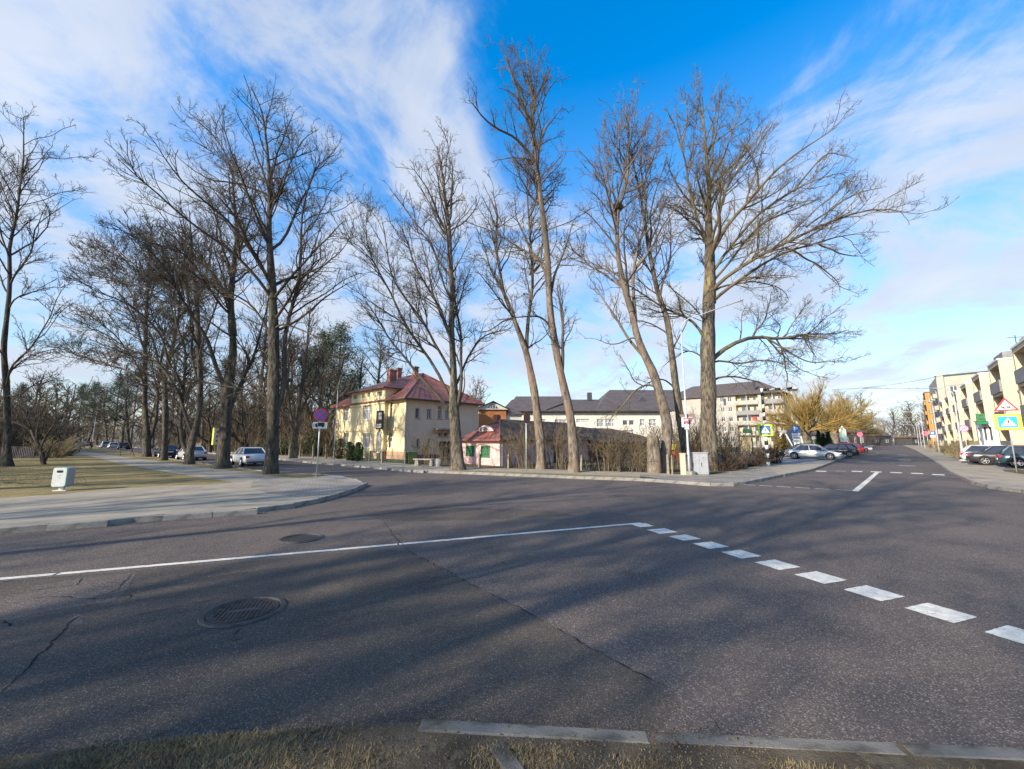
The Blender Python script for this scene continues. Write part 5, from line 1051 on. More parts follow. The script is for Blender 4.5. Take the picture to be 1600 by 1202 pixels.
# ---------------------------------------------------------------- long white building
def white_building():
    Y=60; xa=P(786,660,Y).x; xb=P(1046,660,Y).x; off=(xa,Y,0); t=thing('white_building','long white two storey building with dark hipped roofs behind the cottage','building',off)
    Fc=Face((xa,Y),90); L=xb-xa; ze=Fc.uz(900,642.5)[1]
    R=[((818,654,830,661),1),((838,655,853,668),2),((867,655.6,885.6,668),2),((900.6,654.7,921.5,660.5),2),((932.5,654.7,944,667.5),1),((946,654.7,960.6,667.5),2),((973,656.6,981.5,665),0),((983,656.6,991.6,665),0),((1000,655,1008,666),1),((1014,655,1026,666),1),((930,672,945,681),1),((870,674,886,682),1),((975,672,990,681),1)]
    W=[(Fc.rect(*r),n) for r,n in R]; facade(Fc,L,0,ze,[w for w,_ in W],M_whitewall,t,off)
    for (w,n),(r,_) in zip(W,R): window(Fc,w,t,off,n,(.55,) if n else (),gm=M_glass if n==0 else M_glass_pale,fw=.12,fm=M_frame,sill=False)
    zr=lambda px,py,dY: P(px,py,Y+dY).z
    def roof(x0,x1,d,rx0,rx1,zr_,name='roof',zl=ze,o=.5):
        a,b=P(x0,660,Y).x,P(x1,660,Y).x; ra,rb=P(rx0,620,Y+d).x,P(rx1,620,Y+d).x; mb=MB(off)
        mb.add([(a,Y-o,zl),(b,Y-o,zl),(b,Y+2*d,zl),(a,Y+2*d,zl),(ra,Y+d,zr_),(rb,Y+d,zr_),(a,Y-o,zl-.2),(b,Y-o,zl-.2)],[(0,1,5,4),(1,2,5),(2,3,4,5),(3,0,4),(0,6,7,1)]); mb.build(name,M_greyroof,t,fix=False)
    roof(783,1048,7,800,1046,zr(900,624.5,7)); roof(790,886,5.5,806,877,zr(840,619.5,5.5),'roof',ze+.05,.62); roof(930,1060,8,953,1058,zr(1000,609.5,8),'roof',ze+.08,.66)
    mb=MB(off); a=P(941,619,Y+5).x
    p=P(878,619,Y+5.4); q=P(853,643,Y-.6); mb.tube([p,(p.x-.1,Y+2,ze+1.4),(q.x,q.y,ze+.1)],.12,6); mb.build('roof_valley',M_dkmetal,t)
    c=P(921,618,Y+6.5); mb=MB(off); mb.box((c.x,c.y,c.z-.2),(.7,.7,1.3)); mb.build('chimney',M_dkmetal,t)
    for x in (1002,): 
        c=P(x,623,Y+3.4); mb=MB(off); mb.add([(c.x-.7,c.y-.6,c.z-.55),(c.x+.7,c.y-.6,c.z-.55),(c.x,c.y-.6,c.z+.35),(c.x,c.y+1.5,c.z+.35),(c.x-.7,c.y+1.5,c.z-.3),(c.x+.7,c.y+1.5,c.z-.3)],[(0,1,2),(0,2,3,4),(1,5,3,2)]); mb.build('dormer',M_dkmetal,t)
    g=MB(off); g.box(((xa+xb)/2,Y-.62,ze-.02),(L+.6,.12,.14)); g.build('gutter',M_greyroof,t)
    mb=MB(off); mb.box(((xa+xb)/2,Y+13,ze/2),(L,.3,ze)); mb.box((xa+.15,Y+6.5,ze/2),(.3,12.6,ze)); mb.box((xb-.15,Y+6.5,ze/2),(.3,12.6,ze)); mb.build('wall',M_whitewall,t)
white_building()

# ---------------------------------------------------------------- five storey apartment block
def apartment():
    C=G(1228,700.3); a=az(43); off=(C[0],C[1],0); t=thing('apartment_block','five storey pale apartment block with balconies and dark hipped roof','apartment block',off)
    L=30; C3=Vector((C[0],C[1],0)); o=C3-az(133)*L; Fc=Face(o,133); ZT=14.7; z0=.7; fh=2.78
    U=lambda px: Fc.uz(px,660)[0]
    cols=[(1152,1187),(1195,1226)]; holes=[];wins=[]
    for i in range(5):
        z=z0+i*fh
        for c0_,c1_ in cols:
            u0,u1=U(c0_),U(c1_); holes.append((u0,u1,z+.05,z+fh-.25))
        for px0,px1 in ((1127,1134),(1139,1146),(1104,1110),(1115,1121)):
            wins.append((U(px0),U(px1),z+.9,z+2.3))
    facade(Fc,L,0,ZT,holes+wins,M_apt,t,off,depth=1.1)
    for w in wins: window(Fc,w,t,off,1,(),fw=.1,sill=False)
    for j,(u0,u1,za,zb) in enumerate(holes):
        mb=MB(off); Fc.box(mb,u0,u1,za-.02,zb,-1.2,-1.1); bw=mb.build('balcony_wall',M_apty if (j//2)!=2 else M_apt,t)
        w=(u0+(u1-u0)*.18,u0+(u1-u0)*.62,za+.85,za+2.1); wo=window(Fc,w,t,off,1,(),out=-.95,rec=.05,fw=.1,sill=False); w=(u0+(u1-u0)*.72,u0+(u1-u0)*.9,za+.1,za+2.1); window(Fc,w,t,off,0,(),out=-.95,rec=.05,fw=.1,sill=False,name='balcony_door')
        mb=MB(off); Fc.box(mb,u0-.1,u1+.1,za-.15,za+.95,.02,.16); mb.build('balcony',M_apt if j%3 else M_parap,t)
        mb=MB(off); Fc.box(mb,(u0+u1)/2-.05,(u0+u1)/2+.05,za+.95,zb,.02,.1); mb.build('balcony_post',M_frame,t)
    mb=MB(off); u=U(1178); Fc.box(mb,u-.45,u+.45,z0+2*fh+1.1,z0+2*fh+2.0,-.9,-.8); mb.build('red_blind',M_red,t)
    mb=MB(off); Fc.box(mb,U(1209),L-.1,z0-.3,z0+.5,.2,.6); mb.build('red_awning',M_red,t)
    FR=Face(C3,43); SW=[(3,4.2,z0+i*fh+.9,z0+i*fh+2.3) for i in range(5)]; facade(FR,12,0,ZT,SW,M_aptshade,t,off)
    for w in SW: window(FR,w,t,off,1,(),sill=False)
    mb=MB(off); p=[o+a*12,C3+a*12]; mb.quad(p[0],p[1],p[1]+Vector((0,0,ZT)),p[0]+Vector((0,0,ZT))); mb.build('wall',M_apt,t,fix=False)
    b=az(133); e=.7; cs=[o-b*e-a*e,C3+b*e-a*e,C3+b*e+a*(12+e),o-b*e+a*(12+e)]; cs=[Vector((c.x,c.y,ZT)) for c in cs]; r0=o+b*6+a*6;r1=C3-b*6+a*6; zt=ZT+4.0
    mb=MB(off); mb.add(cs+[Vector((r0.x,r0.y,zt)),Vector((r1.x,r1.y,zt))]+[c-Vector((0,0,.3)) for c in cs],[(0,1,5,4),(1,2,5),(2,3,4,5),(3,0,4),(0,6,7,1),(1,7,8,2),(2,8,9,3),(3,9,6,0)]); mb.build('roof',M_greyroof,t)
    for px in (1192,1120): c=P(px,594,C[1]); mb=MB(off); mb.box((c.x,c.y+4,c.z-.6),(.5,.5,1.8)); mb.build('chimney',M_dkmetal,t)
apartment()
# low buildings behind the parking
def shed(name,label,px0,px1,Y,ytop,m,mr,cat,rise=1.2,dp=6,wn=0,a=90):
    x0=P(px0,680,Y).x; off=(x0,Y,0); t=thing(name,label,cat,off); Fc=Face((x0,Y),a); L=Fc.uz(px1,680)[0]; z=Fc.uz((px0+px1)/2,ytop)[1]
    W=[(L*(i+.3)/wn,L*(i+.7)/wn,z*.35,z*.75) for i in range(wn)]; facade(Fc,L,0,z,W,m,t,off)
    for w in W: window(Fc,w,t,off,1,(),sill=False)
    mb=MB(off); Fc.box(mb,0,.2,0,z,-dp,-.01); Fc.box(mb,L-.2,L,0,z,-dp,-.01); Fc.box(mb,.2,L-.2,0,z,-dp,-dp+.2); mb.build('wall',m,t)
    mb=MB(off); A=[Fc.pt(-.4,z,.4),Fc.pt(L+.4,z,.4),Fc.pt(L+.4,z+rise,-dp/2),Fc.pt(-.4,z+rise,-dp/2),Fc.pt(-.4,z,-dp-.4),Fc.pt(L+.4,z,-dp-.4)]; mb.add(A,[(0,1,2,3),(3,2,5,4),(0,3,4),(1,5,2)]); mb.build('roof',mr,t); return t
shed('white_outbuilding','small white outbuilding with pitched roof between the willows',1268,1290,92,680,M_whitewall,M_greyroof,'outbuilding',1.6,6,1)
shed('brown_house','low brown house behind the far willow and the cars',1318,1352,104,676,M_barn,M_greyroof,'house',1.5,8,3)
shed('dark_pavilion','dark open roofed pavilion at the far end of the right street',1361,1392,150,682,M_barn,M_dkmetal,'pavilion',3.0,10,2,88)
shed('brown_kiosk','low dark red building beside the far pavement on the right street',1424,1447,150,684,M_barn,M_mossroof,'building',.8,6,2,80)
shed('white_house','white house with red tiled roof behind the picket fence at the left edge',-90,12,62,668,M_whitewall,M_roofred,'house',2.6,4,3,90)

# ---------------------------------------------------------------- peach apartment block with balcony bays
def saw_block():
    E=Vector(G(1559,563,9.5)+(0,)); a=az(43); n=az(-47); per=11.2; ZT=9.5; off=(E.x,E.y,0)
    t=thing('peach_apartment_block','three storey peach apartment block with projecting bays and grey balconies on the right','apartment block',off)
    dpt=1.3
    base=E-n*dpt
    for k in range(-2,6):
        e=E+a*(per*k); bl=5.2
        Ff=Face(e+a*bl,223)                       # street front of the bay, x runs towards the viewer, outward = -47
        holes=[(.35,4.95,z,z+2.45) for z in (1.0,3.85,6.7)]
        facade(Ff,bl,.9,ZT,holes,M_saw,t,off,'bay_front',depth=1.0)
        for h in holes:
            mb=MB(off); Ff.box(mb,h[0]-.1,h[1]+.1,h[2]-.15,h[2]+.95,-.02,.14 if h[2]>2 else .05); mb.build('balcony',M_parap,t)
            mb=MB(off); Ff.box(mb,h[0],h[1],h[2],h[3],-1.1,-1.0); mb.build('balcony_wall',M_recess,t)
            window(Ff,(h[0]+1,h[0]+2.8,h[2]+.8,h[2]+2.1),t,off,1,(),out=-.93,rec=.02,sill=False)
        Fe=Face(e-a*.0,133)                       # end of the bay that faces the camera
        holes=[]
        if k==-1: holes=[(.5,.9,5.2,7.0),(.5,.9,2.0,3.6)]
        facade(Fe,2.6,0,ZT,holes,M_saw if k!=-1 else M_whitewall,t,off,'bay_end')
        for h in holes: window(Fe,h,t,off,0,())
        mb=MB(off); Face(e-a*.0,133).box(mb,-.08,2.6,ZT,ZT+.16,-bl,.08); mb.build('bay_cap',M_frame,t)
        mb=MB(off); p=e+a*bl; Fb=Face(p,133); Fb.box(mb,0,dpt,0,ZT,-.1,0); mb.build('bay_end',M_saw,t)
        # recessed wall between this bay and the next nearer one
        Fw=Face(e-n*dpt,223); L=per-bl
        Wn=[(1.2,2.6,z,z+1.4) for z in (2.0,4.8,7.6)] 
        facade(Fw,L,0,ZT,Wn,M_saw,t,off)
        for w in Wn: window(Fw,w,t,off,1,(),sill=True)
        mb=MB(off); Fw.box(mb,0,L,ZT,ZT+.14,-.4,.12); mb.build('wall_cap',M_frame,t)
        mb=MB(off); q=Fw.pt(.35,0,.06); mb.tube([q,q+Vector((0,0,ZT))],.06,6); mb.build('downpipe',M_steel,t)
    s=E-a*(per*2+5)-n*dpt; f=E+a*(per*6); mb=MB(off)
    s2=s-n*10; f2=f-n*11
    mb.add([Vector((s.x,s.y,ZT-.05)),Vector((f.x-n.x*dpt,f.y-n.y*dpt,ZT-.05)),Vector((f2.x,f2.y,ZT-.05)),Vector((s2.x,s2.y,ZT-.05))],[(0,1,2,3)]); mb.build('roof',M_greyroof,t,fix=False)
    mb=MB(off); q=E+a*14-n*4; mb.box((q.x,q.y,ZT+1.2),(5,4,2.4),math.radians(47)); mb.build('roof_house',M_parap,t)
    mb=MB(off); q=E-a*3-n*3.2; mb.box((q.x,q.y,ZT+1.0),(9,3,2.0),math.radians(47)); mb.build('roof_house',M_saw,t)
    mb=MB(off); q=E+a*12-n*3.2; mb.tube([(q.x,q.y,ZT+2.3),(q.x,q.y,ZT+4.2)],.04,5); mb.tube([(q.x-.9,q.y,ZT+3.9),(q.x+.9,q.y,ZT+4.0)],.03,5); mb.build('antenna',M_dkmetal,t)
    # plinth
    mb=MB(off); Fp=Face(E+a*(per*6)-n*dpt,223); Fp.box(mb,0,per*8.2,0,.85,0,.06); mb.build('plinth',M_conc,t)
    # white entrance porch with green sign box
    Ep=E+a*(per-.5)+n*.0; off2=(Ep.x,Ep.y,0); p=thing('entrance_porch','white shop entrance porch with concrete steps wall under a green sign','porch',off2)
    Fp=Face(Ep-a*4.7,133); ZP=Fp.uz(1550,657)[1]; ZP=4.0
    u0=-.98; hs=[(-.90,-.66,1.9,3.4),(-.52,-.28,1.9,3.4)]
    facade(Fp,1.4,0,ZP,hs,M_wh,p,off2,'porch_wall',u_start=u0)
    for h in hs: window(Fp,h,p,off2,0,(),sill=False)
    Fs=Face(Fp.pt(u0,0)+a*4,223); facade(Fs,4,0,ZP,[(1.0,2.2,1.2,3.3)],M_wh,p,off2,'porch_wall'); mb=MB(off2); Fs.box(mb,1.0,2.2,1.2,3.3,-.25,-.2); mb.build('door',M_glass,p)
    mb=MB(off2); Fp.box(mb,u0-.1,1.5,ZP,ZP+.15,-4.1,.12); mb.build('porch_roof',M_frame,p)
    mb=MB(off2); Fp.box(mb,-1.25,1.0,0,1.05,.3,1.0); Fp.box(mb,-1.7,-1.25,0,.7,.3,1.0); mb.build('step_wall',M_cream,p)
    mb=MB(off2); Fp.box(mb,-1.3,1.05,1.05,1.13,.25,1.05); mb.build('step_cap',M_conc,p)
    q=Fp.pt(-1.0,ZP-.15,.5); g=thing('green_shop_sign','green box sign with canopy on the white entrance porch','sign',tuple(q))
    mb=MB(q); Fp.box(mb,-1.3,-.7,ZP-.05,ZP+.75,.15,.65); mb.build('sign_box',M_green,g)
    mb=MB(q); mb.hexa([Fp.pt(-1.4,ZP-.35,.05),Fp.pt(-.5,ZP-.35,.05),Fp.pt(-.5,ZP-.35,.9),Fp.pt(-1.4,ZP-.35,.9),Fp.pt(-1.35,ZP-.08,.05),Fp.pt(-.6,ZP-.08,.05),Fp.pt(-.6,ZP-.08,.65),Fp.pt(-1.35,ZP-.08,.65)]); mb.build('canopy',M_green,g)
    mb=MB(q); Fp.box(mb,-1.2,-.8,ZP+.12,ZP+.2,.65,.66); Fp.box(mb,-1.15,-.85,ZP+.5,ZP+.57,.65,.66); mb.build('sign_print',M_leafg,g)
saw_block()
def tower():
    h=16.6; A=Vector(G(1462,589.5,h)+(0,)); 
    d1=az(150); L=8.5; off=(A.x,A.y,0); t=thing('grey_apartment_tower','tall pale concrete apartment block behind the peach block','apartment block',off)
    Fc=Face(A,150); W=[(1.9,3.2,z,z+1.5) for z in [1.6+i*2.8 for i in range(5)]]+[(3.5,5.6,z,z+1.5) for z in [1.6+i*2.8 for i in range(5)]]+[(6.4,7.6,z,z+1.5) for z in [1.6+i*2.8 for i in range(5)]]
    facade(Fc,L,0,h,W,M_tower,t,off)
    for w in W: window(Fc,w,t,off,1,(),fw=.12)
    mb=MB(off); Fc.box(mb,.2,1.3,0,h+.4,0,.5); mb.build('stair_shaft',M_tower,t)
    mb=MB(off)
    for i in range(1,6): Fc.box(mb,1.35,L,i*2.8+.35,i*2.8+.42,0,.05)
    mb.build('floor_band',M_aptshade,t)
    Fs=Face(A+az(43)*22,223); hs=[(u,u+2.6,z,z+2.2) for u in (2,9,16) for z in [.8+i*2.8 for i in range(5)]]; facade(Fs,22,0,h,hs,M_aptshade,t,off,depth=.9)
    for u0,u1,z0,z1 in hs:
        mb=MB(off); Fs.box(mb,u0-.1,u1+.1,z0-.1,z0+.9,0,.7); mb.build('balcony',M_tower,t)
        mb=MB(off); Fs.box(mb,u0,u1,z0,z1,-1,-.9); mb.build('balcony_wall',M_apty,t)
    Fb=Face(A+az(150)*L,43); facade(Fb,22,0,h,[],M_aptshade,t,off)
    mb=MB(off); q=Fc.pt(L/2,h,-10); mb.prism([tuple(Fc.pt(-.2,0,.2))[:2],tuple(Fc.pt(L,0,.2))[:2],tuple(Fc.pt(L,0,-18))[:2],tuple(Fc.pt(-.2,0,-18))[:2]],h,h+.3); mb.build('roof',M_dkmetal,t)
    # ochre block farther along
    h=15.5; A=Vector(G(1461,613,h)+(0,)); off=(A.x,A.y,0); t=thing('ochre_apartment_block','ochre clad apartment block with stepped ends, last building on the right side','apartment block',off)
    for k in range(3):
        e=A+az(43)*(k*8.0)+az(133)*(k*.9); Fc=Face(e-az(133)*2.1,133); facade(Fc,3.2 if k else 3.6,0,h-k*.1,[],M_orange2,t,off,'bay_end')
        mb=MB(off)
        for u in np.arange(.3,3.2,.6): Fc.box(mb,u,u+.04,0,h-.3,0,.03)
        mb.build('cladding_joints',M_recess,t)['kind']='stuff'
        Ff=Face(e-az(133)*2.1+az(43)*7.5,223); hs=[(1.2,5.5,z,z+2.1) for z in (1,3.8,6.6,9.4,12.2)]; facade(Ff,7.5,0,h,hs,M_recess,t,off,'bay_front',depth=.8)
        for u0,u1,z0,z1 in hs: mb=MB(off); Ff.box(mb,u0,u1,z0-.1,z0+.9,0,.3); mb.build('balcony',M_orange2,t)
        mb=MB(off); Fc.box(mb,-.1,3.5,h,h+.2,-7.4,.1); mb.build('roof',M_greyroof,t)
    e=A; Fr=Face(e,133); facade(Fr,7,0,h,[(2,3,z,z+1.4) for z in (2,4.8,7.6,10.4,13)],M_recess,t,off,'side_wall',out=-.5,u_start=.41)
tower()

# ---------------------------------------------------------------- fences and posts
def fence_posts():
    g='concrete fence posts along the middle pavement'
    d=[(577.5,721,705,.02,'concrete post at the green garden gate'),(597,723.5,706,0,'concrete post before the lower right window of the yellow front'),(633.5,725,706,.0,'short concrete post at the corner of the yellow house'),(637,724.8,706,0,'concrete post left of the green bin'),(671.5,725.5,708,0,'dark post in front of the tan wall behind the bench'),(706,728.5,704,0,'dark post hidden left of the thick forked tree'),
       (749,730.5,709.5,.0,'weathered post between the two green windows of the pink cottage'),(795,731.5,710,.01,'weathered post in front of the pink barn wall'),(845,732.8,710.5,.0,'post at the foot of the leaning grey tree'),(908.5,735.5,711,.13,'tilted post right of the tallest tree'),(969,737.5,711.5,.0,'post in front of the dark barn shrubs'),(1045,741,710.5,.0,'thick post just right of the nest tree'),(1051,741.5,712,.03,'thin post next to the yellow playground frame')]
    for i,(px,py,top,tilt,l) in enumerate(d):
        x,y=G(px,py,KZ); h=H+(688-top)/F*y*1.0-KZ; h=max(.7,min(h,1.3)); mb=MB(); s=.17 if i not in (12,) else .1
        mb.box((0,0,h/2-.06),(s,s*.85,h+.1),0,(.9,.9)); mb.box((0,0,h+.02),(s*.8,s*.7,.06),0,(.5,.4))
        o=mb.build('fence_post',M_post if 'dark' not in l else M_barn,bevel=.01); o.location=(x,y,KZ); o.rotation_euler=(rnd.uniform(-.02,.02),tilt,math.radians(47)); tag(o,l,'fence post',g)
    # posts of the far-side fence on the left
    PN=['first post right of the straight street trunk','second post right of the straight street trunk','post left of the no stopping sign pole','post right behind the no stopping sign','post before the ivy hedge near the yellow house lamp','post left of the yellow advertising board','post near the advertising board','post behind the swollen tree trunk','post touching the swollen tree trunk']
    for i,(px,py) in enumerate([(434,711.5),(452,712.5),(469,713.8),(489,715),(509,716.2),(318,706),(327,706.7),(336,707.4),(346,708)]):
        x,y=G(px,py,KZ); mb=MB(); mb.box((0,0,.7),(.17,.15,1.5)); o=mb.build('fence_post',M_post); o.location=(x,y,KZ); o.rotation_euler=(0,0,.8); tag(o,'grey concrete hedge fence '+PN[i],'fence post','concrete posts of the hedge fence across the left street')
    # wire fence in front of the yellow house
    t=thing('wire_fence','thin green wire fence in front of the yellow house','fence',(*G(577,720.5,KZ),KZ))
    off=t.location; a=Vector((*G(560,720.5,KZ),KZ)); b=Vector((*G(633,725,KZ),KZ))
    mb=MB(off)
    for z in (.15,.6,1.05): mb.tube([a+Vector((0,0,z)),b+Vector((0,0,z))],.012,4)
    for i in range(40): p=a.lerp(b,i/39); mb.tube([p+Vector((0,0,.1)),p+Vector((0,0,1.08))],.006,3)
    mb.build('wire_mesh',M_green,t)['kind']='stuff'
    for f in (.16,.46,.74): p=a.lerp(b,f); mb=MB(off); mb.box(p+Vector((0,0,.6)),(.05,.05,1.2)); mb.build('post',M_green,t)
    t=thing('garden_gate','green metal garden gate with two square posts','gate',(*G(561,720.2,KZ),KZ)); off=t.location
    for px in (557.5,565.5): p=Vector((*G(px,720.4,KZ),KZ)); mb=MB(off); mb.box(p+Vector((0,0,.65)),(.12,.12,1.35),.8); mb.build('post',M_green,t)
    p,q=Vector((*G(558.5,720.4,KZ),KZ)),Vector((*G(565,720.4,KZ),KZ)); mb=MB(off)
    for i in range(7): r=p.lerp(q,(i+.5)/7); mb.box(r+Vector((0,0,.6)),(.03,.03,1.0),.8)
    for z in (.15,1.05): mb.tube([p+Vector((0,0,z)),q+Vector((0,0,z))],.02,4)
    mb.build('gate_leaf',M_green,t)
    # brown panel fence behind the street trees
    Fc=Face(G(303,704.5,KZ),137); L=9.5; t=thing('board_fence','brown board fence across the left street behind the silver car','fence',(*Fc.pt(0,0)[:2],KZ)); off=t.location
    for i in range(60): u=i*.16; mb=MB(off); Fc.box(mb,u,u+.14,.2,1.55+rnd.uniform(-.03,.03),0,.03); mb.build('board',M_wood,t)
    mb=MB(off); Fc.box(mb,0,9.6,.4,.5,-.06,-.001); Fc.box(mb,0,9.6,1.2,1.3,-.06,-.001); mb.build('rail',M_wood,t)
    # picket fence on the far left, its shade put into the dark colour
    Fc=Face(G(-60,715.5,KZ),97); t=thing('picket_fence','shade-darkened picket fence at the far edge of the lawn on the left','fence',(*Fc.pt(0,0)[:2],KZ)); off=t.location; m=MB(off)
    for i in range(42): u=i*.22; mb=MB(off); Fc.box(mb,u,u+.12,.15,1.35,0,.03); mb.build('picket',M_barn,t)
    Fc.box(m,0,9.2,.4,.5,-.05,-.001); Fc.box(m,0,9.2,1.0,1.1,-.05,-.001); m.build('rail',M_barn,t)
    # green mesh fence of the playground / parking
    for k,(p0,p1,l) in enumerate([((1217,706),(1262,707.5),'green mesh fence left of the willow trunk behind the silver saloon'),((1266,706),(1304,703),'green mesh fence between the two willow trunks')]):
        a=Vector((*G(*p0,KZ),KZ)); b=Vector((*G(*p1,KZ),KZ)); t=thing('mesh_fence',l,'fence',a); mb=MB(a); n=int((b-a).length/.25)
        for i in range(n+1): p=a.lerp(b,i/n); mb.tube([p,p+Vector((0,0,1.9))],.012,3)
        for z in np.arange(.1,1.95,.2): mb.tube([a+Vector((0,0,z)),b+Vector((0,0,z))],.010,3)
        mb.build('mesh',M_green,t)['kind']='stuff'
        for i in range(int(n/8)+1): p=a.lerp(b,min(1,i*8/n)); mb=MB(a); mb.box(p+Vector((0,0,1)),(.07,.07,2.05)); mb.build('post',M_green,t)
fence_posts()
# ---------------------------------------------------------------- street furniture
def facing(x,y): return math.atan2(y,x)-PI/2      # rotation that turns local -Y towards the camera
def flat(pts,z_up=True): pass
def plate_poly(t,name,pts,m,out,back=.0,loc=(0,0,0)):
    """polygon in the local XZ plane facing -Y, real thickness"""
    mb=MB(); ps=[(loc[0]+x,loc[1]-out,loc[2]+z) for x,z in pts]; mb.slab(ps,(0,.004 if not back else back,0)); return mb.build(name,m,t)
def circle(r,n=32,cx=0,cz=0): return [(cx+r*math.cos(2*PI*i/n),cz+r*math.sin(2*PI*i/n)) for i in range(n)]
def rect(w,h,cx=0,cz=0): return [(cx-w/2,cz-h/2),(cx+w/2,cz-h/2),(cx+w/2,cz+h/2),(cx-w/2,cz+h/2)]
def rrect(w,h,r,cx=0,cz=0,n=5):
    out=[]
    for sx,sz,a0 in ((1,-1,-PI/2),(1,1,0),(-1,1,PI/2),(-1,-1,PI)):
        for i in range(n+1): a=a0+PI/2*i/n; out.append((cx+sx*(w/2-r)+r*math.cos(a),cz+sz*(h/2-r)+r*math.sin(a)))
    return out
def bar(w,l,ang,cx=0,cz=0):
    c,s=math.cos(ang),math.sin(ang); return [(cx+x*c-z*s,cz+x*s+z*c) for x,z in ((-l/2,-w/2),(l/2,-w/2),(l/2,w/2),(-l/2,w/2))]
def post(t,h,r=.03,m=None,tilt=0):
    mb=MB(); mb.tube([(0,0,-.1),(0,0,h)],r,12); return mb.build('pole',m or M_steel,t,True)
def no_stop(t,z,r):
    b=plate_poly(t,'sign_disc',circle(r),M_red,.06,.012,(0,0,z)); plate_poly(b,'blue_field',circle(r*.82),M_blue,.064,0,(0,0,z))
    for a in (PI/4,-PI/4): plate_poly(b,'red_cross_bar',bar(r*.16,r*1.62,a),M_red,.069 if a>0 else .071,0,(0,0,z))
def truck(parent,z,s,out):
    for pts in (rect(1.05*s,.62*s,.18*s,.12*s),[(-.42*s,-.2*s),(-.42*s,.28*s),(-.62*s,.28*s),(-.80*s,.02*s),(-.80*s,-.2*s)],rect(1.5*s,.08*s,-.04*s,-.21*s),circle(.15*s,14,-.52*s,-.30*s),circle(.15*s,14,.42*s,-.30*s)):
        plate_poly(parent,'truck_pictogram',pts,M_black,out,0,(0,0,z)); out+=.001
def crossing(parent,z,s,out,tri=M_wh,fig=M_black):
    plate_poly(parent,'white_triangle',[(-.5*s,-.38*s),(.5*s,-.38*s),(0,.44*s)],tri,out,0,(0,0,z))
    for i,p in enumerate([circle(.045*s,12,.01*s,.16*s),[(-.05*s,.10*s),(.06*s,.10*s),(.05*s,-.06*s),(-.04*s,-.06*s)],bar(.04*s,.24*s,math.radians(60),-.07*s,-.15*s),bar(.04*s,.24*s,math.radians(118),.07*s,-.15*s),bar(.03*s,.16*s,math.radians(30),-.08*s,.03*s),bar(.03*s,.16*s,math.radians(150),.09*s,.03*s)]+[bar(.035*s,.14*s,math.radians(62 if x<0 else 118),x*s,-.30*s) for x in (-.34,-.22,-.1,.1,.22,.34)]):
        plate_poly(parent,'pedestrian_pictogram',p,fig,out+.002+.0007*i,0,(0,0,z))
# no stopping sign, left corner
x,y=G(494.5,745,KZ); t=thing('no_stopping_sign','round no stopping sign over a white truck plate on the left corner','road sign',(x,y,KZ),facing(x,y)+.15)
post(t,3.30,.032); no_stop(t,3.2,.345)
b=plate_poly(t,'truck_plate',rrect(.70,.34,.04),M_wh,.055,.012,(0,0,2.66)); truck(b,2.68,.30,.060)
plate_poly(b,'arrow_mark',rect(.02,.2,-.30,0),M_black,.060,0,(0,0,2.66)); 
mb=MB(); mb.tube([(0,0,0),(0,0,.04)],.07,10); mb.build('ground_socket',M_conc,t)
# back of the round sign in the middle
x,y=G(822.5,738.3,KZ); t=thing('round_sign_back','dark back of a round road sign on a grey pole before the pink barn','road sign',(x,y,KZ),facing(x,y)+.95)
post(t,3.5,.035); mb=MB(); mb.disc((0,-.06,3.22),(0,1,0),.345,.014,32); mb.build('sign_disc',M_signback,t); mb=MB(); mb.disc((0,-.069,3.22),(0,1,0),.30,.004,32); mb.build('inner_ring',M_recess,t)
mb=MB(); mb.box((0,-.035,3.3),(.5,.03,.03)); mb.box((0,-.035,3.1),(.5,.03,.03)); mb.build('bracket',M_steel,t)
M_pinks=mat('sign_pink',(.60,.13,.20),rough=.5)
# tall street lamps
def lamp(px,py,h,arm,azi,label,r=.07,rise=.55,group=None,headl=.75,m=None,loc=None,off_z=KZ):
    x,y=loc if loc else G(px,py,off_z); t=thing('street_lamp',label,'street lamp',(x,y,off_z),0,group); d=az(azi); m=m or M_lampp
    mb=MB(); mb.tube([(0,0,-.1),(0,0,1.3),(0,0,1.32),(0,0,h-.9)],[r*1.35,r*1.3,r,r*.62],12); mb.build('pole',m,t,True)
    pts=[]; 
    for i in range(9):
        a=i/8*PI/2; pts.append(Vector((0,0,h-.9))+d*(.8*(1-math.cos(a)))+Vector((0,0,.8*math.sin(a))))
    pts.append(pts[-1]+d*(arm-.8)+Vector((0,0,rise)))
    mb=MB(); mb.tube(pts,r*.5,8); mb.build('arm',m,t,True)
    e=pts[-1]; u=(pts[-1]-pts[-2]).normalized(); s=Vector((-d.y,d.x,0)); mb=MB(); a=e-u*.1; b=e+u*headl
    w=Vector((0,0,1)); mb.hexa([a-s*.05-w*.03,a+s*.05-w*.03,b+s*.09-w*.02,b-s*.09-w*.02,a-s*.05+w*.05,a+s*.05+w*.05,b+s*.06+w*.03,b-s*.06+w*.03]); hd=mb.build('lamp_head',M_grey,t)
    mb=MB(); c=e+u*headl*.6; mb.box(c-w*.035,(.1,headl*.5,.02),math.atan2(d.y,d.x)-PI/2); mb.build('lens',M_glass_pale,hd)
    return t
lamp(1077.5,742,9.0,2.6,107,'tall grey street lamp beside the grey cabinets at the corner',r=.055)
x,y=G(1077.5,742,KZ); mb=MB(); mb.prism([(x+.32*math.cos(i*PI/4),y+.32*math.sin(i*PI/4)) for i in range(8)],KZ,KZ+.2); tag(mb.build('lamp_footing',M_conc),'pale concrete footing collar at the base of the corner street lamp','footing')
lamp(521.5,717,7.9,1.2,150,'grey street lamp at the left end of the yellow house',.06,.2)
gl='street lamps along the right street'
lamp(1505.5,719.5,7.0,5.6,-57,'nearest lamp on the right pavement with long arm beside the red no stopping sign',.08,.35,gl,headl=1.1)
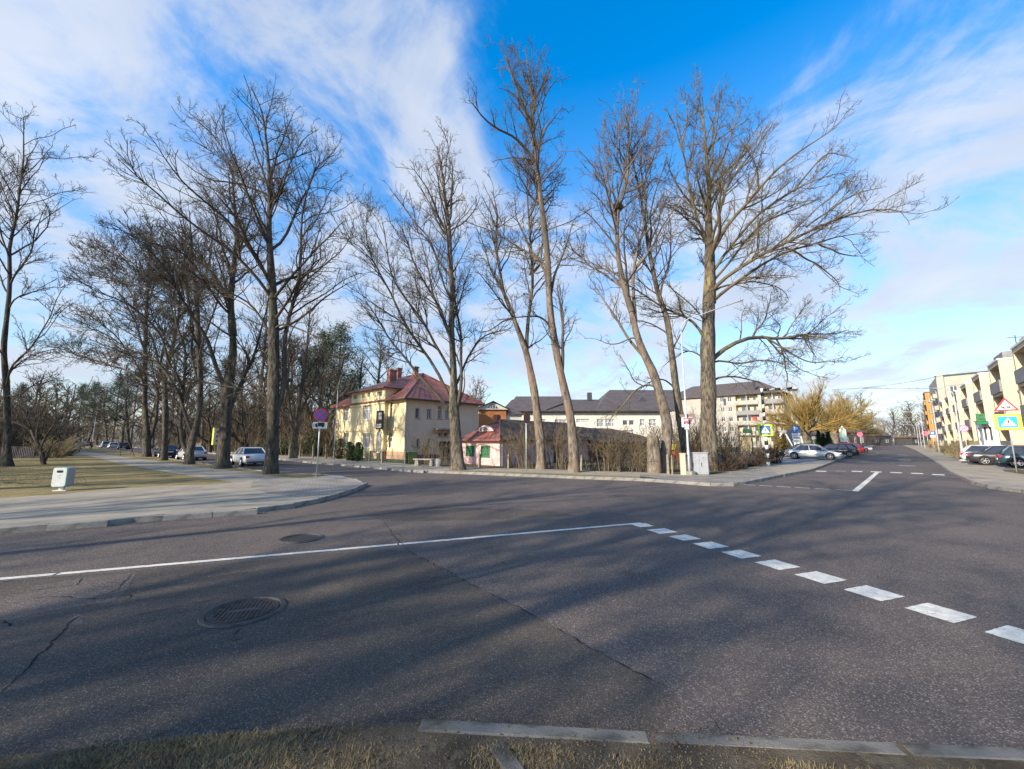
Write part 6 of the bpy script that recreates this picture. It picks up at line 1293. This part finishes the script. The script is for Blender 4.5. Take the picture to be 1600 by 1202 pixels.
lamp(1468,707.5,8.1,4.2,-52,'second lamp of the right street with curved arm before the grass bank',.075,.3,gl)
for i,(px,py,l) in enumerate([(1445.5,701.3,'third lamp on the right pavement near the pink round sign'),(1440,698.5,'fourth lamp on the right pavement'),(1436,696.5,'fifth lamp on the right pavement'),(1432,695.2,'farthest lamp on the right pavement')]):
    lamp(px,py,8.3,3.6,-52,l,.075,.3,gl)
lamp(0,0,8,1.6,60,'lamp post behind the camera, its thin shadow crosses the near lane',.085,.3,loc=(-8.28,0.09),off_z=.08)
x,y=G(143,701,KZ); t=lamp(143,700.5,9.5,1.5,40,'grey pole behind the person in red on the left street',.09,.2,m=M_grey)
lamp(1367,694,9,1.5,90,'thin grey lamp pole at the far left side of the right street',.08,.2)
# give way sign back and small plates hung on the lamp
x,y=G(1077.5,742,KZ); yy=Vector((x,y,0)); t=thing('give_way_sign','back of a triangular give way sign on the corner lamp pole','road sign',(x,y,KZ+2.95),facing(x,y)-.35)
mb=MB(); mb.slab([(.02+a,.12,b) for a,b in ((-.45,.38),(.45,.38),(0,-.40))],(0,.014,0)); mb.build('sign_plate',M_signback,t); mb=MB(); mb.box((0,.11,.2),(.6,.02,.03)); mb.build('bracket',M_steel,t)
t=thing('red_plate','small red and white plate tied to the corner lamp pole','plate',(x,y,KZ+2.75),facing(x,y)); 
mb=MB(); mb.box((-.02,-.11,.22),(.26,.01,.24)); mb.build('red_plate',M_pinks,t); mb=MB(); mb.box((-.02,-.117,.24),(.18,.004,.05)); mb.build('print',M_wh,t); mb=MB(); mb.box((.0,-.11,-.12),(.22,.01,.30)); mb.build('white_plate',M_wh,t)
mb=MB(); mb.box((-.2,-.1,.10),(.10,.01,.5)); mb.build('side_strip',M_wh,t)
# cabinets
x,y=G(1094.5,742,KZ); t=thing('utility_cabinet','grey two door utility cabinet beside the corner street lamp','cabinet',(x,y,KZ),facing(x,y)-.12)
mb=MB(); mb.box((0,.18,.60),(.86,.36,1.14)); mb.build('body',M_grey,t,bevel=.01)
mb=MB(); mb.box((0,.18,1.19),(.92,.42,.05)); mb.build('lid',M_grey,t,bevel=.01); mb=MB(); mb.box((0,.18,.03),(.80,.30,.06)); mb.build('base',M_conc,t)
for s in (-1,1):
    mb=MB(); mb.box((s*.215,-.008,.62),(.405,.016,1.02)); d=mb.build('door',M_grey,t,bevel=.004); mb=MB(); mb.box((s*.215-.12,-.028,.55),(.03,.025,.22)); mb.build('handle',M_black,d); mb=MB(); mb.box((s*.215,-.02,.93),(.05,.006,.03)); mb.build('badge',M_dkmetal,d)
x,y=G(1068.5,742.3,KZ); t=thing('cream_cabinet','narrow cream cabinet left of the corner street lamp','cabinet',(x,y,KZ),facing(x,y)+.1)
mb=MB(); mb.box((0,.15,.56),(.28,.30,1.12)); mb.build('body',M_cream,t,bevel=.01); mb=MB(); mb.box((0,.15,1.145),(.32,.34,.05)); mb.build('lid',M_cream,t); mb=MB(); mb.box((0,-.006,.58),(.22,.012,.95)); mb.build('door',M_cream,t)
x,y=G(1055,741.6,KZ); mb=MB()
# striped crossing gantry
x,y=G(1200.5,728.3,KZ); t=thing('striped_pole','black and white striped crossing pole with striped arm at its top','pole',(x,y,KZ),facing(x,y))
n=19; hh=5.75; lean=-.0
for i in range(n):
    z0,z1=hh*i/n,hh*(i+1)/n; r=.12 if z1<2.3 else .095; mb=MB(); mb.tube([(0,0,z0),(0,0,z1)],r,12); mb.build('black_band' if i%2 else 'white_band',M_black if i%2 else M_wh,t,True)
for i in range(6):
    mb=MB(); mb.tube([(.1+i*.36,0,hh-.12),(.1+(i+1)*.36,0,hh-.10)],.085,12); mb.build('black_band' if i%2==0 else 'white_band',M_black if i%2==0 else M_wh,t,True)
mb=MB(); mb.box((1.9,0,hh-.26),(.6,.22,.10)); mb.build('lamp_head',M_dkmetal,t)
t=thing('crossing_sign','blue crossing sign on a lime backing board fixed to the striped pole','road sign',(x,y,KZ+2.62),facing(x,y))
plate_poly(t,'backing_board',rrect(.92,.86,.05),M_lime,.17,.015); b=plate_poly(t,'sign_plate',rrect(.66,.66,.03),M_blue,.175); crossing(b,0,.60,.180,M_wh,M_black)
# P sign
x,y=G(1247.5,716.5,KZ); t=thing('parking_sign','blue parking sign with white plates below, before the willow trunk','road sign',(x,y,KZ),facing(x,y))
post(t,3.35,.035); b=plate_poly(t,'sign_plate',rrect(.74,.72,.05),M_blue,.05,.012,(0,0,3.0))
cu=bpy.data.curves.new('letter_p','FONT'); cu.body='P'; cu.size=.72; cu.align_x='CENTER'; cu.align_y='CENTER'; cu.extrude=.002; cu.offset=.016
to=bpy.data.objects.new('tmp',cu); col.objects.link(to); bpy.context.view_layer.update(); me=bpy.data.meshes.new_from_object(to.evaluated_get(bpy.context.evaluated_depsgraph_get())); bpy.data.objects.remove(to)
me.materials.clear(); me.materials.append(M_wh); lo=bpy.data.objects.new('letter_p',me); link(lo,b); lo.location=(0,-.058,3.0); lo.rotation_euler=(PI/2,0,0)
for k,(z,h) in enumerate(((2.49,.22),(2.15,.38),(1.78,.22))):
    q=plate_poly(t,'info_plate',rrect(.72,h,.03),M_wh,.05,.012,(0,0,z)); 
    plate_poly(q,'print',rect(.45,.03,0,.03) if k!=1 else bar(.05,.42,-.25),M_grey if k!=1 else M_dkmetal,.056,0,(0,0,z))
# house shaped board and pink round sign on the right side of the parking
x,y=G(1320,706,KZ); t=thing('green_info_sign','white and green house shaped board at the far end of the parking area','sign',(x,y,KZ),facing(x,y))
post(t,1.6,.05,M_red); b=plate_poly(t,'board',[(-.45,1.6),(.45,1.6),(.45,3.6),(0,4.3),(-.45,3.6)],M_wh,.06,.02); plate_poly(b,'green_panel',[(-.3,1.8),(.3,1.8),(.3,3.4),(0,3.9),(-.3,3.4)],mat('pale_green',(.45,.65,.45)),.064)
x,y=G(1346.5,703.5,KZ); t=thing('pink_round_sign','round pink and red sign at the left side of the right street','road sign',(x,y,KZ),facing(x,y))
M_pinks=mat('sign_pink',(.60,.13,.20),rough=.5)
post(t,3.0,.05); plate_poly(t,'sign_disc',circle(.45),M_pinks,.06,.02,(0,0,3.0)); 
x,y=G(1444.5,701,KZ); t=thing('pink_round_sign','round pink sign on the right pavement beside the third lamp','road sign',(x+.2,y-.8,KZ),facing(x,y)); post(t,3.2,.05); plate_poly(t,'sign_disc',circle(.55),M_pinks,.06,.02,(-.3,0,3.4))
x,y=G(1461,706.5,KZ); t=thing('blue_white_sign','small blue and white sign beside the second lamp of the right street','road sign',(x,y,KZ),facing(x,y)); post(t,3.0,.04); b=plate_poly(t,'sign_plate',rrect(.62,.62,.05),M_blue,.06,.015,(0,0,3.0)); plate_poly(b,'figure',circle(.16),M_wh,.066,0,(0,0,3.0)); plate_poly(t,'info_plate',rect(.62,.3),M_wh,.06,.015,(0,0,2.5))
# right no stopping sign
x,y=G(1514,720.3,KZ); t=thing('no_stopping_sign','round red no stopping sign beside the nearest lamp on the right pavement','road sign',(x,y,KZ),facing(x,y)-.3)
post(t,3.1,.035); b=plate_poly(t,'sign_disc',circle(.33),M_pinks,.06,.012,(0,0,2.95)); plate_poly(b,'pale_field',circle(.26),mat('faded_violet',(.55,.50,.70)),.064,0,(0,0,2.95))
for a in (PI/4,-PI/4): plate_poly(b,'cross_bar',bar(.05,.5,a),M_pinks,.069 if a>0 else .071,0,(0,0,2.95))
mb=MB(); mb.box((0,-.04,1.1),(.16,.05,.4)); mb.build('small_box',M_wh,t)
x2,y2=x+.1,y-.2; mb=MB(); r=random.Random(4)
for i in range(16): a=r.uniform(0,6.28); d=r.uniform(0,.6); mb.box((x2+math.cos(a)*d*1.4,y2+math.sin(a)*d,KZ+.04),(r.uniform(.2,.4),r.uniform(.15,.3),r.uniform(.05,.14)),a)
tag(mb.build('snow_remnant',M_wh),'small heap of white rubble at the foot of the red no stopping sign','rubble')
# big crossing sign on the right with warning triangle
x,y=G(1589,738.6,KZ); t=thing('crossing_sign_post','blue crossing sign on yellow board below a red warning triangle at the right edge','road sign',(x,y,KZ),facing(x,y))
post(t,4.35,.035); plate_poly(t,'yellow_board',rrect(1.05,.93,.06),M_yel,.06,.015,(-.02,0,2.95)); b=plate_poly(t,'sign_plate',rrect(.74,.66,.03),M_cyan,.065,0,(-.02,0,2.95)); crossing(b,2.95,.60,.070)
b=plate_poly(t,'warning_triangle',[(-.50,3.62),(.50,3.62),(0,4.42)],M_red,.06,.014); plate_poly(b,'white_field',[(-.36,3.70),(.36,3.70),(0,4.26)],M_wh,.065)
for i,p in enumerate([bar(.05,.16,.5,-.12,3.82),bar(.05,.12,-.3,-.07,3.78),bar(.05,.16,.5,.1,3.84),bar(.05,.12,-.3,.16,3.79),circle(.03,10,-.16,3.88),circle(.03,10,.06,3.90)]): plate_poly(b,'pictogram',p,M_black,.069+.0006*i)
# litter bin
x,y=G(92,767.5,KZ); t=thing('litter_bin','white rounded litter bin with green trim on the lawn edge','litter bin',(x,y,KZ),facing(x,y)-.55)
t.scale=(.86,.86,.9); w,d,h=.50,.36,.78; z0=.17
def rbody(mbx,y0,y1,w,h,z0,r): 
    pts=rrect(w,h,r,0,z0+h/2,6); mbx.slab([(px_,y0,pz_) for px_,pz_ in pts],(0,y1-y0,0))
mb=MB(); rbody(mb,-.02,.40,w,h,z0,.09); mb.build('shell',M_grey,t,bevel=.02)
mb=MB(); rbody(mb,-.06,-.02,w+.015,h+.015,z0-.007,.09); mb.build('green_trim',mat('trim_green',(.12,.50,.30),rough=.5),t)
mb=MB(); rbody(mb,-.10,-.06,w-.02,h-.02,z0+.01,.08); f=mb.build('front',M_wh,t,bevel=.012)
plate_poly(f,'opening',rrect(.22,.10,.045),M_black,.105,0,(0,0,z0+h-.15)); plate_poly(f,'green_mark',bar(.05,.09,.5,0,z0+.48),mat('mark_green',(.35,.75,.5)),.1045); plate_poly(f,'green_mark',rect(.03,.09,0,z0+.38),mat('mark_green',(.35,.75,.5)),.1048)
mb=MB(); mb.box((0,.15,.09),(.16,.14,.18)); mb.build('foot',M_wh,t); mb=MB(); mb.box((0,.15,.015),(.46,.34,.03)); mb.build('foot_plate',M_wh,t)
# bench, planter, green bin
x,y=G(664,728,KZ); t=thing('concrete_bench','low pale concrete bench in front of the tan wall','bench',(x,y,KZ),math.radians(-14))
mb=MB(); mb.box((0,0,.47),(1.75,.5,.10)); mb.build('seat',M_conc,t,bevel=.02)
for s in (-1,1): mb=MB(); mb.box((s*.6,0,.21),(.35,.42,.42),0,(.7,1)); mb.build('leg',M_conc,t,bevel=.02)
x,y=G(684.5,728.8,KZ); t=thing('concrete_planter','pale cylindrical concrete planter beside the bench','planter',(x,y,KZ))
mb=MB(); mb.tube([(0,0,0),(0,0,.56),(0,0,.56),(0,0,.45)],[.30,.31,.25,.24],20,False); mb.build('pot',M_conc,t,True); mb=MB(); mb.disc((0,0,.46),(0,0,1),.25,.02,20); mb.build('soil',M_dirt,t)
x,y=G(644,725.5,KZ); t=thing('green_waste_bin','dark green waste bin beside the bench','waste bin',(x,y,KZ),.3)
mb=MB(); mb.box((0,0,.45),(.62,.58,.9),0,(1.12,1.12)); mb.build('body',M_leafg,t,bevel=.03); mb=MB(); mb.box((0,0,.95),(.74,.7,.08)); mb.build('lid',M_green,t,bevel=.03)
# yellow advert board behind the swollen trunk
x,y=G(340,709.5,KZ); t=thing('advert_board','yellow and white advertising board behind the swollen tree trunk','sign',(x,y,KZ),facing(x,y)+.25)
post(t,1.0,.06); mb=MB(); mb.box((0,0,2.4),(1.5,.6,2.3)); mb.build('board',M_yel,t); mb=MB(); mb.box((-.15,-.315,2.4),(1.1,.03,2.1)); b=mb.build('white_panel',M_wh,t)
for z in (3.0,2.4,1.8): mb=MB(); mb.box((-.1,-.335,z),(.7,.02,.28)); mb.build('dark_print',M_recess,b)
# playground bits
x,y=G(1050,730,KZ); t=thing('climbing_equipment','yellow and red playground frame behind the fence posts','playground',(x,y,KZ))
for i,(dx,z,w,h,m) in enumerate([(-.35,1.5,.5,.35,M_yel),(.1,1.4,.5,.4,M_yel),(-.2,1.05,1.0,.3,M_red),(.45,.85,.5,.5,M_red)]): mb=MB(); mb.box((dx,i*.02,z),(w,.08,h),.1*i); mb.build('panel',m,t)
for s in (-.6,0,.6): mb=MB(); mb.tube([(s,.1,0),(s,.1,1.7)],.05,8); mb.build('post',M_wood,t)
x,y=G(1167,712,KZ); t=thing('playground_tower','yellow and blue playground tower behind the hedge left of the striped pole','playground',(x,y,KZ))
for i,(dx,z,w,h,m) in enumerate([(0,1.3,1.2,2.0,M_apty),(-4.2,1.6,1.3,.9,M_grey),(-4.8,1.1,.8,.9,M_blue),(.3,3.0,1.0,.5,M_green)]): mb=MB(); mb.box((dx,i*.02,z),(w,.2,h)); mb.build('panel',m,t)
for s in (-5.2,-3.6,-.7,1.0,1.5,2.0): mb=MB(); mb.tube([(s,.3,0),(s,.3,3.0)],.08,8); mb.build('post',M_wood,t)
x,y=G(1226,708,KZ); t=thing('white_arch','white curved arch frame behind the hedge right of the striped pole','arch',(x,y,KZ)); mb=MB(); mb.tube([(-1.3,0,0),(-1.0,0,1.6),(-.2,0,2.9),(.4,0,2.9),(1.0,0,1.6),(1.6,0,.3)],.10,8); mb.build('arch_tube',M_wh,t,True)
# overhead wires
def wire(a,b,sag,label):
    pts=[a.lerp(b,i/24)-Vector((0,0,sag*4*(i/24)*(1-i/24))) for i in range(25)]; mb=MB(); mb.tube(pts,.035,4); tag(mb.build('overhead_wire',M_dkmetal,None),label,'wire')
wire(P(1300,609,90),P(1482,585,78),.6,'upper overhead wire from the willows to the tower block')
wire(P(1345,634,140),P(1450,622,120),.5,'lower faint overhead wire over the far right street')

# ---------------------------------------------------------------- cars
def car_proto(kind,pm,name):
    """x forward, origin on the ground under the middle"""
    t=thing(name,'x','car')
    L={'sedan':4.5,'hatch':4.1,'wagon':4.6,'suv':4.4}[kind]; h={'sedan':1.44,'hatch':1.47,'wagon':1.48,'suv':1.66}[kind]; W=.88; zb=.24 if kind!='suv' else .30
    belt={'sedan':.93,'hatch':.95,'wagon':.95,'suv':1.05}[kind]; hL=L/2
    st=[(-hL,.70,.60,.40),(-hL+.06,.80,belt-.10 if kind!='sedan' else belt-.06,.27),(-hL+.35,.86,belt-.01,zb),(-hL+1.0,W,belt,zb),(0,W,belt-.02,zb),(hL-1.35,W,belt-.05,zb),(hL-.75,.86,belt-.14,zb),(hL-.25,.79,belt-.27,.26),(hL-.04,.68,.56,.32),(hL,.60,.50,.38)]
    mb=MB(); sec=[]
    for x,w,zt,z0 in st: sec.append([(x,-w*.86,z0),(x,-w,z0+.14),(x,-w*1.0,(z0+zt)/2+.05),(x,-w*.955,zt-.05),(x,-w*.84,zt),(x,0,zt+.03),(x,w*.84,zt),(x,w*.955,zt-.05),(x,w*1.0,(z0+zt)/2+.05),(x,w,z0+.14),(x,w*.86,z0)])
    n=11; vs=[p for s in sec for p in s]; fs=[(i*n+k,i*n+k+1,(i+1)*n+k+1,(i+1)*n+k) for i in range(len(sec)-1) for k in range(n-1)]+[(i*n+n-1,i*n,(i+1)*n,(i+1)*n+n-1) for i in range(len(sec)-1)]+[tuple(range(n)),tuple((len(sec)-1)*n+k for k in range(n))]
    mb.add(vs,fs); mb.build('body',pm,t,True)
    xs={'sedan':(-hL+.72,-hL+1.35,.38,1.12),'hatch':(-hL+.12,-hL+.62,.35,1.10),'wagon':(-hL+.12,-hL+.62,.35,1.15),'suv':(-hL+.10,-hL+.50,.35,1.05)}[kind]
    b0,r0,r1,b1=xs; wb,wr=.80,.60; zt=h-.05; B=belt-.04
    mb=MB(); mb.hexa([(b0,-wb,B),(b1,-wb,B),(b1,wb,B),(b0,wb,B),(r0,-wr,zt),(r1,-wr,zt),(r1,wr,zt),(r0,wr,zt)]); mb.build('window_glass',M_carglass,t)
    mb=MB(); mb.hexa([(r0-.05,-wr-.03,zt-.02),(r1+.06,-wr-.03,zt-.02),(r1+.06,wr+.03,zt-.02),(r0-.05,wr+.03,zt-.02),(r0+.1,-wr+.08,h),(r1-.1,-wr+.08,h),(r1-.1,wr-.08,h),(r0+.1,wr-.08,h)]); mb.build('roof',pm,t,bevel=.02)
    for s in (-1,1):
        mb=MB(); Wb,Wr=s*(wb+.008),s*(wr+.012)
        def pil(xa,xb,w0,w1): mb.tube([(xa,Wb,B),(xb,Wr,zt)],[w0,w1],5)
        pil(b0+.03,r0,.06,.045); pil(b1-.03,r1,.04,.035); pil((b0*.45+b1*.55)-.05,(r0*.45+r1*.55)-.05,.035,.03)
        if kind in('wagon','suv'): pil(b0+.75,r0+.55,.045,.04)
        mb.build('window_pillars',pm,t)
        mb=MB(); mb.box((b1-.25,s*(W+.09),belt+.06),(.12,.18,.13)); mb.build('mirror',pm,t,bevel=.03)
        mb=MB(); mb.box((-.3,s*(W+.004),belt-.15),(.18,.02,.03)); mb.box((.75,s*(W+.004),belt-.16),(.18,.02,.03)); mb.build('door_handle',M_steel,t)
        mb=MB(); mb.box((-hL+.10,s*.66,belt-.20),(.20,.26,.17)); mb.build('tail_lamp',M_tail,t,bevel=.03)
        mb=MB(); mb.box((hL-.16,s*.60,.60),(.24,.28,.13)); mb.build('headlight',M_head,t,bevel=.03)
        for x in (-hL+.82,hL-.85):
            mb=MB(); mb.disc((x,s*(W-.02),.36),(0,1,0),.375,.06,22); mb.build('wheel_arch',M_black,t)
            mb=MB(); mb.disc((x,s*(W-.085),.315),(0,1,0),.315,.22,24); w=mb.build('wheel',M_tyre,t)
            mb=MB(); mb.disc((x,s*(W+.018),.315),(0,1,0),.07,.02,10); 
            for k in range(5):
                a=k*2*PI/5; mb.box((x+math.cos(a)*.11,s*(W+.020),.315+math.sin(a)*.11),(.05,.015,.05)); mb.tube([(x,s*(W+.02),.315),(x+math.cos(a)*.2,s*(W+.022),.315+math.sin(a)*.2)],.03,4)
            mb.tube([(x+math.cos(k*PI/10)*.205,s*(W+.02),.315+math.sin(k*PI/10)*.205) for k in range(21)],.02,4); mb.build('rim',M_rim,w)
    mb=MB(); mb.box((-hL-.005,0,.55 if kind!='sedan' else .72),(.03,.5,.11)); mb.build('number_plate',M_plate,t); mb=MB(); mb.box((hL+.005,0,.42),(.03,.5,.11)); mb.build('number_plate',M_plate,t)
    mb=MB(); mb.box((-hL+.02,0,.33),(.12,1.3,.12)); mb.build('bumper_insert',M_dkmetal,t); mb=MB(); mb.box((hL-.03,0,.52),(.06,.7,.14)); mb.build('grille',M_black,t)
    return t
used={}
def car(kind,cname,c,px,py,heading,label,metal=.25,group=None,z=0.0,dxy=(0,0)):
    x,y=G(px,py,z); pm=MATS.get('car_paint_'+cname) or paint(cname,c,metal)
    t=car_proto(kind,pm,'parked_car'); t.location=(x+dxy[0],y+dxy[1],z); d=az(heading); t.rotation_euler=(0,0,math.atan2(d.y,d.x)); t['label']=label; t['category']='car'
    if group: t['group']=group
    return t
g1='cars parked along the left street'
car('sedan','silver_white',(.60,.61,.62),388,727.2,-47,'white saloon seen from behind between the two thickest street trees',.2,g1)
car('sedan','silver',(.50,.51,.53),298,719.2,-50,'silver saloon half hidden behind the three stemmed tree',.3,g1)
car('sedan','black',(.025,.028,.032),260,715.5,-48,'black saloon in front of the silver one behind the slim trunk',.2,g1)
car('hatch','dark_blue',(.03,.035,.05),191,702.3,-50,'dark hatchback, nearest of the three small cars before the street bend',.2,g1)
car('hatch','silver',(.50,.51,.53),176,700.6,-50,'silver hatchback in the middle of the three small cars before the street bend',.3,g1)
car('suv','grey',(.22,.22,.23),164,699.8,-50,'grey car farthest of the three small cars before the street bend',.3,g1)
car('hatch','blue',(.04,.13,.30),129,698.2,-30,'blue car on the far left side of the left street behind the bush',.2,g1)
car('suv','grey',(.22,.22,.23),122,696.2,-30,'grey van roof behind the blue car',.3,g1)
g2='cars parked beside the right street'
car('sedan','pearl',(.66,.66,.63),1271,717.7,133,'pearl silver saloon seen side on, nearest in the parking area',.25,g2,.14)
car('wagon','black',(.025,.028,.032),1303,713.4,-47,'black estate car behind the front of the pearl saloon',.2,g2,.14)
car('hatch','dark_blue',(.03,.035,.05),1290,715.6,-47,'dark car mostly hidden between the pearl saloon and the black estate',.2,g2,.14,dxy=(-1.0,2.0))
car('hatch','red',(.40,.03,.035),1318,710.2,-47,'red hatchback behind the black estate',.2,g2,.14)
car('hatch','black',(.025,.028,.032),1323,708.8,-47,'black hatchback farthest in the dark group beside the red one',.2,g2,.14)
car('sedan','silver',(.50,.51,.53),1335,706.2,133,'silver saloon standing alone at the far end of the parking area',.3,g2,.14)
car('hatch','black',(.025,.028,.032),1382,692.8,-137,'dark car driving far away on the right street',.2,z=0)
g3='cars parked at the right edge'
car('hatch','white',(.70,.71,.70),1561,724.3,133,'white car rear just showing left of the dark coupe',.2,g3,.14)
car('sedan','graphite',(.05,.05,.055),1583,727.3,133,'graphite coupe with red tail lamp at the right edge',.3,g3,.14)
car('hatch','petrol',(.03,.07,.09),1627,731.0,133,'petrol blue hatchback behind the crossing sign pole, cut by the right edge',.3,g3,.14,dxy=(0,-.2))
car('wagon','red',(.40,.03,.035),1608,727.0,133,'red car roof between the coupe and the petrol blue hatchback',.2,g3,.14,dxy=(1.6,.2))
car('suv','silver',(.50,.51,.53),14,706,80,'pale van behind the picket fence at the left edge',.3,z=.1)

# ---------------------------------------------------------------- person
def person(px,py,label,jc,h=1.78,rz=0,walk=.16):
    x,y=G(px,py,KZ); t=thing('person',label,'person',(x,y,KZ),rz)
    k=h/1.78; J={'pelvis':(0,0,.95),'waist':(0,0,1.1),'chest':(0,.01,1.32),'neck':(0,0,1.5),'head0':(0,.01,1.6),'head':(0,.01,1.70),'hL':(-.09,0,.90),'kL':(-.10,walk,.50),'aL':(-.10,walk*.4,.09),'tL':(-.11,walk*.4+.17,.04),'hR':(.09,0,.90),'kR':(.10,-walk*.2,.50),'aR':(.10,-walk*1.8,.12),'tR':(.11,-walk*1.8+.16,.05),
       'sL':(-.18,0,1.43),'eL':(-.25,-.05,1.16),'wL':(-.25,.10,.93),'sR':(.18,0,1.43),'eR':(.25,-.10,1.16),'wR':(.26,-.02,.92)}
    names=list(J); E=[('pelvis','waist'),('waist','chest'),('chest','neck'),('neck','head0'),('head0','head'),('pelvis','hL'),('hL','kL'),('kL','aL'),('aL','tL'),('pelvis','hR'),('hR','kR'),('kR','aR'),('aR','tR'),('chest','sL'),('sL','eL'),('eL','wL'),('chest','sR'),('sR','eR'),('eR','wR')]
    R={'pelvis':.14,'waist':.13,'chest':.16,'neck':.06,'head0':.085,'head':.095,'h':.10,'k':.062,'a':.045,'t':.04,'s':.07,'e':.048,'w':.035}
    def skin(name,ns,m,grow=0.0,parent=t):
        me=bpy.data.meshes.new(name); idx={n:i for i,n in enumerate(ns)}; me.from_pydata([tuple(c*k for c in J[n]) for n in ns],[(idx[a],idx[b]) for a,b in E if a in idx and b in idx],[]); me.materials.append(m)
        o=bpy.data.objects.new(name,me); link(o,parent); s=o.modifiers.new('skin','SKIN'); sv=me.skin_vertices[0].data
        for i,n in enumerate(ns): r=(R.get(n) or R[n[0]])*k+grow; sv[i].radius=(r,r*.85); sv[i].use_root=(i==0)
        u=o.modifiers.new('smooth','SUBSURF'); u.levels=1; u.render_levels=1; return o
    M_skin=mat('skin',(.50,.30,.22),rough=.6); M_tr=mat('dark_trousers',(.03,.03,.035),rough=.9)
    b=skin('body',names,M_skin); skin('jacket',['waist','pelvis','chest','sL','eL','wL','sR','eR','wR'],mat('jacket_'+jc[0],jc[1],rough=.8),.03); skin('trousers',['pelvis','hL','kL','aL','hR','kR','aR'],M_tr,.018)
    mb=MB(); c=(0,-.005*k,1.735*k); mb.tube([(0,0,1.66*k),(0,-.01,1.72*k),(0,-.01,1.79*k),(0,0,1.815*k)],[.10*k,.108*k,.085*k,.03*k],12); mb.build('hair',M_black,t,True)
    for s in (-1,1): mb=MB(); mb.box((s*.11*k,(walk*.4+.05 if s<0 else -walk*1.8+.05)*k,.045*k),(.10*k,.27*k,.09*k)); mb.build('shoe',M_black,t,bevel=.02)
    return t
person(141,701.3,'person in a red orange jacket and dark trousers walking on the left path',('red',(.65,.06,.02)),1.86,math.radians(45))
t=thing('carried_bag','dark bag carried beside the person in red','bag',(*[c+o for c,o in zip(G(141,701.3,KZ),(.38,-.05))],KZ+.55)); mb=MB(); mb.box((0,0,0),(.32,.2,.42)); mb.build('bag_body',M_black,t,bevel=.04); mb=MB(); mb.tube([(-.1,0,.2),(-.06,0,.34),(.06,0,.34),(.1,0,.2)],.012,5); mb.build('handle',M_black,t)
